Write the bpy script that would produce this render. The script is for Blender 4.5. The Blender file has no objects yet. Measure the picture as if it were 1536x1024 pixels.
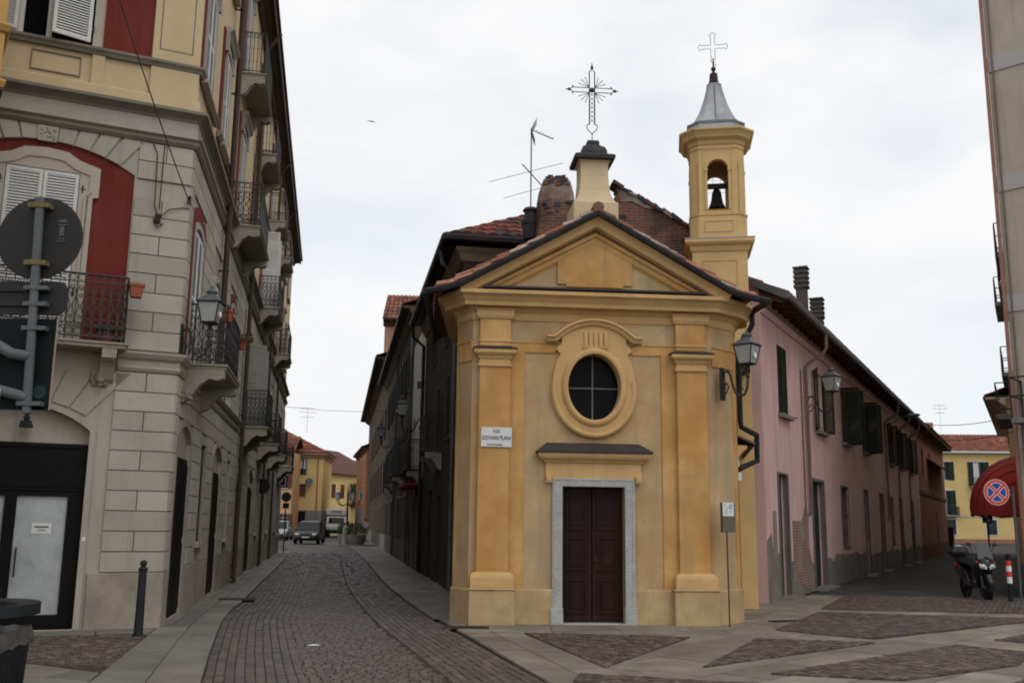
import bpy, bmesh, math, random
from math import sin, cos, pi, radians as rad
from mathutils import Matrix, Vector
from mathutils.geometry import tessellate_polygon
random.seed(7)
S = bpy.context.scene
COL = S.collection

# ------------------------------------------------------------------ camera
PITCH, ROLL = rad(10.5), 0.0129
cam = bpy.data.cameras.new("camera"); camo = bpy.data.objects.new("camera", cam); COL.objects.link(camo)
cam.sensor_width = 36.0; cam.lens = 36.0 * 1470 / 1536; cam.clip_start = 0.1; cam.clip_end = 3000
_f = Vector((0, cos(PITCH), sin(PITCH))); _u = Vector((0, -sin(PITCH), cos(PITCH))); _r = Vector((1, 0, 0))
_r2 = cos(ROLL) * _r + sin(ROLL) * _u; _u2 = -sin(ROLL) * _r + cos(ROLL) * _u
_m = Matrix((_r2, _u2, -_f)).transposed().to_4x4(); _m.translation = (0, 0, 1.6)
camo.matrix_world = _m
S.camera = camo

# ------------------------------------------------------------------ sky and sun (overcast afternoon)
SUN_EL, SUN_AZ = rad(52), rad(142)          # azimuth clockwise from +Y: veiled sun behind the camera, to the right
w = bpy.data.worlds.new("World"); S.world = w; w.use_nodes = True
nt = w.node_tree; nt.nodes.clear()
def N(t, nt_, **k):
    n = nt_.nodes.new(t)
    for a, b in k.items(): setattr(n, a, b)
    return n
out = N('ShaderNodeOutputWorld', nt); bg = N('ShaderNodeBackground', nt); bg.inputs['Strength'].default_value = 0.1
sky = N('ShaderNodeTexSky', nt, sky_type='NISHITA', sun_disc=False, sun_elevation=SUN_EL, sun_rotation=SUN_AZ)
tc = N('ShaderNodeTexCoord', nt); mp = N('ShaderNodeMapping', nt); mp.inputs['Scale'].default_value = (1.0, 1.0, 2.2)
mp.inputs['Location'].default_value = (-0.55, 0.3, 0.15)
n1 = N('ShaderNodeTexNoise', nt); n1.inputs['Scale'].default_value = 2.1; n1.inputs['Detail'].default_value = 7; n1.inputs['Roughness'].default_value = .55
r1 = N('ShaderNodeValToRGB', nt); r1.color_ramp.elements[0].position = .34; r1.color_ramp.elements[0].color = (.70, .70, .70, 1)
r1.color_ramp.elements[1].position = .56; r1.color_ramp.elements[1].color = (1, 1, 1, 1)
n2 = N('ShaderNodeTexNoise', nt); n2.inputs['Scale'].default_value = 3.4; n2.inputs['Detail'].default_value = 6
r2 = N('ShaderNodeValToRGB', nt); r2.color_ramp.elements[0].position = .3; r2.color_ramp.elements[0].color = (9.0, 9.12, 9.35, 1)
r2.color_ramp.elements[1].position = .62; r2.color_ramp.elements[1].color = (9.7, 9.7, 9.75, 1)
mxs = N('ShaderNodeMixRGB', nt)
mul = N('ShaderNodeMixRGB', nt, blend_type='MULTIPLY'); mul.inputs['Fac'].default_value = 1; mul.inputs['Color2'].default_value = (1.7, 1.7, 1.7, 1)
L = nt.links.new
L(tc.outputs['Generated'], mp.inputs['Vector']); L(mp.outputs[0], n1.inputs['Vector']); L(mp.outputs[0], n2.inputs['Vector'])
L(n1.outputs['Fac'], r1.inputs['Fac']); L(n2.outputs['Fac'], r2.inputs['Fac'])
L(sky.outputs[0], mul.inputs['Color1']); L(mul.outputs[0], mxs.inputs['Color1']); L(r2.outputs[0], mxs.inputs['Color2']); L(r1.outputs[0], mxs.inputs['Fac'])
# the overcast is brighter round the veiled sun, behind the camera, than on the far side of the sky
sepd = N('ShaderNodeSeparateXYZ', nt); L(tc.outputs['Generated'], sepd.inputs[0])
gr = N('ShaderNodeMapRange', nt); gr.inputs['From Min'].default_value = -.7; gr.inputs['From Max'].default_value = .35; gr.inputs['To Min'].default_value = 1.22; gr.inputs['To Max'].default_value = 1.0
L(sepd.outputs[1], gr.inputs['Value'])
vsc = N('ShaderNodeVectorMath', nt, operation='SCALE'); L(mxs.outputs[0], vsc.inputs[0]); L(gr.outputs[0], vsc.inputs['Scale'])
L(vsc.outputs[0], bg.inputs['Color']); L(bg.outputs[0], out.inputs['Surface'])
sl = bpy.data.lights.new("sun", 'SUN'); sl.energy = 0.6; sl.angle = rad(28); sl.color = (1, .95, .88)
so = bpy.data.objects.new("sun", sl); COL.objects.link(so)
_d = Vector((sin(SUN_AZ) * cos(SUN_EL), cos(SUN_AZ) * cos(SUN_EL), sin(SUN_EL)))
so.rotation_euler = _d.to_track_quat('Z', 'Y').to_euler(); so.location = (0, 0, 60)
S.view_settings.view_transform = 'Standard'; S.view_settings.look = 'None'
S.cycles.filter_width = 1.9
S.view_settings.exposure = 0.0; S.view_settings.gamma = 1.0; S.view_settings.use_curve_mapping = False

# ------------------------------------------------------------------ materials
MATS = {}
def mat(name, col, rough=.92, var=.12, scale=2.5, fine=.08, bump=0., bscale=60, stain=None, stain_amt=.4, streak=False, metal=0., spec=.10, cover=.55, stain2=None, amt2=.4, cover2=.58, crack=0.):
    if name in MATS: return MATS[name]
    m = bpy.data.materials.new(name); m.use_nodes = True; t = m.node_tree; t.nodes.clear()
    l = t.links.new
    o = N('ShaderNodeOutputMaterial', t); b = N('ShaderNodeBsdfPrincipled', t); l(b.outputs[0], o.inputs[0])
    b.inputs['Roughness'].default_value = rough; b.inputs['Metallic'].default_value = metal
    b.inputs['Specular IOR Level'].default_value = spec
    g = N('ShaderNodeNewGeometry', t); src = g.outputs['Position']
    a = N('ShaderNodeTexNoise', t); a.inputs['Scale'].default_value = scale; a.inputs['Detail'].default_value = 6; a.inputs['Roughness'].default_value = .6
    l(src, a.inputs['Vector'])
    f = N('ShaderNodeTexNoise', t); f.inputs['Scale'].default_value = bscale; f.inputs['Detail'].default_value = 3; l(src, f.inputs['Vector'])
    def scaled(node, lo, hi):
        r = N('ShaderNodeMapRange', t); r.inputs['From Min'].default_value = .3; r.inputs['From Max'].default_value = .7
        r.inputs['To Min'].default_value = lo; r.inputs['To Max'].default_value = hi; l(node.outputs['Fac'], r.inputs['Value']); return r
    r1 = scaled(a, 1 - var, 1 + var); r2 = scaled(f, 1 - fine, 1 + fine)
    mm = N('ShaderNodeMath', t, operation='MULTIPLY'); l(r1.outputs[0], mm.inputs[0]); l(r2.outputs[0], mm.inputs[1])
    vm = N('ShaderNodeVectorMath', t, operation='SCALE'); vm.inputs[0].default_value = col[:3]; l(mm.outputs[0], vm.inputs['Scale'])
    last = vm.outputs[0]
    if stain:
        mpn = N('ShaderNodeMapping', t); mpn.inputs['Scale'].default_value = (1, 1, .22) if streak else (1, 1, 1); l(src, mpn.inputs['Vector'])
        sn = N('ShaderNodeTexNoise', t); sn.inputs['Scale'].default_value = 2.2 if streak else 1.1; sn.inputs['Detail'].default_value = 8; sn.inputs['Roughness'].default_value = .65
        l(mpn.outputs[0], sn.inputs['Vector'])
        sr = N('ShaderNodeMapRange', t); sr.inputs['From Min'].default_value = cover - .1; sr.inputs['From Max'].default_value = cover + .15
        sr.inputs['To Max'].default_value = stain_amt; l(sn.outputs['Fac'], sr.inputs['Value'])
        mx = N('ShaderNodeMixRGB', t); l(sr.outputs[0], mx.inputs['Fac']); l(last, mx.inputs['Color1']); mx.inputs['Color2'].default_value = (*stain[:3], 1)
        last = mx.outputs[0]
    if stain2:                                                     # rain streaks running down
        mp2 = N('ShaderNodeMapping', t); mp2.inputs['Scale'].default_value = (5.5, 5.5, .35); l(src, mp2.inputs['Vector'])
        s2 = N('ShaderNodeTexNoise', t); s2.inputs['Scale'].default_value = 1.; s2.inputs['Detail'].default_value = 7; l(mp2.outputs[0], s2.inputs['Vector'])
        q2 = N('ShaderNodeMapRange', t); q2.inputs['From Min'].default_value = cover2 - .05; q2.inputs['From Max'].default_value = cover2 + .12; q2.inputs['To Max'].default_value = amt2; l(s2.outputs['Fac'], q2.inputs['Value'])
        m2 = N('ShaderNodeMixRGB', t); l(q2.outputs[0], m2.inputs['Fac']); l(last, m2.inputs['Color1']); m2.inputs['Color2'].default_value = (*stain2[:3], 1); last = m2.outputs[0]
    if crack:                                                     # hairline cracks and the outlines of old patches
        cn = N('ShaderNodeTexNoise', t); cn.inputs['Scale'].default_value = 3.; cn.inputs['Detail'].default_value = 5; l(src, cn.inputs['Vector'])
        ca = N('ShaderNodeVectorMath', t, operation='MULTIPLY_ADD'); ca.inputs[1].default_value = (.35, .35, .35); l(cn.outputs['Color'], ca.inputs[0]); l(src, ca.inputs[2])
        cv_ = N('ShaderNodeTexVoronoi', t, feature='DISTANCE_TO_EDGE'); cv_.inputs['Scale'].default_value = .9; l(ca.outputs[0], cv_.inputs['Vector'])
        cr = N('ShaderNodeMapRange', t); cr.inputs['From Min'].default_value = .003; cr.inputs['From Max'].default_value = .009; cr.inputs['To Min'].default_value = crack; cr.inputs['To Max'].default_value = 0; l(cv_.outputs['Distance'], cr.inputs['Value'])
        ck = N('ShaderNodeMapRange', t); ck.inputs['From Min'].default_value = .48; ck.inputs['From Max'].default_value = .56; l(a.outputs['Fac'], ck.inputs['Value'])
        cm = N('ShaderNodeMath', t, operation='MULTIPLY'); l(cr.outputs[0], cm.inputs[0]); l(ck.outputs[0], cm.inputs[1])
        cx = N('ShaderNodeMixRGB', t); l(cm.outputs[0], cx.inputs['Fac']); l(last, cx.inputs['Color1']); cx.inputs['Color2'].default_value = (col[0] * .35, col[1] * .33, col[2] * .32, 1); last = cx.outputs[0]
    l(last, b.inputs['Base Color'])
    if bump:
        bn = N('ShaderNodeBump', t); bn.inputs['Strength'].default_value = bump; bn.inputs['Distance'].default_value = .02
        l(f.outputs['Fac'], bn.inputs['Height']); l(bn.outputs[0], b.inputs['Normal'])
    MATS[name] = m; return m
def brickmat(name, c1, c2, mortar, w=.24, h=.07, ms=.012, stain=None, amt=.5, ang=0., bump=.5, rough=.9):
    """brick courses laid on vertical faces: u follows the horizontal run of the wall, v the height"""
    if name in MATS: return MATS[name]
    m = bpy.data.materials.new(name); m.use_nodes = True; t = m.node_tree; t.nodes.clear(); l = t.links.new
    o = N('ShaderNodeOutputMaterial', t); b = N('ShaderNodeBsdfPrincipled', t); l(b.outputs[0], o.inputs[0]); b.inputs['Roughness'].default_value = rough
    b.inputs['Specular IOR Level'].default_value = .2
    g = N('ShaderNodeNewGeometry', t); sp = N('ShaderNodeSeparateXYZ', t); l(g.outputs['Position'], sp.inputs[0])
    mr = N('ShaderNodeMath', t, operation='MULTIPLY'); mr.inputs[1].default_value = cos(ang); l(sp.outputs[0], mr.inputs[0])
    mr2 = N('ShaderNodeMath', t, operation='MULTIPLY_ADD'); mr2.inputs[1].default_value = sin(ang); l(sp.outputs[1], mr2.inputs[0]); l(mr.outputs[0], mr2.inputs[2])
    cb = N('ShaderNodeCombineXYZ', t); l(mr2.outputs[0], cb.inputs[0]); l(sp.outputs[2], cb.inputs[1])
    n = N('ShaderNodeTexNoise', t); n.inputs['Scale'].default_value = 4; l(g.outputs['Position'], n.inputs['Vector'])
    ad = N('ShaderNodeVectorMath', t, operation='MULTIPLY_ADD'); ad.inputs[1].default_value = (.03, .02, 0); l(n.outputs['Color'], ad.inputs[0]); l(cb.outputs[0], ad.inputs[2])
    k = N('ShaderNodeTexBrick', t); k.inputs['Scale'].default_value = 1; k.inputs['Brick Width'].default_value = w; k.inputs['Row Height'].default_value = h
    k.inputs['Mortar Size'].default_value = ms; k.inputs['Color1'].default_value = (*c1, 1); k.inputs['Color2'].default_value = (*c2, 1); k.inputs['Mortar'].default_value = (*mortar, 1)
    l(ad.outputs[0], k.inputs['Vector'])
    last = k.outputs['Color']
    if stain:
        n2 = N('ShaderNodeTexNoise', t); n2.inputs['Scale'].default_value = 1.7; n2.inputs['Detail'].default_value = 8; l(g.outputs['Position'], n2.inputs['Vector'])
        sr = N('ShaderNodeMapRange', t); sr.inputs['From Min'].default_value = .45; sr.inputs['From Max'].default_value = .6; sr.inputs['To Max'].default_value = amt; l(n2.outputs['Fac'], sr.inputs['Value'])
        mx = N('ShaderNodeMixRGB', t); l(sr.outputs[0], mx.inputs['Fac']); l(last, mx.inputs['Color1']); mx.inputs['Color2'].default_value = (*stain, 1); last = mx.outputs[0]
    l(last, b.inputs['Base Color'])
    bn = N('ShaderNodeBump', t); bn.inputs['Strength'].default_value = bump; bn.inputs['Distance'].default_value = .02; bn.invert = True
    l(k.outputs['Fac'], bn.inputs['Height']); l(bn.outputs[0], b.inputs['Normal'])
    MATS[name] = m; return m
def glow(name, col, s):
    m = bpy.data.materials.new(name); m.use_nodes = True; b = m.node_tree.nodes['Principled BSDF']
    b.inputs['Base Color'].default_value = (*col, 1); b.inputs['Emission Color'].default_value = (*col, 1); b.inputs['Emission Strength'].default_value = s; return m
def glassmat(name, col=(.015, .018, .02), rough=.06):
    return mat(name, col, rough=rough, var=.05, fine=0, spec=.25)

ochre = mat('ochre_plaster', (.53, .322, .128), crack=.10, var=.19, scale=1.9, fine=.06, bump=.14, bscale=45, stain=(.42, .205, .06), stain_amt=.75, cover=.47, stain2=(.36, .235, .11), amt2=.6, cover2=.54)
ochre_trim = mat('ochre_trim_plaster', (.555, .358, .162), var=.10, scale=2, fine=.05, bump=.08, bscale=45, stain=(.45, .26, .10), stain_amt=.4, stain2=(.40, .27, .14), amt2=.4)
ochre_pale = mat('pale_ochre_plaster', (.45, .322, .182), crack=.14, var=.16, scale=1.7, fine=.06, bump=.14, bscale=45, stain=(.40, .225, .085), stain_amt=.75, cover=.52, stain2=(.33, .245, .15), amt2=.65, cover2=.53)
ochre_base = mat('dusty_ochre_plinth', (.43, .305, .165), crack=.15, var=.2, scale=2.2, fine=.06, bump=.12, bscale=45, stain=(.24, .18, .10), stain_amt=.5, streak=True)
tower_ochre = mat('tower_plaster', (.59, .415, .195), var=.08, scale=1.5, fine=.04, bump=.05, stain=(.42, .28, .12), stain_amt=.35)
beige = mat('beige_grey_stucco', (.375, .345, .29), var=.10, scale=1.2, fine=.06, bump=.10, bscale=50, stain=(.29, .26, .215), stain_amt=.5, streak=True, stain2=(.25, .225, .18), amt2=.4)
beige_b = mat('beige_grey_stone', (.345, .315, .26), var=.12, scale=2.2, fine=.07, bump=.12, bscale=50, stain=(.28, .25, .2), stain_amt=.5, stain2=(.23, .205, .165), amt2=.45)
beige_c = mat('pale_grey_stone', (.405, .375, .32), var=.09, scale=2.2, fine=.06, bump=.10, bscale=50, stain=(.31, .28, .23), stain_amt=.4)
beige2 = mat('dirty_grey_stucco', (.33, .30, .25), var=.12, scale=1.2, fine=.06, bump=.08, stain=(.2, .18, .15), stain_amt=.5, streak=True)
joint = mat('shaded_dirty_joint', (.19, .17, .14), var=.1)  # joint dirt, coloured darker to stand in for groove shade
granite = mat('plinth_granite', (.31, .27, .22), var=.13, scale=2, fine=.28, bump=.15, bscale=90, stain=(.16, .125, .09), stain_amt=.7, cover=.52)
granite_lt = mat('door_frame_granite', (.36, .355, .34), var=.12, scale=5, fine=.35, bump=.1, bscale=70)
mould = mat('weathered_moulding', (.20, .18, .145), var=.12, scale=3, stain=(.12, .11, .09), stain_amt=.4)
mould_lt = mat('grey_frieze', (.36, .335, .29), var=.08, scale=3)
yellow = mat('yellow_stucco', (.55, .43, .265), var=.07, scale=1.2, fine=.04, bump=.05, stain=(.45, .34, .2), stain_amt=.35, streak=True)
redp = mat('red_stucco', (.150, .028, .022), var=.14, scale=1.2, fine=.06, bump=.08, stain=(.15, .035, .03), stain_amt=.6, stain2=(.19, .055, .045), amt2=.4)
white_sh = mat('white_louvre_paint', (.62, .62, .60), rough=.6, var=.05)
grey_sh = mat('grey_louvre_paint', (.28, .275, .25), rough=.7, var=.1)
green_sh = mat('dark_green_louvre_paint', (.026, .031, .024), rough=.7, var=.2)
iron = mat('dark_wrought_iron', (.022, .020, .019), rough=.55, var=.2, spec=.4)
rustiron = mat('rusty_iron', (.045, .028, .022), rough=.7, var=.3)
pipe_br = mat('brown_downpipe', (.060, .040, .032), rough=.5, var=.15)
copper = mat('red_copper_pipe', (.30, .15, .11), rough=.5, var=.15)
darkmetal = mat('black_gutter_metal', (.028, .026, .026), rough=.5, var=.2)
lead = mat('grey_lead_sheet', (.34, .35, .37), rough=.45, var=.15, scale=4, metal=.35, stain=(.16, .16, .17), stain_amt=.5)
leaddark = mat('dark_lead_flashing', (.050, .042, .042), rough=.6, var=.2)
slate = mat('dark_stone_cap', (.055, .053, .055), rough=.8, var=.2, bump=.2)
tiles = [mat('terracotta_tile_%s' % n, c, var=.25, scale=9, fine=.15, bump=.15, bscale=50, stain=(.10, .09, .075), stain_amt=.55, cover=.5) for n, c in
         (('red', (.30, .105, .065)), ('orange', (.40, .18, .11)), ('brown', (.24, .12, .09)), ('pale', (.44, .31, .25)))]
otiles = [mat('old_tile_%s' % n, c, var=.25, scale=9, fine=.15, bump=.15, bscale=50, stain=(.06, .05, .045), stain_amt=.7, cover=.5) for n, c in
         (('red', (.24, .075, .05)), ('orange', (.29, .115, .07)), ('brown', (.13, .065, .05)), ('dark', (.09, .055, .045)))]
brick = brickmat('old_red_brick', (.20, .072, .048), (.11, .05, .038), (.16, .125, .10), stain=(.045, .038, .034), amt=.7, ang=rad(5))
brick_far = brickmat('salmon_brick', (.40, .19, .12), (.33, .15, .10), (.36, .24, .17), ang=rad(-80))
brick_patch = brickmat('exposed_brick_patch', (.24, .12, .09), (.18, .10, .08), (.27, .22, .18), ang=rad(62), stain=(.28, .23, .19), amt=.8)
oldplaster = mat('flaking_lime_plaster', (.27, .235, .20), var=.25, scale=6, fine=.25, bump=.6, bscale=25, stain=(.12, .055, .04), stain_amt=.95, cover=.5)
pink = mat('pink_plaster', (.60, .395, .365), crack=.2, var=.11, scale=.9, fine=.05, bump=.08, stain=(.42, .255, .235), stain_amt=.6, streak=True, stain2=(.62, .44, .41), amt2=.5, cover2=.52)
pink_base = mat('grey_damp_render', (.20, .175, .16), var=.2, scale=2, fine=.1, bump=.15, stain=(.12, .105, .095), stain_amt=.6)
rose_br = mat('brown_red_render', (.30, .145, .10), var=.15, scale=1.2, stain=(.16, .08, .06), stain_amt=.5, streak=True)
orange_r = mat('orange_render', (.42, .19, .10), var=.1, scale=1.2)
eavewood = mat('brown_eave_boards', (.085, .048, .036), var=.25, scale=5, rough=.85)
darkwall = mat('dark_brown_render', (.060, .045, .034), var=.25, scale=1.4, fine=.1, bump=.15, stain=(.03, .025, .022), stain_amt=.65, streak=True)  # even dark brown base with random darker streaks
darkwall2 = mat('grimy_ochre_render', (.10, .070, .048), var=.2, scale=1.4, fine=.1, stain=(.04, .034, .03), stain_amt=.6, streak=True)
whitewall = mat('white_render', (.58, .57, .55), var=.06, scale=1.5, stain=(.42, .41, .4), stain_amt=.4, streak=True)
yel_far = mat('lemon_yellow_render', (.62, .46, .20), var=.06, scale=.7)
yel_right = mat('pale_yellow_render', (.60, .44, .19), var=.06, scale=.7)
cream_far = mat('cream_render', (.46, .37, .27), var=.07, scale=.7)
greybase = mat('grey_render_base', (.22, .20, .18), var=.12, scale=1)
taupe = mat('taupe_smooth_render', (.42, .375, .30), var=.06, scale=.8, fine=.05, bump=.12, bscale=40, stain=(.30, .26, .2), stain_amt=.4, stain2=(.28, .245, .19), amt2=.35)
taupe_band = mat('grey_painted_band', (.40, .385, .37), var=.03)
doorwood = mat('dark_mahogany_door', (.024, .0085, .0065), rough=.55, var=.3, scale=4, spec=.15, stain2=(.010, .005, .004), amt2=.7, cover2=.5)
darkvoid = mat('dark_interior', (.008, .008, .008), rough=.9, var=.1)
glass = glassmat('window_glass')
glass_oval = mat('oval_window_glass', (.006, .0055, .006), rough=.3, var=.2, spec=.06)
shopframe = mat('black_brown_shopfront', (.007, .006, .006), rough=.5, var=.15, spec=.1)
paperw = mat('white_sheeting_behind_glass', (.36, .39, .385), rough=.35, var=.16, scale=2.5, bump=.5, bscale=7, spec=.2)
paper = mat('white_paper', (.62, .62, .60), rough=.8, var=.02)
black = mat('black_lettering', (.012, .012, .014), rough=.6, var=.05)
enamel = mat('white_marble_plate', (.62, .61, .60), rough=.4, var=.05)
galv = mat('galvanised_steel', (.10, .108, .112), rough=.6, var=.2, metal=.2)
signback = mat('dull_grey_sign_back', (.032, .030, .029), rough=.6, var=.12, scale=3)
tealback = mat('dark_sign_back', (.009, .012, .0125), rough=.7, var=.15)
brass = mat('yellow_clamp', (.16, .125, .06), rough=.6, var=.2)
lampglass = mat('frosted_lamp_glass', (.33, .34, .33), rough=.25, var=.06, spec=.5)
bulb = mat('white_lamp_bulb', (.75, .75, .72), rough=.4, var=.02)
lamptop = mat('grey_lamp_hood', (.10, .105, .11), rough=.45, var=.12)
binm = mat('dark_grey_bin_plastic', (.022, .024, .026), rough=.6, var=.2)
bagm = mat('grey_plastic_bag', (.085, .087, .09), rough=.25, var=.3, scale=9, bump=.6, bscale=14, spec=.5)
terracot = mat('terracotta_pot', (.30, .10, .06), var=.12)
leafg = [mat('leaf_%s' % n, c, rough=.6, var=.25, scale=20) for n, c in (('dark', (.03, .05, .02)), ('mid', (.06, .095, .035)), ('light', (.10, .13, .05)))]
driedl = mat('dry_ochre_leaves', (.23, .13, .05), var=.3, scale=15)
pinkfl = mat('pink_flowers', (.45, .12, .16), var=.3, scale=15)
tyre = mat('tyre_rubber', (.015, .015, .015), rough=.8, var=.1)
chrome = mat('bright_metal', (.5, .5, .5), rough=.25, var=.05, metal=.8)
blackpaint = mat('black_gloss_paint', (.012, .012, .014), rough=.22, var=.1, spec=.4)
darkcar = mat('dark_grey_car_paint', (.016, .017, .019), rough=.3, var=.1, spec=.3)
silver = mat('silver_car_paint', (.42, .43, .44), rough=.25, var=.05, metal=.3)
whitecar = mat('white_car_paint', (.80, .80, .79), rough=.3, var=.04)
headl = mat('headlamp_lens', (.55, .55, .52), rough=.1, var=.05, spec=.7)
redl = mat('red_reflector', (.42, .03, .02), rough=.3, var=.1)
sred = mat('sign_red', (.52, .035, .028), rough=.45, var=.06)
sblue = mat('sign_blue', (.03, .08, .30), rough=.45, var=.06)
swhite = mat('sign_white', (.68, .68, .68), rough=.45, var=.03)
awnred = mat('red_awning_canvas', (.24, .025, .018), rough=.75, var=.12, scale=3, fine=.08)
skin = mat('skin', (.42, .25, .18), rough=.6, var=.05)
hairm = mat('dark_hair', (.025, .018, .014), rough=.6, var=.1)
shirtw = mat('pale_shirt', (.55, .56, .60), rough=.8, var=.06)
trous = mat('beige_trousers', (.22, .18, .14), rough=.85, var=.08)
trousd = mat('dark_trousers', (.03, .035, .05), rough=.85, var=.08)
concrete = mat('grey_concrete', (.17, .165, .155), var=.15, scale=4, fine=.12, bump=.2)

# ------------------------------------------------------------------ mesh builder
class MB:
    def __init__(s, M=None): s.V = []; s.F = []; s.I = []; s.M = M
    def add(s, pts, faces, mi=0):
        o = len(s.V)
        if s.M is None: s.V += [tuple(p) for p in pts]
        else: s.V += [tuple(s.M @ Vector(p)) for p in pts]
        for f in faces: s.F.append([i + o for i in f]); s.I.append(mi)
    def poly(s, pts, mi=0): s.add(pts, [list(range(len(pts)))], mi)
    def box(s, x0, x1, y0, y1, z0, z1, mi=0):
        if x0 > x1: x0, x1 = x1, x0
        if y0 > y1: y0, y1 = y1, y0
        if z0 > z1: z0, z1 = z1, z0
        s.add([(x0, y0, z0), (x1, y0, z0), (x1, y1, z0), (x0, y1, z0), (x0, y0, z1), (x1, y0, z1), (x1, y1, z1), (x0, y1, z1)],
              [(0, 3, 2, 1), (4, 5, 6, 7), (0, 1, 5, 4), (1, 2, 6, 5), (2, 3, 7, 6), (3, 0, 4, 7)], mi)
    def prism(s, outer, y0, y1, holes=(), mi=0, back=True, hole_sides=True, outer_sides=True):
        """polygon in (x,z), front at y0, back at y1, through holes"""
        loops = [list(outer)] + [list(h) for h in holes]
        def area(l): return sum(l[i][0] * l[(i + 1) % len(l)][1] - l[(i + 1) % len(l)][0] * l[i][1] for i in range(len(l)))
        if area(loops[0]) < 0: loops[0].reverse()
        for h in loops[1:]:
            if area(h) > 0: h.reverse()
        flat = [p for l in loops for p in l]
        tr = tessellate_polygon([[Vector((p[0], p[1], 0)) for p in l] for l in loops])
        fs = []
        for a, b, c in tr:
            A, B, C_ = flat[a], flat[b], flat[c]
            cr = (B[0] - A[0]) * (C_[1] - A[1]) - (B[1] - A[1]) * (C_[0] - A[0])
            if abs(cr) < 1e-10: continue
            fs.append((a, b, c) if cr > 0 else (a, c, b))
        n = len(flat); P = [(p[0], y0, p[1]) for p in flat] + [(p[0], y1, p[1]) for p in flat]
        F = list(fs)
        if back: F += [(a + n, c + n, b + n) for a, b, c in fs]
        o = 0
        for li, l in enumerate(loops):
            k = len(l)
            if (li == 0 and outer_sides) or (li > 0 and hole_sides):
                for i in range(k):
                    j = (i + 1) % k; F.append((o + i, o + i + n, o + j + n, o + j))
            o += k
        s.add(P, F, mi)
    def sweep(s, path, prof, mi=0, closed=False, caps=True):
        """path (x,y) in plan, prof (out,z); out goes to the right of the direction of travel"""
        n = len(path); rings = []
        for i, p in enumerate(path):
            def nrm(a, b):
                d = Vector((b[0] - a[0], b[1] - a[1])).normalized(); return Vector((d.y, -d.x))
            if closed: na, nb = nrm(path[i - 1], p), nrm(p, path[(i + 1) % n])
            else:
                na = nrm(path[i - 1], p) if i > 0 else nrm(p, path[i + 1]); nb = nrm(p, path[i + 1]) if i < n - 1 else na
            m = na + nb; m = m / max(m.dot(na), .2)
            rings.append([(p[0] + m.x * o, p[1] + m.y * o, z) for o, z in prof])
        k = len(prof); P = [q for r in rings for q in r]; F = []
        for i in range(n if closed else n - 1):
            a, b = i * k, ((i + 1) % n) * k
            for j in range(k):
                j2 = (j + 1) % k; F.append((a + j, a + j2, b + j2, b + j))
        if not closed and caps: F.append(list(range(k))); F.append([(n - 1) * k + j for j in range(k)][::-1])
        s.add(P, F, mi)
    def sweep3(s, pts, prof, mi=0, up=(0, -1, 0), caps=True):
        """profile (a,b) swept along 3D points: a along in-plane normal, b along up"""
        n = len(pts); upv = Vector(up).normalized(); rings = []
        P3 = [Vector(p) for p in pts]
        for i, p in enumerate(P3):
            ta = (p - P3[i - 1]).normalized() if i > 0 else (P3[1] - p).normalized(); tb = (P3[i + 1] - p).normalized() if i < n - 1 else ta
            na, nb = ta.cross(upv).normalized(), tb.cross(upv).normalized(); m = na + nb; m = m / max(m.dot(na), .25)
            rings.append([p + m * a + upv * b for a, b in prof])
        k = len(prof); F = []
        for i in range(n - 1):
            for j in range(k):
                j2 = (j + 1) % k; F.append((i * k + j, i * k + j2, (i + 1) * k + j2, (i + 1) * k + j))
        if caps: F.append(list(range(k))); F.append([(n - 1) * k + j for j in range(k)][::-1])
        s.add([q for r in rings for q in r], F, mi)
    def tube(s, pts, r, n=6, mi=0, caps=True):
        P3 = [Vector(p) for p in pts]; R = r if isinstance(r, (list, tuple)) else [r] * len(P3); rings = []; a = None
        for i, p in enumerate(P3):
            t = ((P3[min(i + 1, len(P3) - 1)] - P3[max(i - 1, 0)])).normalized()
            if a is None: a = t.orthogonal().normalized()
            a = (a - t * a.dot(t));  a = a.normalized() if a.length > 1e-6 else t.orthogonal().normalized()
            b = t.cross(a); rings.append([p + (a * cos(2 * pi * j / n) + b * sin(2 * pi * j / n)) * R[i] for j in range(n)])
        F = []
        for i in range(len(P3) - 1):
            for j in range(n): F.append((i * n + j, i * n + (j + 1) % n, (i + 1) * n + (j + 1) % n, (i + 1) * n + j))
        if caps: F.append(list(range(n))[::-1]); F.append([(len(P3) - 1) * n + j for j in range(n)])
        s.add([q for r_ in rings for q in r_], F, mi)
    def lathe(s, prof, c=(0, 0, 0), n=16, mi=0, rot=0., T=None):
        P = []; F = []; k = len(prof)
        for r, z in prof:
            for j in range(n):
                a = rot + 2 * pi * j / n; q = Vector((r * cos(a), r * sin(a), z))
                if T is not None: q = T @ q
                P.append((q.x + c[0], q.y + c[1], q.z + c[2]))
        for i in range(k - 1):
            for j in range(n): F.append((i * n + j, i * n + (j + 1) % n, (i + 1) * n + (j + 1) % n, (i + 1) * n + j))
        F.append(list(range(n))[::-1]); F.append([(k - 1) * n + j for j in range(n)])
        s.add(P, F, mi)
    def ell(s, c, r, n=12, m=8, mi=0, T=None):
        prof = [(max(sin(pi * i / m), .02), -cos(pi * i / m)) for i in range(m + 1)]
        D = Matrix.Diagonal(Vector(r)).to_3x3()
        if T is not None: D = T.to_3x3() @ D
        s.lathe(prof, c, n, mi, 0, D)
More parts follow.
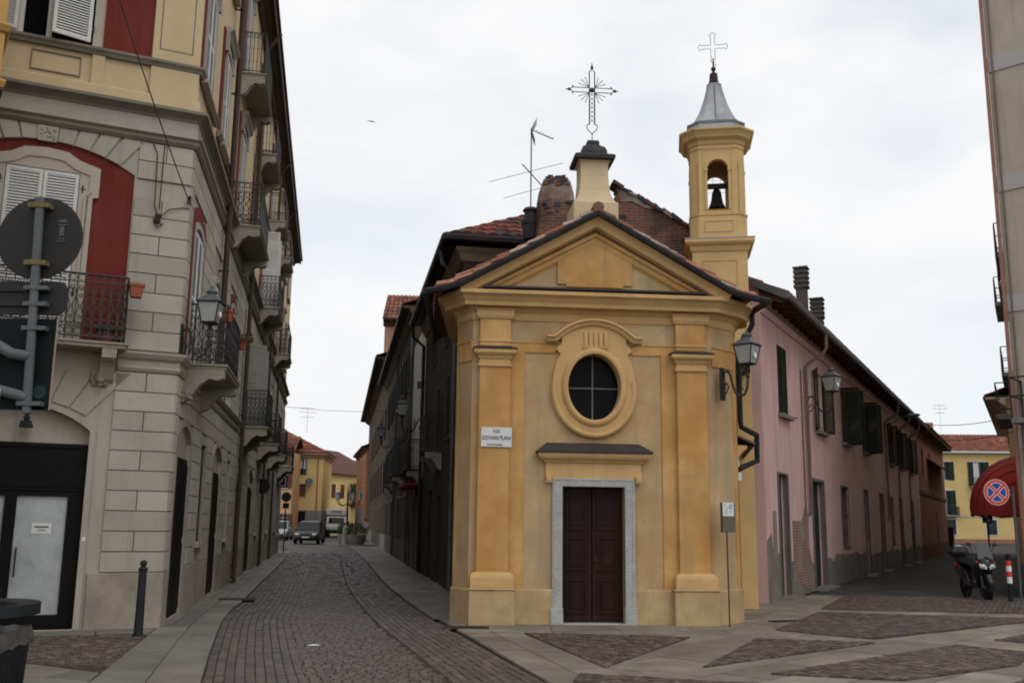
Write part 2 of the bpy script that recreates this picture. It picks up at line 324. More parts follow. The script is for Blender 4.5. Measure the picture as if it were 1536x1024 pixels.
    def each(s, name, mats, parent=None, **k):
        """one object for every connected piece"""
        p = list(range(len(s.V)))
        def f(a):
            while p[a] != a: p[a] = p[p[a]]; a = p[a]
            return a
        for q in s.F:
            for a in q[1:]: p[f(a)] = f(q[0])
        gr = {}
        for q, i in zip(s.F, s.I): gr.setdefault(f(q[0]), []).append((q, i))
        res = []
        for g in gr.values():
            n = MB(); idx = {}
            for q, i in g:
                for a in q:
                    if a not in idx: idx[a] = len(n.V); n.V.append(s.V[a])
                n.F.append([idx[a] for a in q]); n.I.append(i)
            res.append(n.build(name, mats, parent, **k))
        return res
    def build(s, name, mats, parent=None, smooth=False, bevel=0., kind=None):
        me = bpy.data.meshes.new(name); me.from_pydata(s.V, [], s.F)
        for m in (mats if isinstance(mats, (list, tuple)) else [mats]): me.materials.append(m)
        if any(s.I): me.polygons.foreach_set('material_index', s.I)
        bm = bmesh.new(); bm.from_mesh(me); bmesh.ops.recalc_face_normals(bm, faces=bm.faces) if not getattr(s, 'norecalc', False) else None
        bm.to_mesh(me); bm.free()
        if smooth:
            me.polygons.foreach_set('use_smooth', [True] * len(me.polygons)); me.set_sharp_from_angle(angle=rad(38))
        o = bpy.data.objects.new(name, me); COL.objects.link(o)
        if parent: o.parent = parent
        if bevel:
            b = o.modifiers.new('soft_edge', 'BEVEL'); b.width = bevel; b.segments = 1; b.limit_method = 'ANGLE'; b.angle_limit = rad(40); b.harden_normals = False
        if kind: o['kind'] = kind
        return o
def thing(name, label, cat, loc=(0, 0, 0), rot=0., group=None):
    o = bpy.data.objects.new(name, None); COL.objects.link(o); o.location = loc; o.rotation_euler = (0, 0, rot); o.empty_display_size = .2
    o['label'] = label; o['category'] = cat
    if group: o['group'] = group
    return o
def tag(o, label, cat, group=None, kind=None):
    o['label'] = label; o['category'] = cat
    if group: o['group'] = group
    if kind: o['kind'] = kind
    return o
def copy_tree(o, parent=None):
    c = o.copy(); COL.objects.link(c); c.parent = parent
    for ch in [x for x in bpy.data.objects if x.parent == o]: copy_tree(ch, c)
    return c
def TF(loc, rot): return Matrix.Translation(Vector(loc)) @ Matrix.Rotation(rot, 4, 'Z')
def arch(x0, x1, zs, za, n=14):
    """segmental arch points from (x0,zs) over the apex za to (x1,zs)"""
    h = za - zs; c = (x1 - x0) / 2; R = (c * c + h * h) / (2 * h); xm = (x0 + x1) / 2; zc = za - R; a0 = math.asin(min(1, c / R))
    if h > c: a0 = pi - a0
    return [(xm + R * sin(-a0 + 2 * a0 * i / n), zc + R * cos(-a0 + 2 * a0 * i / n)) for i in range(n + 1)]
def rect(x0, x1, z0, z1): return [(x0, z0), (x1, z0), (x1, z1), (x0, z1)]
def archrect(x0, x1, z0, zs, za, n=14): return [(x0, z0), (x1, z0)] + arch(x0, x1, zs, za, n)[::-1]
def ellipse(cx, cz, rx, rz, n=40): return [(cx + rx * cos(2 * pi * i / n), cz + rz * sin(2 * pi * i / n)) for i in range(n)]
def text(body, size, mat_, parent, loc, rotz=0., name='lettering', xs=1., rx=pi / 2, depth=.002):
    cu = bpy.data.curves.new('tmp', 'FONT'); cu.body = body; cu.size = size; cu.align_x = 'CENTER'; cu.align_y = 'CENTER'; cu.extrude = depth; cu.offset = size * .006
    to = bpy.data.objects.new('tmp', cu); COL.objects.link(to); bpy.context.view_layer.update()
    me = bpy.data.meshes.new_from_object(to.evaluated_get(bpy.context.evaluated_depsgraph_get())); bpy.data.objects.remove(to)
    me.materials.clear(); me.materials.append(mat_)
    o = bpy.data.objects.new(name, me); COL.objects.link(o); o.parent = parent; o.location = loc; o.rotation_euler = (rx, 0, rotz); o.scale = (xs, 1, 1); return o
def louvre(mb, x0, x1, z0, z1, y, t=.035, rail=.05, pitch=.045, mid=True):
    """one shutter leaf facing -y: frame and slanted slats"""
    mb.box(x0, x0 + rail, y - t, y, z0, z1); mb.box(x1 - rail, x1, y - t, y, z0, z1)
    zs = [z0, z1 - rail] + ([z0 + (z1 - z0) * .47] if mid else [])
    for z in zs: mb.box(x0 + rail, x1 - rail, y - t + .001, y - .001, z, z + rail)
    z = z0 + rail
    while z < z1 - rail - .02:
        if not (mid and abs(z - (z0 + (z1 - z0) * .47) - rail / 2) < rail * .6 + .01):
            mb.add([(x0 + rail, y - t * .9, z), (x1 - rail, y - t * .9, z), (x1 - rail, y - .004, z + pitch * .75), (x0 + rail, y - .004, z + pitch * .75),
                    (x0 + rail, y - t * .9, z + .008), (x1 - rail, y - t * .9, z + .008), (x1 - rail, y - .004, z + pitch * .75 + .008), (x0 + rail, y - .004, z + pitch * .75 + .008)],
                   [(0, 1, 2, 3), (4, 7, 6, 5), (0, 4, 5, 1), (2, 6, 7, 3)])
        z += pitch
def circle3(c, r, n=10, ax='xz'):
    P = []
    for i in range(n + 1):
        a = 2 * pi * i / n
        P.append((c[0] + r * cos(a), c[1], c[2] + r * sin(a)) if ax == 'xz' else (c[0], c[1] + r * cos(a), c[2] + r * sin(a)))
    return P
def railing(mb, path, z0, h, step=.105, ornate=False, r=.008):
    """wrought-iron rail along a plan path (x,y)"""
    for z, rr in ((z0 + h, .016), (z0 + .06, .012), (z0 + h - .12, .008)): mb.tube([(x, y, z) for x, y in path], rr, 5)
    if ornate: mb.tube([(x, y, z0 + .2) for x, y in path], .008, 5)
    for (xa, ya), (xb, yb) in zip(path, path[1:]):
        d = math.hypot(xb - xa, yb - ya); n = max(1, round(d / step)); ax = 'xz' if abs(xb - xa) > abs(yb - ya) else 'yz'
        for i in range(n + 1):
            t = i / n; x = xa + (xb - xa) * t; y = ya + (yb - ya) * t
            mb.tube([(x, y, z0), (x, y, z0 + h)], r * (1.6 if i in (0, n) else 1.25), 4)
            if not ornate:
                for zz in (.30, .62): mb.lathe([(.004, -.03), (.02, 0), (.004, .03)], (x, y, z0 + h * zz), 5)
            if i < n:
                t2 = (i + .5) / n; xm = xa + (xb - xa) * t2; ym = ya + (yb - ya) * t2; w_ = d / n / 2
                mb.tube(circle3((xm, ym, z0 + h - .06), w_ * .8, 7, ax), .006, 3)
                if ornate:
                    ux, uy = (xb - xa) / d, (yb - ya) / d
                    mb.tube(circle3((xm, ym, z0 + .13), w_ * .9, 7, ax), .009, 3)
                    for sg in (-1, 1):                              # spindle-shaped scrollwork panel
                        pr_ = [(w_ * sg * q, z0 + h * t_) for t_, q in ((.2, .2), (.27, .75), (.34, .95), (.42, .6), (.5, .25), (.58, .6), (.66, .95), (.74, .75), (.82, .2))]
                        mb.tube([(xm + ux * o, ym + uy * o, z) for o, z in pr_], .010, 4)
                    for zc, q in ((.34, .45), (.5, .35), (.66, .45), (.25, .3), (.76, .3)): mb.tube(circle3((xm, ym, z0 + h * zc), w_ * q, 6, ax), .009, 3)
def tile_roof(mb, a, b, c, d, ncol, nrow, nm=4, amp=.05, jit=.012, lift=.03):
    """pantiled slope: a-b is the eave (left to right), d-c the ridge; rows of half-round tiles overlap down the slope"""
    a, b, c, d = map(Vector, (a, b, c, d)); nrmv = (b - a).cross(d - a).normalized()
    if nrmv.z < 0: nrmv = -nrmv
    for i in range(ncol):
        for j in range(nrow):
            u0, u1 = i / ncol, (i + 1) / ncol; v0, v1 = j / nrow, (j + 1) / nrow + .12 / nrow
            jx = random.uniform(-jit, jit); up = random.uniform(0, .01)
            def pt(u, v): return (a.lerp(b, u)).lerp(d.lerp(c, u), min(v, 1.0))
            P = []; K = 5
            for v, lf, sc in ((v0, lift + up, 1.), (v1, 0. + up, .82)):
                p0, p1 = pt(u0, v), pt(u1, v); ctr = (p0 + p1) / 2; hw = (p1 - p0) / 2
                for k in range(K + 1):
                    th = pi * k / K
                    P.append(ctr - hw * cos(th) * sc * 1.02 + nrmv * (sin(th) * amp * sc + lf) + (b - a).normalized() * jx)
            F = [(k, k + 1, K + 2 + k, K + 1 + k) for k in range(K)] + [list(range(K + 1))]
            mb.add(P, F, random.choices(range(nm), (4, 3, 2, 1))[0])
    mb.poly([a - nrmv * .01, b - nrmv * .01, c - nrmv * .01, d - nrmv * .01], 2)
def clip(poly, conv):
    """clip polygon (xy) by convex polygon conv (counter-clockwise)"""
    o = poly
    for i in range(len(conv)):
        A, B = conv[i], conv[(i + 1) % len(conv)]; q = []
        def side(p): return (B[0] - A[0]) * (p[1] - A[1]) - (B[1] - A[1]) * (p[0] - A[0])
        for k in range(len(o)):
            p, n_ = o[k], o[(k + 1) % len(o)]; sp_, sn = side(p), side(n_)
            if sp_ >= 0: q.append(p)
            if sp_ * sn < 0:
                t = sp_ / (sp_ - sn); q.append((p[0] + (n_[0] - p[0]) * t, p[1] + (n_[1] - p[1]) * t))
        o = q
        if len(o) < 3: return []
    return o
def ccw(p):
    a = sum(p[i][0] * p[(i + 1) % len(p)][1] - p[(i + 1) % len(p)][0] * p[i][1] for i in range(len(p)))
    return p if a > 0 else p[::-1]

# ------------------------------------------------------------------ ground, road, pavements
asph = mat('old_asphalt', (.050, .047, .044), var=.25, scale=.6, fine=.2, bump=.25, bscale=80, stain=(.10, .092, .085), stain_amt=.6)
gearth = mat('packed_ground', (.10, .095, .088), var=.15)
grout = mat('sandy_grout', (.052, .043, .036), var=.25, scale=6)
setts = [mat('porphyry_%s' % n, c, rough=.55, var=.25, scale=5, fine=.22, bump=.25, bscale=70, spec=.35) for n, c in
         (('grey', (.094, .077, .066)), ('violet', (.088, .067, .058)), ('dark', (.066, .055, .048)), ('warm', (.104, .083, .071)))]
psetts = [mat('square_porphyry_%s' % n, c, rough=.7, var=.2, scale=7, fine=.2, bump=.2, bscale=70) for n, c in
          (('violet', (.118, .088, .076)), ('brown', (.098, .076, .067)), ('dark', (.072, .058, .053)), ('pale', (.150, .122, .106)))]
pslab = [mat('warm_slab_%s' % n, c, rough=.65, var=.15, scale=1.8, fine=.12, bump=.08, bscale=60, spec=.2, stain=(.11, .093, .074), stain_amt=.65, cover=.5) for n, c in
         (('grey', (.225, .20, .168)), ('warm', (.25, .215, .17)), ('dark', (.185, .165, .14)), ('pale', (.275, .245, .205)))]
slabm = [mat('luserna_slab_%s' % n, c, rough=.65, var=.13, scale=1.6, fine=.12, bump=.08, bscale=60, spec=.3, stain=(.085, .076, .066), stain_amt=.6, cover=.5) for n, c in
         (('grey', (.172, .160, .142)), ('warm', (.192, .172, .144)), ('dark', (.140, .131, .118)), ('pale', (.215, .20, .175)))]
grate = mat('rusty_manhole', (.05, .042, .038), rough=.7, var=.25)

g = MB(); R_ = 2500
g.poly([(-R_, -R_, -.04), (R_, -R_, -.04), (R_, R_, -.04), (-R_, R_, -.04)]); g.build('ground', gearth, kind='structure')
def itp(tab, y):
    n = len(tab); i = 0
    while i < n - 2 and y > tab[i + 1][1]: i += 1
    (x0, y0), (x1, y1) = tab[i], tab[i + 1]; h = y1 - y0; d = (x1 - x0) / h
    m0 = (d if i == 0 else (x1 - tab[i - 1][0]) / (y1 - tab[i - 1][1])) * h; m1 = (d if i == n - 2 else (tab[i + 2][0] - x0) / (tab[i + 2][1] - y0)) * h
    t = (y - y0) / h; t2, t3 = t * t, t * t * t
    return (2 * t3 - 3 * t2 + 1) * x0 + (t3 - 2 * t2 + t) * m0 + (-2 * t3 + 3 * t2) * x1 + (t3 - t2) * m1
KL = [(-1.9, 6), (-3.04, 10.21), (-3.82, 13.22), (-4.72, 16.95), (-5.28, 20.12), (-6.3, 25.53), (-8.05, 35.03), (-11.34, 52.3), (-15.2, 75), (-22, 110)]
KR = [(1.5, 6), (.4, 10.48), (-.45, 13.71), (-1.1, 16.21), (-2.0, 20.15), (-3.28, 26.46), (-4.97, 35.93), (-8.01, 52.58), (-10.81, 66.54), (-19.5, 110)]
def rp(s, y): a, b = itp(KL, y), itp(KR, y); return (a + (b - a) * s, y)
def stone(mb, quad, z0, z1, inset, mi, jit=.004):
    cx = sum(p[0] for p in quad) / len(quad); cy = sum(p[1] for p in quad) / len(quad); dz = random.uniform(-jit, jit); n = len(quad)
    k_ = .05 if inset > .02 else .0015; tx, ty = random.uniform(-k_, k_), random.uniform(-k_, k_)
    lo = [(p[0], p[1], z0) for p in quad]
    up = [(cx + (p[0] - cx) * (1 - inset), cy + (p[1] - cy) * (1 - inset), z1 + dz + (p[0] - cx) * tx + (p[1] - cy) * ty) for p in quad]
    mb.add(lo + up, [list(range(n, 2 * n))] + [(i, (i + 1) % n, n + (i + 1) % n, n + i) for i in range(n)], mi)
road = MB(); ys = [6, 10.21, 13.16, 17, 20, 27.25, 40, 51]
for k in range(90):
    y0, y1 = 6 + .5 * k, 6.5 + .5 * k; road.poly([(*rp(0, y0), -.008), (*rp(1, y0), -.008), (*rp(1, y1), -.008), (*rp(0, y1), -.008)], 4)
SIDE = 9
y = 9.6
def wd(y): return itp(KR, y) - itp(KL, y)
for side in (0, 1):                                           # rows laid along both kerbs
    for r_ in range(SIDE):
        y = 9.6 + random.uniform(0, .2)
        while y < 51:
            ln = random.uniform(.16, .26) if y < 30 else random.uniform(.3, .5); W_ = wd(y); w0 = .108 * r_ / W_; w1 = (.108 * (r_ + 1) - .006) / W_
            s0, s1 = (w0, w1) if side == 0 else (1 - w1, 1 - w0); wob = .0025 * sin(y * 3 + r_)
            q = [rp(s0, y), rp(s1, y), rp(s1, y + ln - .014), rp(s0, y + ln - .014)]
            stone(road, [(p[0] + wob, p[1]) for p in q], -.018, .0, .11, random.choices(range(4), (4, 3, 4, 1))[0]); y += ln
y = 9.6
while y < 51:                                                  # shallow arcs of setts across the middle
    rh = .095 if y < 26 else .16; W_ = wd(y); a0 = .108 * SIDE / W_; s = a0 - .001
    while s < 1 - a0 - .03:
        ds = random.uniform(.085, .14) / W_ * (1 if y < 26 else 1.6); s2 = min(s + ds, 1 - a0)
        def bow(t): return .28 * (1 - (2 * t - 1) ** 2)
        q = [rp(s, y + bow(s)), rp(s2 - .009 / W_, y + bow(s2)), rp(s2 - .009 / W_, y + rh - .009 + bow(s2)), rp(s, y + rh - .009 + bow(s))]
        stone(road, q, -.018, .0, .13, random.choices(range(4), (5, 4, 2, 2))[0], .004); s = s2
    y += rh
road.build('road', setts + [grout], kind='structure')
far = MB(); yf = [51, 70, 90, 110]
for y0, y1 in zip(yf, yf[1:]): far.poly([(*rp(-.6 if y0 > 60 else 0, y0), -.004), (*rp(1.0, y0), -.004), (*rp(1.0, y1), -.004), (*rp(-.6 if y1 > 60 else 0, y1), -.004)])
far.poly([(-40, 110, -.004), (-10, 110, -.004), (-20, 180, -.004), (-50, 180, -.004)])
far.build('far_road', mat('far_setts', (.10, .09, .083), var=.2, scale=1.5, fine=.3, bump=.3, bscale=12, rough=.65), kind='structure')

def slabs(mb, conv, ang, lw, ll, z0, z1, gap=.018):
    conv = ccw(conv); c, s_ = cos(ang), sin(ang)
    loc = [(p[0] * c + p[1] * s_, -p[0] * s_ + p[1] * c) for p in conv]
    y = min(p[1] for p in loc); Y1 = max(p[1] for p in loc); X0 = min(p[0] for p in loc); X1 = max(p[0] for p in loc)
    while y < Y1:
        x = X0 - random.uniform(0, ll)
        while x < X1:
            l_ = ll * random.uniform(.75, 1.3); q = clip([(x + gap, y + gap), (x + l_, y + gap), (x + l_, y + lw), (x + gap, y + lw)], loc)
            if len(q) > 2:
                q = [(p[0] * c - p[1] * s_, p[0] * s_ + p[1] * c) for p in q]
                stone(mb, q, z0, z1, .006, random.choices(range(4), (4, 3, 3, 2))[0], .0015 if lw > .2 else .004)
            x += l_
        y += lw
    mb.poly([(p[0], p[1], z0 + .002) for p in conv], 4)
def strip(mb, lf, rf, y0, y1, ncol, ll, z0, z1, gap=.010):
    """slabs between two edge curves, joints square to the run"""
    for c in range(ncol):
        y = y0 - random.uniform(0, ll)
        while y < y1:
            l_ = ll * random.uniform(.75, 1.3) * (1 if y < 30 else 2); a, b = max(y, y0), min(y + l_, y1)
            if b - a > .05:
                def q(t, yy): t2 = t; return (lf(yy) + (rf(yy) - lf(yy)) * t2, yy)
                w_ = abs(rf(a) - lf(a)); g_ = gap / max(w_, .3)
                stone(mb, [q(c / ncol + g_, a + gap), q((c + 1) / ncol - g_ * 0, a + gap), q((c + 1) / ncol, b), q(c / ncol + g_, b)], z0, z1, .004, random.choices(range(4), (4, 3, 3, 2))[0], .0015)
            y += l_
    n = 80
    for k in range(n):
        a, b = y0 + (y1 - y0) * k / n, y0 + (y1 - y0) * (k + 1) / n
        mb.poly([(lf(a), a, z0 + .002), (rf(a), a, z0 + .002), (rf(b), b, z0 + .002), (lf(b), b, z0 + .002)], 4)
def lwall(y):
    T_ = [(-3.2, 6), (-4.2, 10.6), (-5.0, 14.2), (-5.15, 14.95), (-12.2, 53.3)]
    for (x0, y0), (x1, y1) in zip(T_, T_[1:]):
        if y <= y1: break
    return x0 + (x1 - x0) * (y - y0) / (y1 - y0)
lp = MB()
strip(lp, lwall, lambda y: itp(KL, y) - .01, 6, 52, 2, 1.25, .0, .035)
slabs(lp, [(-5.02, 14.22), (-5.15, 14.93), (-8.3, 13.45), (-8.3, 12.75)], rad(25), .5, 1.2, .0, .035)
slabs(lp, [(-4.2, 10.55), (-3.2, 6), (-9, 6), (-9, 11.6), (-5.15, 11.1)], rad(-12), .5, 1.2, .0, .035)
lp.build('left_pavement', slabm + [grout], kind='structure')
lc = MB()
slabs(lc, [(-8.4, 12.7), (-5.05, 14.15), (-4.95, 13.9), (-4.2, 10.65), (-5.2, 11.2), (-8.6, 11.9)], rad(25), .098, .10, .014, .034, .010)
lc.build('left_cobble_panel', psetts + [grout], kind='structure')
rpv = MB(); DW = lambda y: -1.52 - .1727 * (y - 24.19) + .3
strip(rpv, lambda y: itp(KR, y) + .01, DW, 17.0, 70, 2, 1.3, .0, .035)
rpv.build('right_pavement', slabm + [grout], kind='structure')
pz = MB()
slabs(pz, [(1.52, 6), (30, 6), (30, 24.1), (3.8, 24.1), (-1.2, 17.2)], rad(46), .62, 1.5, -.02, .003)
pz.build('piazza_paving', pslab + [grout], kind='structure')
st = MB()
slabs(st, [(1.5, 6), (2.5, 6), (.2, 15.05), (-.72, 15.3), (.42, 10.48)], rad(104), .46, 1.25, -.01, .010)
slabs(st, [(-.72, 15.32), (.22, 15.03), (4.2, 15.3), (4.3, 17.2), (-1.1, 16.8)], rad(4), .5, 1.3, -.01, .012)
slabs(st, [(3.9, 16.6), (4.8, 16.3), (8.0, 23.9), (7.3, 24.3)], rad(66), .5, 1.3, -.012, .008)
st.build('paving_strips', pslab + [grout], kind='structure')
pc = MB()
for poly_, a in (([(.24, 14.98), (2.62, 14.69), (1.09, 11.55)], 20), ([(2.23, 11.67), (3.58, 14.63), (5.18, 14.32)], 60),
                 ([(4.17, 15.85), (5.87, 19.21), (9.9, 18.4), (9.01, 17.72), (5.36, 14.82)], 55), ([(6.17, 19.99), (7.9, 23.75), (14.5, 23.75), (14.5, 19.1), (9.94, 19.51)], 62),
                 ([(2.89, 11.23), (6.21, 14.13), (6.9, 13.4), (6.1, 12.2), (4.2, 10.9)], 50), ([(.67, 10.5), (.78, 11.05), (2.6, 10.5), (2.7, 8), (1.3, 8)], 30),
                 ([(7.1, 14.85), (9.0, 16.6), (10, 16), (8, 14.2)], 48), ([(4.4, 9.8), (6.4, 11.9), (9, 11.5), (9, 8)], 45)):
    slabs(pc, poly_, rad(a), .098, .10, .008, .026, .010)
pc.build('cobble_panels', psetts + [grout], kind='structure')
al = MB()
al.poly([(7.2, 24.12, -.006), (30, 24.12, -.006), (62, 112, -.006), (47, 112, -.006)]); al.poly([(30, 112, -.006), (80, 112, -.006), (80, 135, -.006), (30, 135, -.006)])
al.build('asphalt_lane', asph, kind='structure')
for x, y, a, w_, l_, lab in ((-5.45, 20.3, 100, .5, .7, 'rectangular rusty manhole cover in the pavement along the palazzo'), (4.85, 17.4, 20, .8, .18, 'narrow drain cover at the foot of the chapel side wall'),
                        (-.65, 15.65, 0, .7, .3, 'dark manhole cover at the chapel corner facing the cobbled street')):
    m_ = MB(); m_.box(-w_ / 2, w_ / 2, -l_ / 2, l_ / 2, 0, .012)
    for i in range(5): m_.box(-w_ / 2 + .05, w_ / 2 - .05, -l_ / 2 + l_ * (i + .5) / 6, -l_ / 2 + l_ * (i + .8) / 6, .012, .016)
    o = m_.build('manhole_cover', grate); o.location = (x, y, .036 if x < -1 else .014); o.rotation_euler = (0, 0, rad(a)); tag(o, lab, 'manhole cover')
m_ = MB(); m_.add([(-.075, -.02, .005), (.08, -.03, .005), (.085, .03, .010), (-.065, .03, .005), (0, 0, .02)], [(0, 1, 4), (1, 2, 4), (2, 3, 4), (3, 0, 4), (0, 3, 2, 1)])
o = m_.build('paper_scrap', paper); o.location = (-2.54, 13.28, .003); tag(o, 'crumpled white paper scrap lying on the cobbled road', 'litter')

# ------------------------------------------------------------------ left corner palazzo (local x along the street front, y into the building)
LOC_E = (-5.15, 14.92, 0); RE = rad(100.4); RS = rad(25)
pal = thing('corner_palazzo', 'tall corner palazzo, grey stone blocks below and yellow plaster with red panels above', 'building', LOC_E, RE)
MS = TF(LOC_E, RE).inverted() @ TF(LOC_E, RS)               # south front in the palazzo's frame
LEN = 36.0
EW = dict(g=[(.5, 2.0, .07, 2.85, 3.1, 'door'), (5.45, 7.0, .07, 2.85, 3.12, 'door'), (10.95, 12.5, .07, 2.6, 2.9, 'door'), (14.5, 16.6, .07, 2.75, 3.1, 'door'), (21, 22.3, .07, 2.7, 3.0, 'door'), (27, 28.4, .07, 2.7, 3.0, 'door')],
          gw=[(3.35, 4.05, 1.2, 2.97), (8.2, 8.85, 1.2, 2.97), (18.2, 19.1, 1.2, 2.9), (24.2, 25.1, 1.2, 2.9), (30.5, 31.4, 1.2, 2.9)])
f1 = [(.65, 1.65, 4.15, 6.4), (3.7, 4.4, 4.3, 6.2), (6.9, 7.9, 4.15, 6.4), (12.0, 13.0, 4.15, 6.4), (15.2, 15.9, 4.3, 6.2), (18.0, 19.0, 4.15, 6.4), (23.2, 24.2, 4.15, 6.4), (28, 29, 4.15, 6.4), (31.5, 32.5, 4.15, 6.4)]
f2 = [(.35, 1.3, 8.75, 10.75), (3.1, 3.9, 8.75, 10.75), (6.8, 7.8, 8.1, 10.6), (10.9, 11.7, 8.75, 10.6), (15.2, 16.2, 8.1, 10.6), (19.2, 20, 8.75, 10.6), (23.5, 24.5, 8.1, 10.6), (28.4, 29.2, 8.75, 10.6), (32, 33, 8.75, 10.6)]
f3 = [(.35, 1.3, 12.2, 14.1), (3.1, 3.9, 12.2, 14.1), (6.4, 7.4, 11.6, 14.0), (11.4, 12.4, 11.6, 14.0), (17.5, 18.5, 11.6, 14.0), (22.2, 23.2, 11.6, 14.0), (28, 29, 12.2, 14.0), (32, 33, 12.2, 14.0)]
wall = MB()
holes = [archrect(a, b, z0, zs, za) for a, b, z0, zs, za, _ in EW['g']] + [rect(*h) for h in EW['gw']] + [archrect(a, b, c, d - .12, d) for a, b, c, d in f1]
wall.prism(rect(0, LEN, 0, 7.6), 0, .28, holes, 0, back=False)
wall.prism(rect(0, LEN, 7.6, 15.0), .02, .28, [archrect(a, b, c, d - .1, d) for a, b, c, d in f2 + f3], 1, back=False)
wall.box(0, LEN, .27, .30, 0, 15, 2)                              # inner face closing the openings
wall.box(LEN - .3, LEN, .3, 10, 0, 15, 0)
wall.M = MS
SA = dict(lo=(-3.05, -1.15, .05, 2.85, 3.2), nich=(-3.36, -.84, 4.1, 6.85, 7.2))
wall.prism(rect(-8, -.28 * 0 - .001, 0, 7.6), 0, .5, [archrect(*SA['lo']), archrect(*SA['nich']), archrect(-7.2, -5.3, .05, 2.85, 3.2)], 0, back=False)
wall.prism(rect(-8, -.001, 7.6, 15.0), .02, .5, [rect(-2.66, -1.62, 8.8, 11), rect(-2.66, -1.62, 12.2, 14.2)], 1, back=False)
wall.box(-8, -.3, .55, .6, 0, 15, 2)
wall.build('wall', [beige, yellow, darkvoid], pal)
# granite plinth round the corner, between the openings
pl = MB()
cut = sorted([(a - .12, b + .12) for a, b, *_ in EW['g']]); x = .0
for a, b in cut + [(LEN, LEN)]:
    if a > x: pl.box(x if x else -.0, a, -.028, .0, 0, .82)
    x = b
pl.M = MS
pl.box(-1.02, .028, -.05, .0, 0, .82); pl.box(-5.1, -3.2, -.05, .0, 0, .82); pl.box(-8, -7.3, -.05, 0, 0, .82)
pl.each('plinth', granite, pal, bevel=.012)
# rusticated blocks: courses of raised stones, cut at the openings
def courses(mb, x0, x1, zs, skip, bl=.9, gap=.015, y=.03, off=0.):
    for r, (z0, z1) in enumerate(zip(zs, zs[1:])):
        spans = [(x0, x1)]
        for a, b, c, d in skip:
            if c < z1 - .02 and d > z0 + .02:
                spans = [t for s0, s1 in spans for t in ((s0, min(s1, a)), (max(s0, b), s1)) if t[1] - t[0] > .04]
        for s0, s1 in spans:
            edges = [s0]; x = x0 + (bl / 2 if r % 2 else bl) + off
            while x < s1 - .12:
                if x > s0 + .12: edges.append(x)
                x += bl
            edges.append(s1)
            mb.box(s0 + .003, s1 - .003, -.004, .0, z0, z1, 1)  # dark backing sheet, groove shade put into its colour
            for a, b in zip(edges, edges[1:]): mb.box(a + gap / 2 * (a > s0), b - gap / 2 * (b < s1), -y, .0, z0 + gap, z1, random.choice((0, 0, 2, 3)))
blk = MB()
zlow = [.82 + .294 * i for i in range(11)]; zup = [4.1 + .3 * i for i in range(12)]
skipE = [(a - .14, b + .14, 0, za + .02) for a, b, z0, zs, za, _ in EW['g']] + [(a - .06, b + .06, c - .12, d + .05) for a, b, c, d in EW['gw']]
skipE1 = [(a - .32, b + .32, c - .3, d + .32) for a, b, c, d in f1]
courses(blk, .0, 10.4, zlow, skipE, 1.2); courses(blk, .0, 10.4, zup, skipE1, 1.2)
courses(blk, 10.7, LEN, zlow, skipE, 1.2); courses(blk, 10.7, LEN, zup[:11], skipE1, 1.2)
blk.M = MS
courses(blk, -.86, .0, zlow, [], .86, off=-.0); courses(blk, -.82, .0, zup[:9], [], .82)
# voussoirs over both arches of the south front
def voussoirs(mb, x0, x1, zs, za, ztop, n, xin0, xin1, ring=.0):
    h = za - zs; c = (x1 - x0) / 2; R = (c * c + h * h) / (2 * h); xm = (x0 + x1) / 2; zc = za - R; a0 = math.asin(c / R)
    for i in range(1, n - 1):
        t0 = -a0 * 1.0 + 2 * a0 * i / n + .006; t1 = -a0 + 2 * a0 * (i + 1) / n - .006
        r0 = R + ring; P = [(xm + r0 * sin(t0), zc + r0 * cos(t0)), (xm + r0 * sin(t1), zc + r0 * cos(t1))]
        Q = []
        for (px, pz), t in ((P[1], t1), (P[0], t0)):
            k = (ztop - pz) / cos(t); qx = px + k * sin(t) * 1.6; Q.append((min(max(qx, xin0), xin1), ztop))
        mb.prism(P + Q, -.03, 0, back=False, mi=random.choice((0, 0, 2, 3)))
voussoirs(blk, -3.36, -.84, 6.85, 7.2, 7.42, 11, -3.7, -.45)
voussoirs(blk, -3.2, -1.0, 2.93, 3.3, 3.74, 9, -3.6, -.6)
courses(blk, -.8, .0, [6.8, 7.1, 7.41], [], .8)
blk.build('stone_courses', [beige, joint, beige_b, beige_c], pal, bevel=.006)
# cornices and ledge
co = MB()
SP = lambda x, y=0.: tuple((MS @ Vector((x, y, 0)))[:2])
path = [SP(-8), (0, 0), (LEN, 0)]
co.sweep(path, [(0, 7.42), (.05, 7.42), (.09, 7.47), (.09, 7.51), (.13, 7.55), (0, 7.56)], 0)
co.sweep(path, [(0, 7.56), (.05, 7.56), (.05, 7.84), (0, 7.84)], 1)
co.sweep(path, [(0, 7.84), (.06, 7.84), (.08, 7.88), (.14, 7.92), (.20, 7.95), (.20, 8.0), (.10, 8.03), (0, 8.04)], 0)
co.build('main_cornice', [mould, mould_lt], pal)
lg = MB()
prof = [(0, 3.78), (.04, 3.78), (.07, 3.83), (.04, 3.86), (.04, 3.95), (.09, 3.98), (.13, 4.04), (.13, 4.07), (0, 4.1)]
lg.sweep([SP(-.86), (0, 0), (10.3, 0)], prof); lg.sweep([(10.75, 0), (LEN, 0)], prof)
lg.build('ledge', mat('grey_beige_ledge', (.31, .28, .225), var=.1), pal)
sc = MB()
sp_ = [(0, 8.70), (.04, 8.70), (.06, 8.74), (.09, 8.77), (.09, 8.81), (0, 8.83)]
sc.sweep([SP(-8), (0, 0), (2.2, 0)], sp_)
sc.sweep([(2.6, 0), (5.6, 0)], sp_)
sc.sweep([SP(-8), (0, 0), (5.6, 0)], [(0, 8.04), (.05, 8.04), (.05, 8.2), (.03, 8.22), (0, 8.22)], 1)
sc.M = MS
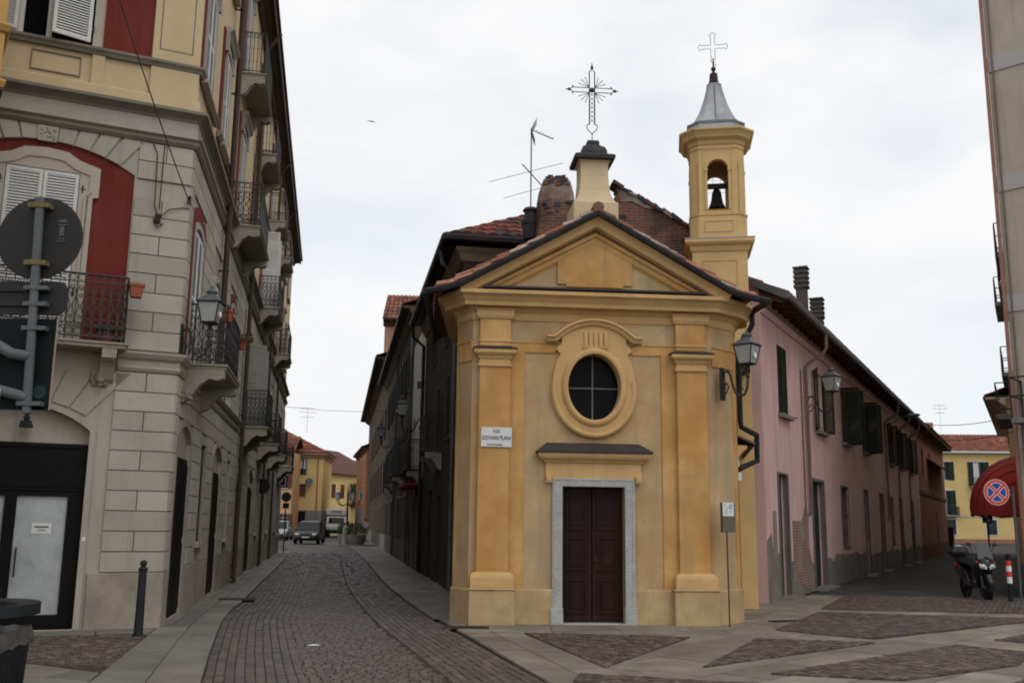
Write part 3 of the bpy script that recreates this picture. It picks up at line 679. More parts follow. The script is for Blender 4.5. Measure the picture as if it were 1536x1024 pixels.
for a, b in ((-2.45, -1.75), (-4.4, -3.3)): sc.prism(rect(a, b, 8.3, 8.62), -.002, .02, [rect(a + .015, b - .015, 8.315, 8.605)], 2, back=False)
sc.box(-.74, -.0, -.035, .019, 8.22, 8.695, 1); sc.box(-.74, .0, -.035, .019, 8.835, 11.2, 1); sc.box(-1.6, -1.42, -.03, .019, 8.22, 8.695, 1)
sc.prism(rect(-.64, -.12, 9.0, 10.9), -.038, -.03, [rect(-.62, -.14, 9.02, 10.88)], 2, back=False)
sc.build('sill_course', [mould, yellow, mould], pal)
# red panels
rp_ = MB()
rp_.M = MS
rp_.box(-1.47, -.75, .0, .018, 8.84, 11.1); rp_.prism(archrect(-3.37, -.83, 4.11, 6.86, 7.21), .025, .05)
rp_.M = None
for a, b, c, d in f1[:1]:
    rp_.prism(archrect(a - .3, b + .3, 4.15, d + .12, d + .36), -.034, 0, [archrect(a - .02, b + .02, 4.16, d - .12, d + .01)], back=False)
for a, b, c, d in f1[2:4]: rp_.prism(archrect(a - .28, b + .28, 4.15, d + .1, d + .3), -.034, 0, [archrect(a - .02, b + .02, 4.16, d - .12, d + .01)], back=False)
for L_ in (f2, f3):
    for a, b, c, d in L_: rp_.prism(rect(a - .38, b + .38, c - .02, d + .25), -.012, .02, [archrect(a - .01, b + .01, c - .01, d - .1, d + .01)], back=False)
rp_.each('red_panel', redp, pal)
# window surrounds and shutters along the street front
def win(a, b, c, d, dressed, opened, fm=mould_lt, sm=None):
    m = MB()
    m.prism(archrect(a - .09, b + .09, c - .02, d - .02, d + .1), -.05, .02, [archrect(a, b, c, d - .12, d)], back=False)
    if dressed:
        m.sweep([(a - .2, 0), (b + .2, 0)], [(0, d + .2), (.06, d + .2), (.12, d + .27), (.16, d + .29), (.16, d + .33), (0, d + .36)])
        m.box(a - .2, a - .1, -.08, .0, d - .15, d + .2); m.box(b + .1, b + .2, -.08, .0, d - .15, d + .2)
    if c > 4.2 and c not in (8.1, 11.6): m.box(a - .15, b + .15, -.12, .0, c - .07, c - .0)
    f = m.build('window', fm, pal)
    p = MB(); p.box(a, b, .22, .24, c, d); p.build('pane', glass, f)
    s = MB(); h = (b - a) / 2; sm_ = sm or white_sh
    if opened:
        for px, sg in ((a, 1), (b, -1)):                          # leaves standing square to the wall
            s = MB(TF((px, -.02, 0), -pi / 2)); louvre(s, 0, h, c + .02, d - .04, 0); s.build('shutter', sm_, f)
    else:
        for xa, xb in ((a + .02, a + h - .004), (a + h + .004, b - .02)): s = MB(); louvre(s, xa, xb, c + .02, d - .1, .0); s.build('shutter', sm_, f)
for i, q in enumerate(f1): win(*q, False, i in (3,), sm=(grey_sh if i == 3 else white_sh))
for i, q in enumerate(f2): win(*q, True, i in (4,))
for i, q in enumerate(f3): win(*q, True, False)
for q in EW['gw']:
    m = MB(); a, b, c, d = q; m.prism(rect(a - .05, b + .05, c - .02, d + .05), -.04, .02, [rect(a, b, c, d)], back=False); m.box(a - .1, b + .1, -.12, .0, c - .1, c - .02)
    f = m.build('window', beige2, pal); p = MB(); p.box(a, b, .05, .07, c, d); p.build('pane', glass, f)
    m = MB()
    for k in range(5): m.tube([(a + (b - a) * (k + .5) / 5, .02, c), (a + (b - a) * (k + .5) / 5, .02, d)], .01, 5)
    m.build('window_grille', iron, f)
for a, b, z0, zs, za, _ in EW['g']:
    m = MB(); m.prism(archrect(a - .13, b + .13, .03, zs, za + .13), -.032, .0, [archrect(a, b, .0, zs, za)], back=False, mi=0); fr = m.build('door_surround', granite, pal)
    m = MB(); m.prism(archrect(a, b, 2.58, max(zs, 2.6), za), .05, .14, mi=0); m.build('fanlight_panel', beige2, fr)
    m = MB(); m.box(a, b, .02, .06, .06, 2.58); m.box(a + .05, (a + b) / 2 - .02, .0, .02, .15, 1.2); m.box((a + b) / 2 + .02, b - .05, .0, .02, .15, 1.2)
    m.box(a + .05, (a + b) / 2 - .02, .0, .02, 1.3, 2.5); m.box((a + b) / 2 + .02, b - .05, .0, .02, 1.3, 2.5); m.build('door', shopframe, fr)
    m = MB(); m.box(a - .02, b + .06, -.16, .2, .0, .06); m.build('doorstep', slabm[3], fr)
# balconies: slab on scrolled corbels, wrought-iron railing
def corbel(mb, x, w_, ztop, dep, h):
    pts = [(0, ztop), (-dep * .97, ztop), (-dep * .97, ztop - h * .28), (-dep * .8, ztop - h * .36), (-dep * .62, ztop - h * .30), (-dep * .42, ztop - h * .5), (-dep * .25, ztop - h * .85), (0, ztop - h)]
    n = len(pts); P = [(x, y, z) for y, z in pts] + [(x + w_, y, z) for y, z in pts]
    mb.add(P, [list(range(n)), [n + i for i in range(n)][::-1]] + [(i, n + i, n + (i + 1) % n, (i + 1) % n) for i in range(n)])
def balcony(x0, x1, z, dep, M=None, ornate=None, h=.98, wide=True, parent=pal, matb=None):
    m = MB(M); m.box(x0, x1, -dep, 0, z - .09, z); m.box(x0 - .03, x1 + .03, -dep - .03, 0, z - .04, z - .005)
    sl_ = m.build('balcony_slab', matb or mat('balcony_stone', (.30, .27, .22), var=.15, scale=3, stain=(.18, .15, .12), stain_amt=.6), parent, bevel=.01)
    m = MB(M); cw = .2
    for cx in ((x0 + .0, x1 - cw) if wide else (x0 + .12, x1 - .32)): corbel(m, cx, cw, z - .091, dep, .48)
    m.each('corbel', MATS.get('balcony_stone') or beige, sl_)
    m = MB(M); e = .035
    if ornate is None: ornate = parent is pal and z < 11
    railing(m, [(x0 + e, -.01), (x0 + e, -dep + e), (x1 - e, -dep + e), (x1 - e, -.01)], z, h, ornate=ornate, step=.115 if ornate else .085)
    m.build('railing', iron, sl_); return sl_
b1 = balcony(.62, 2.95, 4.06, .66, ornate=True)
for x0, x1 in ((11.4, 13.6), (17.4, 19.6), (23, 25), (31, 33.2)): balcony(x0, x1, 4.06, .70)
for x0, x1 in ((5.85, 8.7), (14.4, 17.0), (22.9, 25.2)): balcony(x0, x1, 7.97, .64, ornate=None)
for x0, x1 in ((5.7, 8.1), (10.7, 13.1), (16.9, 19.2), (21.6, 23.9)): balcony(x0, x1, 11.48, .56)
bs = balcony(-3.4, -.78, 4.12, .5, MS, ornate=True, wide=False)
# lion mask under the south balcony, and a second on the street front
for M_, nm_ in ((MS @ Matrix.Translation((-1.08, -.06, 3.62)), 0), (Matrix.Translation((.5, -.06, 3.5)), 1)):
    m = MB(M_)
    for k in range(9):
        a = pi * (k / 8) * 1.5 - pi * .25; m.ell((cos(a) * .105, .02, sin(a) * .12 + .02), (.045, .05, .05), 8, 6)
    m.ell((0, -.02, 0.03), (.085, .09, .10), 12, 8); m.ell((0, -.09, -.02), (.05, .05, .045), 10, 6); m.ell((0, -.10, .0), (.028, .03, .02), 8, 5); m.ell((0, -.07, -.09), (.045, .05, .03), 8, 5)
    m.ell((-.045, -.07, .06), (.03, .03, .018), 8, 5); m.ell((.045, -.07, .06), (.03, .03, .018), 8, 5)
    m.box(-.12, .12, -.02, .06, -.05, .36) if nm_ == 0 else None
    m.build('lion_mask', mat('stained_carved_stone', (.26, .215, .16), var=.2, scale=12, stain=(.1, .08, .06), stain_amt=.7), pal, smooth=True)
# south front: shop entrance below
m = MB(MS)
m.prism(archrect(-3.13, -1.07, .05, 2.87, 3.28), -.05, .03, [archrect(-3.05, -1.15, .0, 2.85, 3.2)], back=False); m.box(-1.15, -1.07, -.05, .0, .0, .05)
so_ = m.build('door_surround', beige, pal)
m = MB(MS); m.prism(archrect(-3.05, -1.15, 2.66, 2.85, 3.2), .14, .18); m.build('tympanum_panel', beige, so_)
m = MB(MS); m.box(-3.05, -1.15, .10, .2, 1.98, 2.66); m.box(-3.05, -1.15, .07, .1, 2.60, 2.66); m.box(-3.05, -1.15, .085, .1, 2.03, 2.08); m.build('shop_fascia', shopframe, so_)
m = MB(MS)
for a, b in ((-3.05, -2.97), (-2.18, -2.02), (-1.36, -1.15)): m.box(a, b, .12, .2, .05, 1.98)
m.box(-3.05, -1.15, .121, .199, .05, .24); m.box(-3.05, -1.15, .121, .199, 1.90, 1.98)
fr = m.build('shopfront', shopframe, so_)
for a, b in ((-2.97, -2.18), (-2.02, -1.36)):
    m = MB(MS); m.box(a, b, .16, .17, .24, 1.90); m.build('papered_glass_pane', paperw, fr)
m = MB(MS); m.tube([(-1.97, .12, .78), (-1.97, .06, .80), (-1.97, .06, 1.15), (-1.97, .12, 1.17)], .014, 6); m.build('door_handle', iron, fr, smooth=True)
m = MB(MS); m.box(-1.80, -1.54, .154, .158, 1.37, 1.52); nt_ = m.build('paper_notice', paper, fr)
m = MB(MS); m.box(-1.76, -1.58, .152, .154, 1.455, 1.475)
m.box(-1.72, -1.62, .152, .154, 1.425, 1.433); m.box(-1.74, -1.6, .152, .154, 1.405, 1.411); m.build('notice_lines', black, fr)
m = MB(MS); m.box(-3.1, -1.12, -.02, .2, 0, .05); m.build('threshold', slabm[3], so_)
m = MB(MS); m.box(-2.08, -1.93, -.05, .02, 2.9, 2.96); m.lathe([(.03, 2.96), (.045, 3.0), (.03, 3.05), (.012, 3.08)], (-2.0, -.02, 0), 8); m.box(-2.09, -1.91, -.14, .02, 2.86, 2.9)
m.build('wall_floodlight', binm, so_)
m = MB(MS); m.box(-1.13, -1.085, -.056, -.05, 1.27, 1.33); m.build('doorbell', paper, so_)
# south front: shuttered balcony window in the red niche
m = MB(MS)
outer = [(-2.79, 4.11), (-1.41, 4.11), (-1.41, 6.38), (-1.33, 6.4), (-1.33, 6.86), (-1.62, 6.94), (-1.80, 7.05), (-2.1, 7.08), (-2.4, 7.05), (-2.58, 6.94), (-2.87, 6.86), (-2.87, 6.4), (-2.79, 6.38)]
m.prism(outer, -.03, .03, [rect(-2.62, -1.61, 4.11 + .01, 6.74)], back=False)
inn = [(-2.70, 4.13), (-1.50, 4.13), (-1.50, 6.44), (-1.43, 6.46), (-1.43, 6.78), (-1.66, 6.85), (-1.84, 6.96), (-2.1, 6.98), (-2.36, 6.96), (-2.54, 6.85), (-2.77, 6.78), (-2.77, 6.46), (-2.70, 6.44)]
m.prism(inn, -.05, -.03, [[(x * .94 - .126, 4.13 + (z - 4.13) * .975 + .01) for x, z in inn]], back=False)
f = m.build('window', mat('pale_window_surround', (.42, .38, .31), var=.06), pal)
def hinged(M, x, z): 
    q = MB(M); q.box(x - .04, x + .04, -.03, -.005, z - .01, z + .01); q.box(x - .012, x + .012, -.035, -.005, z - .06, z + .06); return q
m = MB(MS); louvre(m, -2.61, -2.115, 4.13, 6.73, .015); m.build('shutter', white_sh, f); m = MB(MS); louvre(m, -2.105, -1.62, 4.13, 6.73, .015); m.build('shutter', white_sh, f)
for x in (-2.68, -1.56):
    for z in (6.5, 4.9): hinged(MS, x, z).build('shutter_stay', iron, f)
# south front: upper window with one leaf ajar
for z0, z1 in ((8.85, 10.95), (12.25, 14.1)):
    m = MB(MS); m.prism(rect(-2.78, -1.50, z0 - .02, z1 + .12), -.03, .02, [rect(-2.66, -1.62, z0 - .03, z1)], back=False); f = m.build('window', mat('pale_window_surround', (.42, .38, .31)), pal)
    m = MB(MS); m.box(-2.66, -2.60, .0, .08, z0, z1); m.box(-2.28, -2.2, .0, .08, z0, z1); m.box(-2.66, -1.62, .0, .08, z1 - .06, z1); m.build('sash_frame', whitewall, f)
    m = MB(MS @ TF((-1.66, -.03, 0), rad(14)));  louvre(m, -.56, 0, z0 + .02, z1 - .02, 0); m.build('shutter', white_sh, f)
    m = MB(MS @ TF((-2.68, -.04, 0), rad(-168))); louvre(m, 0, .5, z0 + .02, z1 - .02, 0); m.build('shutter', white_sh, f)
    hinged(MS, -1.62, z0 + .25).build('shutter_stay', iron, f)
# carved keystone
m = MB(MS); m.prism([(-2.24, 7.17), (-1.98, 7.17), (-1.96, 7.41), (-2.26, 7.41)], -.05, .0)
for k in range(14): m.ell((random.uniform(-2.2, -2.0), -.05, random.uniform(7.21, 7.38)), (.025, .02, .02), 6, 4)
m.build('carved_keystone', beige, pal)
# eaves, gutter and roof
ev = MB(); pe = [SP(-8), (0, 0), (LEN, 0)]
ev.sweep(pe, [(0, 14.82), (.08, 14.84), (.12, 14.95), (.30, 15.0), (.30, 15.06), (0, 15.1)]); ev.build('eaves', mat('brown_painted_eaves', (.10, .078, .06), var=.2), pal)
gt = MB(); gt.sweep(pe, [(.30, 15.04), (.30, 15.0), (.33, 14.96), (.40, 14.96), (.42, 15.02), (.42, 15.09), (.30, 15.09)]); gt.build('gutter', darkmetal, pal)
ro = MB(); ro.add([(*SP(-8, -.5), 15.1), (.35, -.5, 15.1), (LEN, -.5, 15.1), (LEN, 6, 17.2), (3, 6, 17.2), (*SP(-8, 6), 17.2)], [(0, 1, 4, 5), (1, 2, 3, 4)]); ro.build('roof', otiles[0], pal)
# downpipes with brackets
def dpipe(x, zt, zb, out_=.09, r=.045, m_=pipe_br, par=pal, M=None, top=True, kick=True):
    q = MB(M); P = ([(x, -.5, zt), (x, -.42, zt - .12), (x, -out_ - .02, zt - .5)] if top else [(x, -out_, zt)]) + [(x, -out_, zt - .65 if top else zt - .05), (x, -out_, zb + .15)] + ([(x, -out_ - .02, zb + .06), (x, -out_ + .06, zb)] if kick else [(x, -out_, zb)])
    q.tube(P, r, 10); o = q.build('downpipe', m_, par, smooth=True); q = MB(M); z = zb + .4
    while z < zt - .7: q.lathe([(r + .012, 0), (r + .012, .035)], (x, -out_, z), 8); q.box(x - .012, x + .012, -out_ + r, 0, z, z + .035); z += 1.9
    q.build('pipe_bracket', iron, o)
dpipe(4.3, 14.95, 4.2, .14, .062); dpipe(10.55, 14.95, .05, .13, .055); dpipe(20.5, 14.95, .05, .10); dpipe(26.5, 14.95, .05, .1)
# surface cables and junction box on the corner stones
m = MB(MS)
m.tube([(-.62, -.045, 7.42), (-.54, -.05, 7.25), (-.52, -.05, 6.4), (-.45, -.06, 6.2)], .008, 5); m.tube([(-.44, -.045, 7.4), (-.45, -.05, 6.35)], .008, 5)
m.tube([(-.45, -.06, 6.2), (-.3, -.07, 6.36), (-.1, -.05, 6.42), (0, -.05, 6.42)], .008, 5); m.tube([(-.38, -.06, 6.12), (-.46, -.08, 6.04), (-.52, -.06, 6.16), (-.44, -.07, 6.22)], .012, 5); m.box(-.5, -.42, -.09, -.03, 6.12, 6.26)
m.build('surface_cable', rustiron, pal)
# flower pots and boxes on the balconies
def plant(mb, c, r, n, mats_n=3, up=.5):
    for _ in range(n):
        a, b = random.uniform(0, 2 * pi), random.uniform(-.4, 1); d = random.uniform(.3, 1) ** .5 * r
        p = Vector((c[0] + d * cos(a) * cos(b), c[1] + d * sin(a) * cos(b), c[2] + d * sin(b) * up)); s_ = random.uniform(.02, .045) * (1 if r < .4 else 1.6)
        u_ = Vector((random.uniform(-1, 1), random.uniform(-1, 1), random.uniform(-1, 1))).normalized(); v_ = u_.orthogonal().normalized()
        mb.add([p - u_ * s_, p + v_ * s_ * .5, p + u_ * s_, p - v_ * s_ * .5], [(0, 1, 2, 3)], random.randrange(mats_n))
def potted(M, x, y, z, leaf, r, lab, box=False, hang=False, n=160):
    q = M @ Vector((x, y, z)); t = thing('flower_box' if box else 'flower_pot', lab, 'plant', q)
    t.rotation_euler = (0, 0, M.to_euler().z)
    m = MB()
    if box: m.add([(x * k, y * k, z) for z, k in ((0, .75), (.16, 1.), (.16, 1.12), (.2, 1.12)) for x, y in ((-.1, -.09), (.1, -.09), (.1, .09), (-.1, .09))], [(0, 3, 2, 1), (12, 13, 14, 15)] + [(i * 4 + j, i * 4 + (j + 1) % 4, i * 4 + 4 + (j + 1) % 4, i * 4 + 4 + j) for i in range(3) for j in range(4)])
    else: m.lathe([(.07, 0), (.10, .14), (.115, .14), (.115, .17), (.09, .17)], n=12)
    m.build('pot', terracot, t)
    m = MB(); plant(m, (0, 0, .2), r, n, len(leaf)); m.build('foliage', leaf, t)
WE = TF(LOC_E, RE); WS = TF(LOC_E, RS)
potted(WS, -.70, -.42, 4.83, leafg, .04, 'empty terracotta box hooked on the balcony rail in front of the big red niche', box=True, n=6)
potted(WE, 3.05, -.66, 4.72, [driedl, driedl, leafg[1]], .22, 'terracotta pot with dried ochre flowers on the first street balcony', n=300)
potted(WE, 3.08, -.5, 4.5, [pinkfl, leafg[1], leafg[2]], .13, 'small pot with pink flowers below the dried ochre flowers on the balcony')
potted(WE, .85, -.6, 4.8, leafg, .05, 'terracotta box on the near rail of the first street balcony', box=True, n=8)
potted(WS, -1.05, -.2, 4.13, leafg[:2], .16, 'pot with a dark green plant standing on the south balcony floor')

# ------------------------------------------------------------------ chapel (local x along the front, y away from the camera)
LOC_C = (1.38, 16.42, 0); RC = rad(5)
ch = thing('chapel', 'small ochre yellow baroque chapel with a pediment and an oval window', 'chapel', LOC_C, RC)
FL = [(-2.02, 4.2), (-2.27, .42), (-2.05, 0), (2.05, 0), (2.5, .34), (2.62, .52), (3.68, 4.45)]       # plan of the outer wall, left to right
m = MB()
front_holes = [rect(-.52, .52, .0, 2.21), ellipse(.01, 3.87, .45, .56)]
m.prism([(-2.05, 0), (2.05, 0), (2.05, 5.5), (-2.05, 5.5)], 0, .3, [rect(-.52, .52, .001, 2.21), ellipse(.01, 3.87, .45, .56)], 0, back=False)
for a, b in zip(FL, FL[1:]):
    if a == FL[2]: continue
    zt = 5.5 if b[0] < 2.6 and a[1] < 3 else 4.85
    m.poly([(*a, 0), (*b, 0), (*b, zt), (*a, zt)], 0 if a[0] < 2.6 else 1)
m.poly([(-2.0, .32, 0), (2.0, .32, 0), (2.0, .32, 5.4), (-2, .32, 5.4)], 2)
m.add([(-2.05, .02, 5.5), (2.05, .02, 5.5), (.0, .02, 6.75), (-2.05, .3, 5.5), (2.05, .3, 5.5), (0, .3, 6.75)], [(0, 1, 2), (3, 5, 4)], 0)
m.build('wall', [ochre_pale, ochre_pale, darkvoid], ch)
# ochre lesenes and bands framing the pale panels
m = MB()
m.prism([(-1.45, .5), (-1.17, .5), (-1.17, 4.44), (-.93 + .14, 4.44), (-.66, 4.44), (-.6, 4.5), (-.72, 4.62), (-1.45, 4.62)], -.022, 0, back=False)
m.prism([(1.17, .5), (1.45, .5), (1.45, 4.62), (.75, 4.62), (.62, 4.5), (.68, 4.44), (1.17, 4.44)], -.022, 0, back=False)
m.prism(rect(-1.41, 1.41, 4.60, 4.625), -.035, -.02, back=False)
for pth in (FL[:3], FL[3:6]):
    m.sweep(pth, [(0, 4.28), (.022, 4.28), (.022, 4.6), (.035, 4.6), (.035, 4.625), (0, 4.625)])
# narrow ochre strips at the splayed corners
for (xa, ya), (xb, yb), t0, t1 in ((FL[1], FL[2], -.02, .10), (FL[4], FL[5], .0, 1.0)):
    pa = (xa + (xb - xa) * t0, ya + (yb - ya) * t0); pb = (xa + (xb - xa) * t1, ya + (yb - ya) * t1); m.sweep([pa, pb], [(0, .5), (.02, .5), (.02, 5.05), (0, 5.05)])
m.each('wall_band', ochre, ch)
# plinth all round
m = MB()
FLp = FL
m.sweep(FL[:3] + [(-1.99, 0)], [(0, 0), (.05, 0), (.05, .535), (.035, .56), (0, .565)])
m.sweep([(-1.38, 0), (-.69, 0)], [(0, 0), (.05, 0), (.05, .535), (.035, .56), (0, .565)]); m.sweep([(.69, 0), (1.38, 0)], [(0, 0), (.05, 0), (.05, .535), (.035, .56), (0, .565)])
m.sweep([(1.99, 0)] + FL[3:], [(0, 0), (.05, 0), (.05, .535), (.035, .56), (0, .565)])
m.each('plinth', ochre_base, ch)
# pilasters
for sx in (-1, 1):
    c_ = 1.675 * sx
    m = MB()
    m.box(c_ - .26, c_ + .26, -.11, 0, .80, 4.46); m.box(c_ - .26, c_ + .26, -.085, 0, 4.52, 5.0)
    pil = m.build('pilaster', ochre, ch, bevel=.01)
    m = MB(); m.box(c_ - .37, c_ + .37, -.20, 0, 0, .545); m.sweep([(c_ - .37, 0), (c_ - .37, -.20 + .0), (c_ + .37, -.20), (c_ + .37, 0)], [(0, .545), (.02, .55), (.02, .57), (0, .575), (-.05, .575), (-.05, .545)]); m.build('pilaster_plinth', ochre_base, pil, bevel=.008)
    m = MB(); m.sweep([(c_ - .26, 0), (c_ - .26, -.11), (c_ + .26, -.11), (c_ + .26, 0)], [(0, .575), (.085, .575), (.09, .60), (.09, .74), (.075, .79), (.04, .82), (.0, .83)], caps=True); m.build('pilaster_base', ochre_trim, pil)
    m = MB(); pp = [(c_ - .26, 0), (c_ - .26, -.11), (c_ + .26, -.11), (c_ + .26, 0)]
    m.sweep(pp, [(0, 4.17), (.025, 4.17), (.03, 4.195), (.005, 4.21), (0, 4.3), (.02, 4.305), (.035, 4.345), (.075, 4.375), (.095, 4.40), (.095, 4.455), (0, 4.458)]); m.build('capital', ochre_trim, pil)
    m = MB(); m.sweep(pp, [(-.02, 4.458), (.11, 4.458), (.115, 4.475), (.0, 4.52), (-.02, 4.52)]); m.build('lead_flashing', leaddark, pil)
    m = MB(); m.sweep([(c_ - .26, 0), (c_ - .26, -.085), (c_ + .26, -.085), (c_ + .26, 0)], [(0, 4.60), (.015, 4.60), (.015, 4.625), (0, 4.63)]); m.sweep([(c_ - .27, 0), (c_ - .27, -.085), (c_ + .27, -.085), (c_ + .27, 0)], [(0, 4.99), (.02, 4.99), (.045, 5.04), (.05, 5.12), (.09, 5.16), (0, 5.17)]); m.build('frieze_block', ochre_trim, pil)
# main cornice, with the front step breaking forward
m = MB()
cp = [(-2.02, 3.6), (-2.27, .42), (-2.05, .0), (2.05, .0), (2.5, .34), (2.62, .52), (2.8, 1.1)]
m.sweep(cp, [(0, 4.98), (.02, 4.98), (.035, 5.02), (.035, 5.10), (.10, 5.17), (.24, 5.19), (.25, 5.25), (.31, 5.33), (.37, 5.37), (.37, 5.43), (0, 5.46)])
cor = m.build('cornice', ochre_trim, ch)
# pediment: tympanum, raking cornices, plaque
m = MB()
m.prism([(-1.95, 5.46), (1.95, 5.46), (0, 6.62)], -.10, -.05, back=False); ped = m.build('pediment', ochre_pale, ch)
def rake(mb, x0, z0, zp, prof, y0, xc=.02):
    mb.sweep3([(-x0 + xc, y0, z0), (xc, y0, zp), (x0 + xc, y0, z0)], prof, up=(0, -1, 0))
m = MB(); s_ = (6.86 - 5.47) / 2.5
# outer raking cornice (profile: a across the slope, b towards the camera)
rake(m, 2.30, 5.44, 6.74, [(-.10, -.1), (-.10, .36), (-.04, .37), (.0, .33), (.05, .30), (.11, .28), (.135, .22), (.135, -.1)], 0)
m.build('raking_cornice', ochre_trim, ped)
m = MB()
rake(m, 1.92, 5.46, 6.50, [(-.02, -.05), (-.02, .19), (.03, .18), (.05, .15), (.13, .14), (.14, .12), (.17, .11), (.17, -.05)], 0)
m.build('tympanum_moulding', ochre, ped)
m = MB(); m.prism([(-.63, 5.62), (-.48, 5.62), (-.48, 5.575), (.51, 5.575), (.51, 5.62), (.66, 5.62), (.66, 6.06), (.02, 6.42), (-.63, 6.06)], -.135, -.09, back=False); m.build('plaque', ochre, ped)
m = MB(); m.box(-1.9, 1.92, -.38, -.06, 5.462, 5.495); m.build('lead_flashing', leaddark, ped)
# oval window, its moulded surround and hood
m = MB()
out_ring = [( .01 + .71 * cos(t), 3.80 + .77 * sin(t)) for t in [pi * (.5 + .5) + pi * i / 24 for i in range(25)]]
top = [(.72, 3.85), (.70, 4.1), (.64, 4.32), (.58, 4.42), (.66, 4.50), (.62, 4.56), (.56, 4.60), (.56, 4.66)] 
arc = arch(-.54, .56, 4.70, 4.92, 16)
shape = out_ring + top + arc[::-1] + [(-x + .02, z) for x, z in reversed(top)]
m.prism(shape, -.075, 0, [ellipse(.01, 3.87, .46, .57)], back=False)
sur = m.build('window_surround', ochre_trim, ch)
def ringo(mb, cx, cz, rx, rz, prof, y, n=56, a0=0, a1=2 * pi):
    full = abs(a1 - a0 - 2 * pi) < 1e-6; R = []
    for i in range(n + (0 if full else 1)):
        t = a0 + (a1 - a0) * i / n; nx, nz = cos(t) / rx, sin(t) / rz; l = math.hypot(nx, nz); nx /= l; nz /= l
        R.append([(cx + rx * cos(t) + nx * o, y - d, cz + rz * sin(t) + nz * o) for o, d in prof])
    k = len(prof); F = []
    for i in range(n):
        for j in range(k):
            j2 = (j + 1) % k; i2 = (i + 1) % len(R); F.append((i * k + j, i * k + j2, i2 * k + j2, i2 * k + j))
    mb.add([p for r in R for p in r], F)
m = MB()
ringo(m, .01, 3.87, .45, .56, [(0, -.2), (0, .12), (.03, .135), (.07, .13), (.10, .10), (.115, .07), (.115, -.0)], 0)
ringo(m, .01, 3.80, .70, .765, [(-.06, .06), (-.06, .085), (-.03, .105), (.0, .10), (.025, .07), (.025, 0)], 0, 40, pi * .93, pi * 2.07)
m.build('oval_moulding', ochre_trim, sur, smooth=True)
m = MB()
hood = [(-.80, 4.66), (-.66, 4.66)] + arch(-.62, .64, 4.68, 4.955, 16)[1:-1] + [(.68, 4.66), (.82, 4.66)]
m.sweep3([(x, 0, z) for x, z in hood], [(-.07, 0), (-.07, .17), (-.04, .18), (-.01, .14), (.03, .12), (.045, .09), (.045, 0)], up=(0, -1, 0)); m.build('hood_moulding', ochre_trim, sur)
m = MB()
for i in range(5):
    x = -.16 + .085 * i; m.prism([(x, 4.56), (x + .05, 4.56), (x + .06, 4.80), (x - .01, 4.80)], -.105, -.07, back=False)
m.box(-.19, .24, -.10, -.07, 4.53, 4.565); 
for i in range(9): m.ell((-.17 + .05 * i, -.09, 4.50), (.022, .025, .022), 8, 5)
m.build('fluted_keystone', ochre_trim, sur)
m = MB(); m.prism(ellipse(.01, 3.87, .46, .57), .16, .17, back=False); gl = m.build('oval_window', glass_oval, ch)
m = MB(); m.box(.0, .02, .13, .16, 3.31, 4.43); m.box(-.44, .46, .131, .16, 3.86, 3.88); m.build('glazing_bar', mat('grey_glazing_bar', (.16, .15, .15)), gl)
# door, stone frame, frieze and canopy
m = MB()
m.prism([(-.69, 0), (-.52, 0), (-.52, 2.21), (.52, 2.21), (.52, 0), (.69, 0), (.69, 2.345), (-.69, 2.345)], -.06, .10, back=False)
m.box(-.715, -.51, -.085, .05, 0, .27); m.box(.51, .715, -.085, .05, 0, .27); m.box(-.52, .52, -.10, .3, -.02, .025)
m.prism([(-.66, .28), (-.635, .28), (-.635, 2.31), (.635, 2.31), (.635, .28), (.66, .28), (.66, 2.335), (-.66, 2.335)], -.068, -.06, back=False)
df = m.build('door_frame', granite_lt, ch, bevel=.006)
m = MB(); m.box(-.80, .80, -.055, 0, 2.345, 2.62)
for x in (-.75, .75): m.box(x - .05, x + .05, -.09, -.05, 2.27, 2.40); m.box(x - .03, x + .03, -.11, -.09, 2.30, 2.38)
fz = m.build('door_frieze', ochre_trim, ch)
m = MB(); m.sweep([(-.80, 0), (-.80, -.055), (.80, -.055), (.80, 0)], [(0, 2.60), (.03, 2.60), (.05, 2.63), (.09, 2.65), (.12, 2.68), (.14, 2.72), (.14, 2.75), (0, 2.755)])
can = m.build('canopy', ochre_trim, ch)
m = MB(); m.add([(-.97, -.22, 2.755), (.97, -.22, 2.755), (.97, 0, 2.755), (-.97, 0, 2.755), (-.97, -.22, 2.785), (.97, -.22, 2.785), (.97, 0, 2.785), (-.97, 0, 2.785), (-.78, -.01, 2.93), (.78, -.01, 2.93)],
               [(0, 1, 5, 4), (1, 2, 6, 5), (3, 0, 4, 7), (4, 5, 9, 8), (5, 6, 9), (7, 4, 8), (0, 3, 2, 1)]); m.build('lead_canopy_roof', leaddark, can)
for sx in (-1, 1):
    m = MB(); x0, x1 = sorted((.005 * sx, .52 * sx)); m.box(x0, x1, .16, .22, .03, 2.21)
    for z0, z1 in ((.16, .72), (.84, 1.40), (1.50, 2.10)):
        a, b = x0 + .07, x1 - .07
        m.prism(rect(a, b, z0, z1), .145, .161, [rect(a + .05, b - .05, z0 + .05, z1 - .05)], back=False); m.prism(rect(a + .08, b - .08, z0 + .08, z1 - .08), .150, .162, back=False)
    m.box(x0 + .0, x1 - .0, .148, .161, .03, .12)
    d = m.build('door', doorwood, ch, bevel=.006)
m = MB(); m.ell((.06, .13, 1.0), (.022, .03, .022), 10, 6); m.box(.045, .075, .14, .161, .88, 1.08); m.build('door_knob', rustiron, d)
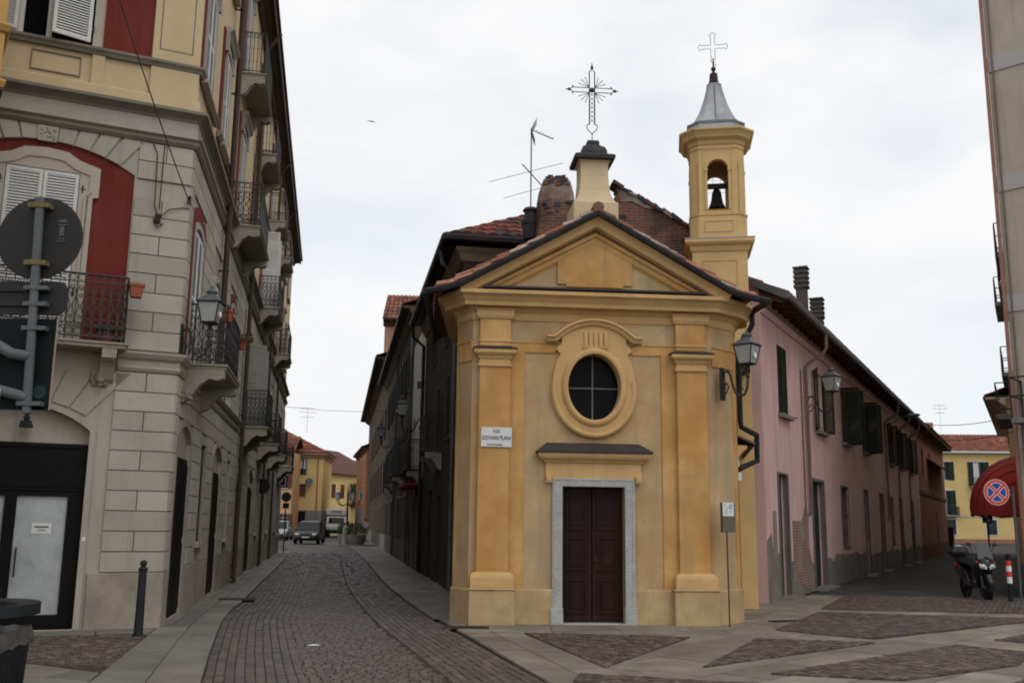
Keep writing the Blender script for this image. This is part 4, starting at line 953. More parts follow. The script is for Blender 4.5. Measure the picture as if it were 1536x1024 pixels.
# roof: tiled slopes, verge tiles, black gutter
m = MB(); zr, ze, xe, y0, y1 = 6.86, 5.44, 2.68, -.36, 4.6
def hz(x): return zr - (zr - ze) * min(abs(x - .03), 2.35) / 2.50 - max(0, abs(x - .03) - 2.35) * .28
tile_roof(m, (-xe, y1, hz(-2.68)), (-xe, y0 + .02, hz(-2.68)), (.03, y0 + .02, zr), (.03, y1, zr), 22, 8)
tile_roof(m, (2.74, y0 + .02, hz(2.74)), (2.74, y1, hz(2.74)), (.03, y1, zr), (.03, y0 + .02, zr), 22, 8)
for sx in (-1, 1):
    n = 9
    for i in range(n):                                          # one row of verge tiles follows the rake on the front edge
        t0, t1 = i / n, (i + 1.15) / n; xa = .03 + sx * 2.72 * (1 - t0); xb = .03 + sx * 2.72 * (1 - min(t1, 1)); za, zb = hz(xa) + .075, hz(xb) + .045
        P = []
        for (x, z), sc in (((xa, za), 1.), ((xb, zb), .85)):
            for k in range(6):
                th = pi * k / 5; P.append((x, y0 + .03 - .10 * cos(th) * sc + .03, z - .03 + .075 * sin(th) * sc + random.uniform(-.006, .006)))
        m.add(P, [(k, k + 1, 7 + k, 6 + k) for k in range(5)] + [tuple(range(6)), tuple(range(6, 12))], random.choices(range(4), (3, 3, 1, 4))[0])
m.tube([(.03, y0 - .06, zr + .06), (.03, y1, zr + .06)], .10, 8, mi=0)
rf = m.build('roof', tiles, ch)
m = MB()
gp = [(-2.86, y0 + .02, 5.36), (-2.55, y0, 5.43)] + [(.03 + x, y0, hz(.03 + x) - .035) for x in (-2.3, -1.2)] + [(.03, y0, zr - .035)] + [(.03 + x, y0, hz(.03 + x) - .035) for x in (1.2, 2.3)] + [(2.62, y0, 5.45), (2.98, y0 + .02, 5.38)]
m.sweep3(gp, [(-.05, -.04), (-.05, .05), (-.01, .085), (.045, .07), (.05, -.04)], up=(0, -1, 0))
m.tube([(-2.86, y0 - .03, 5.36), (-2.66, 4.0, 5.36)], .06, 6); m.tube([(2.97, y0 - .03, 5.38), (2.97, 1.0, 5.38), (3.15, 1.5, 5.34)], .06, 6)
m.build('gutter', darkmetal, rf)
# pedestal with the iron cross above the gable
m = MB()
def sqr(hw, z, dx=.10, dy=.62): return [(dx - hw, dy - hw, z), (dx + hw, dy - hw, z), (dx + hw, dy + hw, z), (dx - hw, dy + hw, z)]
def stack(mb, lv, mi=0):
    P = [p for hw, z in lv for p in sqr(hw, z)]; F = [(0, 3, 2, 1), tuple(range(len(P) - 4, len(P)))]
    for i in range(len(lv) - 1):
        for j in range(4): F.append((i * 4 + j, i * 4 + (j + 1) % 4, i * 4 + 4 + (j + 1) % 4, i * 4 + 4 + j))
    mb.add(P, F, mi)
stack(m, [(.40, 6.45), (.40, 7.22), (.365, 7.24)] + [(.365 - .10 * (1 - (1 - t) ** 2), 7.24 + .32 * t) for t in (.25, .5, .75, 1)] + [(.25, 7.75), (.25, 8.02), (.29, 8.05)])
pd = m.build('pedestal', mat('cream_plaster', (.56, .455, .29), var=.07, scale=2, stain=(.42, .33, .2), stain_amt=.35), ch)
m = MB(); stack(m, [(.28, 8.05), (.36, 8.07), (.37, 8.13), (.33, 8.16), (.24, 8.2), (.235, 8.26), (.20, 8.34), (.12, 8.40), (.11, 8.44), (.12, 8.45), (.10, 8.50)]); m.build('stone_cap', slate, pd)
m = MB(); cx, cy = .10, .62
def ln(*p, r=.0085): m.tube([(cx + x, cy, z) for x, z in p], r, 5)
zc = 9.52
ln((0, 8.48), (0, 8.66)); ln((0, 8.66), (-.09, 8.75), (-.10, 8.82), (-.05, 8.86)); ln((0, 8.66), (.09, 8.75), (.10, 8.82), (.05, 8.86))
for s1 in (-1, 1):
    ln((s1 * .05, 8.84), (s1 * .05, zc + .36), r=.011); ln((s1 * .055, zc + .36), (s1 * .03, zc + .38), (0, zc + .42))
    for s2 in (-1, 1): ln((s1 * .05, zc + s2 * .045), (s1 * .36, zc + s2 * .045)); ln((s1 * .36, zc + s2 * .055), (s1 * .38, zc + s2 * .03), (s1 * .42, zc)); ln((s1 * .36, zc + s2 * .08), (s1 * .36, zc + s2 * .04), r=.014)
    m.ell((cx + s1 * .43, cy, zc), (.035, .015, .03), 8, 6); ln((s1 * .40, zc), (s1 * .5, zc), r=.008)
    for s2 in (-1, 1):                                            # rays between the arms
        for da in (-18, 0, 18):
            a = rad(45 + da); ln((s1 * .05 * 1.2, zc + s2 * .06), (s1 * cos(a) * .27, zc + s2 * sin(a) * .27), r=.006); m.ell((cx + s1 * cos(a) * .27, cy, zc + s2 * sin(a) * .27), (.012, .008, .012), 6, 4)
m.ell((cx, cy, zc + .45), (.03, .015, .04), 8, 6); ln((0, zc + .42), (0, zc + .54), r=.008); m.ell((cx, cy, zc), (.05, .035, .05), 10, 6)
for k in range(7):
    z = 8.88 + .085 * k; ln((-.05, z), (.05, z + .08), r=.005); ln((.05, z), (-.05, z + .08), r=.005)
m.build('iron_cross', iron, pd)
# side wall on the lane: string-course roof, upper eaves, downpipes, niche
sd = [FL[5], FL[6]]
m = MB(); m.sweep(sd, [(0, 2.78), (.05, 2.80), (.10, 2.88), (.18, 2.93), (.18, 2.98), (0, 3.0)]); m.sweep(sd, [(0, 4.62), (.06, 4.64), (.14, 4.74), (.14, 4.8), (0, 4.82)]); m.sweep([(2.66, .68), (3.64, 4.3)], [(0, 4.0), (.03, 4.0), (.03, 4.05), (0, 4.06)])
m.build('side_cornice', ochre_trim, ch)
m = MB(); dx, dy = sd[1][0] - sd[0][0], sd[1][1] - sd[0][1]; l_ = math.hypot(dx, dy); nx, ny = dy / l_, -dx / l_
def sp2(t, o, z): return (sd[0][0] + dx * t + nx * o, sd[0][1] + dy * t + ny * o, z)
tile_roof(m, sp2(0, .30, 2.97), sp2(1.0, .30, 2.97), sp2(1.0, -.02, 3.16), sp2(0, -.02, 3.16), 22, 1, jit=.004)
tile_roof(m, sp2(0.25, .34, 4.82), sp2(1.0, .34, 4.82), sp2(1.0, -1.1, 5.5), sp2(.25, -1.1, 5.5), 18, 4)
m.build('side_roof', [leaddark, otiles[2], leaddark, leaddark], ch)
m = MB(); m.tube([sp2(.25, .40, 4.80), sp2(1.03, .40, 4.80)], .055, 6); m.build('gutter', darkmetal, ch)
m = MB(); P0 = sp2(.04, .09, 0); P1 = sp2(.08, .42, 0)
m.tube([(2.97, .5, 5.36), (2.97, .5, 5.15), (2.90, .55, 5.0), (P0[0], P0[1], 4.8), (P0[0], P0[1], 3.42), (P0[0] + .03, P0[1] + .05, 3.33), (P1[0], P1[1] + .12, 3.2), (P1[0], P1[1] + .15, 3.1), (P1[0], P1[1] + .15, 2.75), (P0[0] + .02, P0[1] + .02, 2.62), (P0[0] - .06, P0[1] + .0, 2.58)], .05, 8)
m.build('downpipe', darkmetal, ch, smooth=True)
a = sp2(.50, .09, 0); b = sp2(.62, .40, 0)
m = MB(); m.tube([(b[0], b[1], 4.76), (b[0], b[1], 4.66), (a[0], a[1], 4.5), (a[0], a[1], 3.12)], .05, 8); m.build('downpipe', darkmetal, ch, smooth=True)
m = MB(); q = sp2(.02, .02, 0); q2 = sp2(.02, .02, 2.55); m.tube([(q[0], q[1], .05), (q[0], q[1], 2.58)], .012, 5); m.build('side_cable', rustiron, ch); m = MB(); m.tube([(q[0], q[1], 2.62), (q[0], q[1], 2.98)], .022, 6); m.build('cable_sleeve', paper, ch); m = MB(); m.box(q[0] - .03, q[0] + .05, q[1] - .04, q[1] + .03, 2.38, 2.52); m.build('junction_box', paper, ch)
m = MB(); ang = math.atan2(dy, dx); m.M = Matrix.Translation((sd[0][0], sd[0][1], 0)) @ Matrix.Rotation(ang, 4, 'Z')
m.box(.75, 1.05, -.03, 0, .56, 2.78); m.box(1.9, 2.2, -.025, 0, .56, 2.78); m.box(1.05, 1.9, -.022, 0, 1.9, 2.1); m.box(1.9, 2.2, -.025, 0, 3.1, 4.62)
m.each('side_pilaster', ochre, ch)
# the street-name plate
m = MB(); m.box(-.255, .255, -.012, .012, -.16, .16); m.M = None
pn = m.build('street_name_plate', enamel, None, bevel=.004); pn.matrix_world = TF(LOC_C, RC) @ Matrix.Translation((-1.635, -.126, 2.99))
tag(pn, 'white street-name plate reading VIA GIOVANNI PLANA on a chapel pilaster', 'sign')
text('VIA', .085, black, pn, (0, -.0135, .095), xs=.95); text('GIOVANNI PLANA', .098, black, pn, (0, -.0135, -.015), xs=.60); text('ASTRONOMO', .045, black, pn, (-.02, -.0135, -.125), xs=.9)
# ------------------------------------------------------------------ bell tower
bt = thing('bell_tower', 'slender ochre bell tower with a curved grey lead cap and an arched bell opening', 'bell tower', (4.45, 20.55, 0), rad(-9))
def oct_(hw, ch_): c = hw - ch_; return [(-c, -hw), (c, -hw), (hw, -c), (hw, c), (c, hw), (-c, hw), (-hw, c), (-hw, -c)]
m = MB(); H0 = .57
m.sweep([(-H0, -H0), (H0, -H0), (H0, H0), (-H0, H0)], [(0, 0), (0, 7.3), (-.2, 7.3), (-.2, 0)], closed=True); m.build('lower_shaft', tower_ochre, bt)
m = MB(); m.prism(rect(-.36, .36, 6.3, 7.1), -H0 - .012, -H0 + .01, [rect(-.345, .345, 6.315, 7.085)], back=False); m.build('panel_moulding', ochre_trim, bt)
m = MB(); m.sweep([(-H0, -H0), (H0, -H0), (H0, H0), (-H0, H0)], [(-.1, 7.28), (0, 7.28), (.03, 7.31), (.06, 7.40), (.12, 7.44), (.15, 7.48), (.15, 7.55), (-.1, 7.6)], closed=True); m.build('lower_cornice', tower_ochre, bt)
m = MB(); m.sweep([(-H0, -H0), (H0, -H0), (H0, H0), (-H0, H0)], [(-.1, 7.55), (.16, 7.55), (.16, 7.565), (-.1, 7.62)], closed=True); m.build('lead_flashing', lead, bt)
H1, C1 = .565, .17
m = MB(); m.sweep(oct_(H1 + .03, C1), [(-.12, 7.6), (0, 7.6), (0, 8.07), (.02, 8.09), (.02, 8.12), (-.12, 8.15)], closed=True)
m.prism(rect(-.30, .30, 7.72, 7.97), -H1 - .045, -H1 - .02, [rect(-.285, .285, 7.735, 7.955)], back=False); m.build('belfry_base', tower_ochre, bt)
m = MB(); c1 = H1 - C1
for k in range(4):
    m.M = Matrix.Rotation(k * pi / 2, 4, 'Z')
    m.prism(rect(-c1, c1, 8.1, 9.95), -H1, -H1 + .14, [archrect(-.22, .22, 8.22, 9.12, 9.34, 14)], back=True)
    m.prism(rect(-.31, .31, 8.14, 9.58), -H1 - .012, -H1 + .0, [[(-.29, 8.145), (.29, 8.145), (.29, 9.56), (-.29, 9.56)]], back=False)
    m.prism(archrect(-.27, .27, 8.22, 9.12, 9.39, 14), -H1 - .022, -H1, [archrect(-.22, .22, 8.221, 9.12, 9.34, 14)], back=False)
    m.box(-.28, -.21, -H1 - .035, -H1, 9.08, 9.13); m.box(.21, .28, -H1 - .035, -H1, 9.08, 9.13)
    m.poly([(c1, -H1, 8.1), (H1, -c1, 8.1), (H1, -c1, 9.95), (c1, -H1, 9.95)]); d_ = .02
    m.add([(c1 + .03 + .012, -H1 + .03 - .012, 8.15), (H1 - .03 + .012, -c1 - .03 - .012, 8.15), (H1 - .03 + .012, -c1 - .03 - .012, 9.3), (c1 + .03 + .012, -H1 + .03 - .012, 9.3)], [(0, 1, 2, 3)])
m.M = None; m.sweep(oct_(H1, C1), [(-.05, 9.57), (.0, 9.57), (.02, 9.59), (.02, 9.62), (0, 9.63), (-.05, 9.63)], closed=True)
m.sweep(oct_(H1, C1), [(-.3, 9.9), (-.3, 9.93), (0, 9.93), (0, 9.9)], closed=True)
bf = m.build('belfry', tower_ochre, bt)
m = MB(); m.sweep(oct_(H1, C1), [(-.1, 9.66), (0, 9.66), (.03, 9.69), (.05, 9.76), (.12, 9.80), (.14, 9.82), (.15, 9.85), (.19, 9.91), (.23, 9.95), (.23, 9.99), (-.1, 10.04)], closed=True); m.build('upper_cornice', tower_ochre, bt)
m = MB()
def octl(mb, lv):
    P = []; F = []
    for hw, z in lv: P += [(x, y, z) for x, y in oct_(hw, hw * .40)]
    for i in range(len(lv) - 1):
        for j in range(8): F.append((i * 8 + j, i * 8 + (j + 1) % 8, i * 8 + 8 + (j + 1) % 8, i * 8 + 8 + j))
    F += [tuple(range(8))[::-1], tuple(range(len(P) - 8, len(P)))]; mb.add(P, F)
octl(m, [(.62, 10.0), (.60, 10.20), (.57, 10.22), (.50, 10.29), (.425, 10.40), (.35, 10.56), (.285, 10.74), (.23, 10.93), (.185, 11.12), (.16, 11.24), (.165, 11.27), (.13, 11.31)])
cap = m.build('lead_cap', lead, bt)
m = MB(); m.tube([(0, -.60, 10.19), (0, -.57, 10.23), (0, -.50, 10.30), (0, -.425, 10.41), (0, -.35, 10.57), (0, -.285, 10.75), (0, -.23, 10.94), (0, -.17, 11.22)], .014, 5); m.sweep(oct_(.60, .24), [(-.02, 10.17), (.02, 10.17), (.02, 10.22), (-.02, 10.24)], closed=True); m.build('lead_roll', mat('darker_lead', (.17, .17, .18), metal=.3, rough=.5), cap)
m = MB(); m.lathe([(.12, 11.34), (.10, 11.40), (.09, 11.52), (.085, 11.57), (.03, 11.61), (.03, 11.64), (.055, 11.67), (.055, 11.71), (.018, 11.75), (.014, 11.95)], n=12); fi = m.build('finial', rustiron, cap, smooth=True)
m = MB(); zz = 12.02
def c2(*p, r=.0075): m.tube([(x, 0, z + .1) for x, z in p], r, 5)
o_ = .045
c2((-o_, 11.78), (-o_, 12.13 - o_), (-.26, 12.13 - o_), (-.29, 12.13 - .08), (-.33, 12.13), (-.29, 12.13 + .08), (-.26, 12.13 + o_), (-o_, 12.13 + o_), (-o_, 12.38), (-.08, 12.41), (0, 12.48), (.08, 12.41), (o_, 12.38), (o_, 12.13 + o_), (.26, 12.13 + o_), (.29, 12.21), (.33, 12.13), (.29, 12.05), (.26, 12.13 - o_), (o_, 12.13 - o_), (o_, 11.78), (0, 11.72), (-o_, 11.78))
c2((0, 11.65), (.05, 11.68), (.06, 11.70), (0, 11.72)); m.build('outline_cross', mat('pale_grey_iron', (.16, .16, .17), rough=.5), fi)
m = MB(); m.M = Matrix.Translation((0, 0, .1)); m.lathe([(.02, 8.78), (.06, 8.76), (.10, 8.68), (.12, 8.52), (.15, 8.40), (.19, 8.33), (.185, 8.31), (.1, 8.33)], n=16); m.box(-.46, .46, -.05, .05, 8.78, 8.88); m.ell((0, 0, 8.3), (.035, .035, .05), 8, 6); m.tube([(-.28, 0, 8.83), (-.36, 0, 9.0)], .02, 6)
m.build('bell', mat('dark_bronze_bell', (.03, .028, .024), rough=.5, metal=.4), bt, smooth=True)
m = MB()
for z in (8.35, 8.62, 8.9, 9.1): m.tube([(-.22, -H1 + .1, z), (.22, -H1 + .1, z)], .004, 4)
for x in (-.1, .06): m.tube([(x, -H1 + .1, 8.16), (x, -H1 + .1, 9.2)], .004, 4)
m.build('bird_wire', rustiron, bt)

# ------------------------------------------------------------------ pink house on the lane (local x away along the lane, outward -y)
LOC_P, RP = (5.5, 21.35, 0), rad(62.2)
ph = thing('pink_house', 'long low pink plastered house with dark green shutters and deep brown eaves along the lane', 'house', LOC_P, RP)
PL = 33.0
def mk_wall(par, mats, x0, x1, zt, holes, th=.25, name='wall', back=True, y=0., dark=True, zsplit=None):
    m = MB(); m.prism(rect(x0, x1, 0, zt), y, y + th, holes, 0, back=False)
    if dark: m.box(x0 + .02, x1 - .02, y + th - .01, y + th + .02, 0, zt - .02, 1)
    if back: m.box(x0, x0 + .02, y + th + .02, y + 7, 0, zt, 0); m.box(x1 - .02, x1, y + th + .02, y + 7, 0, zt, 0)
    return m.build(name, mats, par)
pw1 = [(1.6, 2.55, 4.2, 5.85), (6.1, 7.1, 4.2, 5.85), (10.3, 11.3, 4.2, 5.85), (14.4, 15.4, 4.2, 5.85), (21.6, 22.5, 4.2, 5.85), (25.2, 26.1, 4.2, 5.85), (29.2, 30.1, 4.2, 5.85)]
pd_ = [(1.25, 2.15, 2.78, False), (5.15, 6.65, 2.79, True), (14.1, 14.9, 2.85, False), (18.0, 18.9, 2.85, False), (24.1, 25.0, 2.85, False), (28.5, 29.5, 2.85, False)]
pgw = [(9.55, 10.75, 1.05, 2.8), (21.2, 21.9, 1.0, 2.8)]
mk_wall(ph, [pink, darkvoid], 0, PL, 6.85, [rect(*q) for q in pw1 + pgw] + [rect(a, b, .02, t) for a, b, t, _ in pd_])
m = MB(); segs = []; x = .0
for a, b, *_ in pd_: segs.append((x, a - .08)); x = b + .08
segs.append((x, PL))
for i, (a, b) in enumerate(segs):
    n = max(1, int((b - a) / .5)); top = [(b - (b - a) * k / n, random.uniform(.62, .9)) for k in range(n + 1)]
    if i == 0: top = [(b, 1.0), (a + .55, 1.15), (a + .4, 1.45), (a, 1.3)]
    m.prism([(a, 0), (b, 0)] + top, -.012, .0, back=False)
m.build('damp_render_base', pink_base, ph)
m = MB(); m.prism([(2.55, .35), (3.2, .3), (4.5, .0), (4.9, .4), (4.4, 1.1), (4.45, 1.9), (4.1, 2.1), (3.6, 1.75), (2.6, 1.75)], -.018, -.004, back=False); m.build('brick_patch', brick_patch, ph)
m = MB(); m.prism([(.62, 1.0), (.9, 1.0), (.9, 1.95), (.62, 1.95)], -.02, -.004, back=False); m.build('meter_door', greybase, ph)
for i, (a, b, c, d) in enumerate(pw1):
    m = MB(); m.box(a - .12, b + .12, -.14, .0, c - .09, c - .0); f = m.build('window', pink_base, ph)
    m = MB(); m.box(a, b, .18, .2, c, d); m.build('pane', glass, f)
    w_ = (b - a) / 2; m = MB()
    if i == 0:
        louvre(m, a + .02, a + w_ - .01, c + .02, d - .02, .02, mid=False); m.build('shutter', green_sh, f); m = MB(); louvre(m, a + w_ + .01, b - .02, c + .02, d - .02, .02, mid=False); m.build('shutter', green_sh, f)
    elif i in (2, 3):
        for px in (a, b): m = MB(TF((px, -.02, 0), -pi / 2 + (.12 if px == a else -.12))); louvre(m, 0, .54, c - .02, d + .05, .0, mid=False); m.build('shutter', green_sh, f)
    else:
        for px, an in ((a - .02, -160), (b + .02, -24)): m = MB(TF((px, -.02, 0), rad(an))); louvre(m, 0, w_, c, d, 0, mid=False); m.build('shutter', green_sh, f)
    m = MB(); m.tube([(b + .05, -.01, c - .02), (b + .05, -.2, c - .02), (b + .12, -.22, c - .02)], .012, 5); m.tube([(a - .05, -.01, c + .04), (a - .05, -.18, c + .05)], .012, 5); m.build('shutter_stay', iron, f)
stonej = mat('grey_stone_jamb', (.115, .115, .112), var=.15)
for a, b, t, big in pd_:
    m = MB(); w_ = .14 if big else .08; m.prism([(a - w_, .0), (a, .0), (a, t), (b, t), (b, .0), (b + w_, .0), (b + w_, t + w_ * .6), (a - w_, t + w_ * .6)], -.03, .1, back=False); fr = m.build('door_frame', stonej, ph)
    m = MB(); m.box(a, b, .14, .2, .02, t); m.box(a + .08, (a + b) / 2 - .03, .12, .14, .2, 1.1); m.box((a + b) / 2 + .03, b - .08, .12, .14, .2, 1.1); m.box(a + .08, b - .08, .12, .14, 1.25, 2.1)
    m.build('door', mat('dark_slate_green_door', (.028, .033, .034), rough=.6, var=.2), fr)
    m = MB(); m.box(a - .15, b + .15, -.32, .1, .0, .07); m.build('doorstep', slabm[3], fr)
for a, b, c, d in pgw:
    m = MB(); m.prism(rect(a - .06, b + .06, c - .08, d + .06), -.025, .05, [rect(a, b, c, d)], back=False); f = m.build('window', stonej, ph)
    m = MB(); m.box(a, b, .16, .18, c, d); m.build('pane', glass, f)
    m = MB()
    for k in range(6): x = a + (b - a) * (k + .5) / 6; m.tube([(x, .03, c), (x, .03, d)], .011, 5)
    for z in (c + .4, c + .9, c + 1.4): m.box(a, b, .02, .035, z, z + .02)
    m.build('window_grille', iron, f)
m = MB(); m.sweep([(0, 0), (PL, 0)], [(0, 6.28), (.05, 6.29), (.08, 6.34), (.10, 6.42), (0, 6.44)]); m.build('eaves_moulding', pink, ph)
m = MB(); m.add([(.02, .1, 6.86), (PL, .1, 6.86), (PL, -.55, 6.56), (.02, -.55, 6.56), (.02, .1, 6.93), (PL, .1, 6.93), (PL, -.55, 6.63), (.02, -.55, 6.63)], [(0, 1, 2, 3), (4, 7, 6, 5), (0, 3, 7, 4), (1, 5, 6, 2), (2, 6, 7, 3)])
for k in range(54): x = .05 + k * .61; m.add([(x, 0, 6.64), (x + .1, 0, 6.64), (x + .1, 0, 6.80), (x, 0, 6.80), (x, -.48, 6.48), (x + .1, -.48, 6.48), (x + .1, -.52, 6.57), (x, -.52, 6.57)], [(0, 4, 5, 1), (0, 3, 7, 4), (1, 5, 6, 2), (4, 7, 6, 5)])
m.build('eaves', eavewood, ph)
m = MB(); tile_roof(m, (-.05, -.62, 6.64), (PL, -.62, 6.64), (PL, 4.0, 8.95), (-.05, 4.0, 8.95), 120, 8, amp=.07); rfp = m.build('roof', otiles, ph)
m = MB(); m.poly([(.0, .0, 6.7), (.0, 4.0, 6.7), (.0, 4.0, 8.85), (.0, .0, 6.87)]); m.build('gable_end', pink, ph)
m = MB(); m.add([(-.10, -.62, 6.52), (-.10, 4.0, 8.83), (-.10, 4.0, 9.0), (-.10, -.62, 6.70), (-.04, -.62, 6.52), (-.04, 4, 8.83), (-.04, 4, 9.0), (-.04, -.62, 6.70)], [(0, 1, 2, 3), (4, 7, 6, 5), (3, 2, 6, 7), (0, 4, 5, 1), (0, 3, 7, 4)]); m.build('verge_flashing', galv, ph)
m = MB(); m.sweep([(-.08, -.60), (PL, -.60)], [(-.03, 6.66), (-.03, 6.57), (.02, 6.53), (.08, 6.55), (.10, 6.62), (.10, 6.66)]); m.build('gutter', mat('zinc_gutter', (.13, .125, .12), rough=.45, metal=.3, var=.2), ph)
zincpipe = mat('painted_downpipe', (.17, .12, .11), rough=.55, var=.15)
for x in (4.55, 20.0, 24.0, 28.0):
    m = MB(); m.tube([(x, -.63, 6.58), (x, -.63, 6.2), (x, -.55, 6.05), (x, -.18, 5.82), (x, -.08, 5.7), (x, -.08, 2.0), (x, -.02, 1.9)], .045, 8); m.build('downpipe', zincpipe, ph, smooth=True)
m = MB(); m.tube([(4.15, -.03, 5.6), (4.15, -.03, 1.9)], .02, 6); m.tube([(4.15, -.03, 4.9), (4.5, -.03, 4.9)], .012, 5); m.build('wall_cable', zincpipe, ph)
for x, y, h in ((6.2, .25, 8.72), (8.7, .3, 8.35), (9.7, .5, 8.1)):                    # ribbed concrete chimneys
    m = MB(); m.box(x - .14, x + .14, y - .14, y + .14, 6.8, h - .5)
    c_ = m.build('chimney', mat('grey_chimney_concrete', (.095, .085, .08), var=.15), rfp)
    m = MB()
    for k in range(4): z = h - .5 + .14 * k; m.box(x - .19, x + .19, y - .19, y + .19, z, z + .085); m.box(x - .15, x + .15, y - .15, y + .15, z + .085, z + .14)
    m.box(x - .2, x + .2, y - .2, y + .2, h + .06, h + .11); m.build('chimney_cowl', MATS['grey_chimney_concrete'], c_)
m = MB(); m.tube([(21.5, 0, 5.7), (21.5, -.6, 6.1), (21.5, -.9, 6.15)], .02, 6); m.ell((21.5, -1.05, 6.15), (.13, .26, .08), 10, 6); o = m.build('lane_street_lamp', galv); o.matrix_world = TF(LOC_P, RP); tag(o, 'grey modern street lamp head on an arm under the pink house eaves', 'street lamp')
# brown-red house at the end of the pink row
rh = thing('red_brown_house', 'brown red rendered house with a low tiled lean-to beyond the pink house', 'house', TF(LOC_P, RP) @ Vector((PL, 0, 0)), RP)
mk_wall(rh, [rose_br, darkvoid], .0, 17, 6.7, [rect(2, 2.9, 4.4, 5.8), rect(6, 6.9, 4.4, 5.8), rect(9, 10, .02, 2.6)])
m = MB(); tile_roof(m, (-.1, -.6, 6.8), (17, -.6, 6.8), (17, 3, 8.3), (-.1, 3, 8.3), 50, 6, amp=.07); m.build('roof', otiles, rh)
m = MB(); m.box(0, 17, -.55, .1, 6.66, 6.77); m.build('eaves', eavewood, rh)
m = MB(); tile_roof(m, (5, -.75, 4.9), (15, -.75, 4.9), (15, 0, 5.5), (5, 0, 5.5), 30, 2, amp=.06); m.build('lean_to_roof', otiles, rh)
m = MB(); m.box(0, 17, -.05, 0, 3.35, 3.55); m.box(0, 17, -.02, 0, 0, .8); m.build('string_course', mat('dark_red_band', (.16, .07, .05)), rh)
for a in (2, 6):
    m = MB(); m.prism(rect(a - .08, a + .98, 4.32, 5.88), -.03, .02, [rect(a, a + .9, 4.4, 5.8)], back=False); f = m.build('window', rose_br, rh); m = MB(); m.box(a, a + .9, .15, .17, 4.4, 5.8); m.build('pane', glass, f)
m = MB(); m.box(9, 10, .12, .16, .02, 2.6); m.build('door', eavewood, rh)
# ------------------------------------------------------------------ generic street-front house on a plane
def house(name, label, loc, rot, x0, x1, zt, wmat, wins, doors=(), eave=None, wframe=None, sh=None, base=None, rooftop=None, dep=7., ztop_roof=None, eave_z=.25, pane=True, shopen=True, mats_roof=None):
    t = thing(name, label, 'house', loc, rot)
    mk_wall(t, [wmat, darkvoid], x0, x1, zt, [rect(*w_) for w_ in wins] + [rect(*d_) for d_ in doors], back=False)
    m = MB(); m.box(x0, x0 + .25, .27, dep, 0, zt); m.box(x1 - .25, x1, .27, dep, 0, zt); m.box(x0, x1, dep - .2, dep, 0, zt); m.build('side_wall', wmat, t)
    for a, b, c, d in wins:
        m = MB(); m.prism(rect(a - .1, b + .1, c - .1, d + .12), -.03, .02, [rect(a, b, c, d)], back=False); m.box(a - .15, b + .15, -.08, -.03, c - .1, c - .03)
        f = m.build('window', wframe or mould_lt, t)
        m = MB(); m.box(a, b, .12, .14, c, d); m.build('pane', glass, f)
        m = MB(); m.box((a + b) / 2 - .03, (a + b) / 2 + .03, .09, .12, c, d); m.box(a, b, .091, .12, c + (d - c) * .62, c + (d - c) * .62 + .05); m.build('sash', wframe or mould_lt, f)
        if sh:
            w_ = (b - a) / 2
            for sx in (a - w_ - .02, b + .02):
                m = MB(); m.box(sx, sx + w_, -.07, -.032, c, d)
                for k in range(int((d - c - .2) / .09)): z = c + .1 + .09 * k; m.box(sx + .06, sx + w_ - .06, -.078, -.069, z, z + .045)
                m.build('shutter', sh, f)
    for a, b, c, d in doors:
        m = MB(); m.prism([(a - .12, .0), (a, .0), (a, d), (b, d), (b, .0), (b + .12, .0), (b + .12, d + .12), (a - .12, d + .12)], -.04, .05, back=False); f = m.build('door_frame', greybase, t)
        m = MB(); m.box(a, b, .12, .16, c, d); m.box(a + .1, b - .1, .1, .12, .3, d - .8); m.build('door', doorwood, f)
    if base: m = MB(); m.box(x0, x1, -.03, 0, 0, base[0]) if not doors else [m.box(p, q, -.03, 0, 0, base[0]) for p, q in zip([x0] + [d_[1] + .12 for d_ in doors], [d_[0] - .12 for d_ in doors] + [x1])]; m.build('plinth', base[1], t)
    if eave:
        m = MB(); m.box(x0 - .1, x1 + .1, -eave, .3, zt - .12, zt); m.sweep([(x0 - .1, 0), (x1 + .1, 0)], [(0, zt - .45), (.05, zt - .43), (eave * .5, zt - .2), (eave * .55, zt - .121), (0, zt - .121)]); m.build('eaves', wframe or eavewood, t)
        m = MB(); m.tube([(x0 - .1, -eave - .05, zt - .03), (x1 + .1, -eave - .05, zt - .03)], .07, 6); m.build('gutter', darkmetal, t)
        zr = ztop_roof or zt + 1.7; m = MB(); tile_roof(m, (x0 - .15, -eave - .02, zt + .03), (x1 + .15, -eave - .02, zt + .03), (x1 + .15, dep / 2, zr), (x0 - .15, dep / 2, zr), int((x1 - x0) / .28), 7, amp=.07)
        m.poly([(x0 - .15, dep / 2, zr), (x1 + .15, dep / 2, zr), (x1 + .15, dep + .3, zt), (x0 - .15, dep + .3, zt)], 2); m.build('roof', mats_roof or otiles, t)
    return t
# ------------------------------------------------------------------ old houses along the dark side of the street (local x towards the camera)
LOC_D, RD = (-1.52, 24.19, 0), rad(-80.2)
def atD(u): p = TF(LOC_D, RD) @ Vector((-u, 0, 0)); return (p.x, p.y, 0)
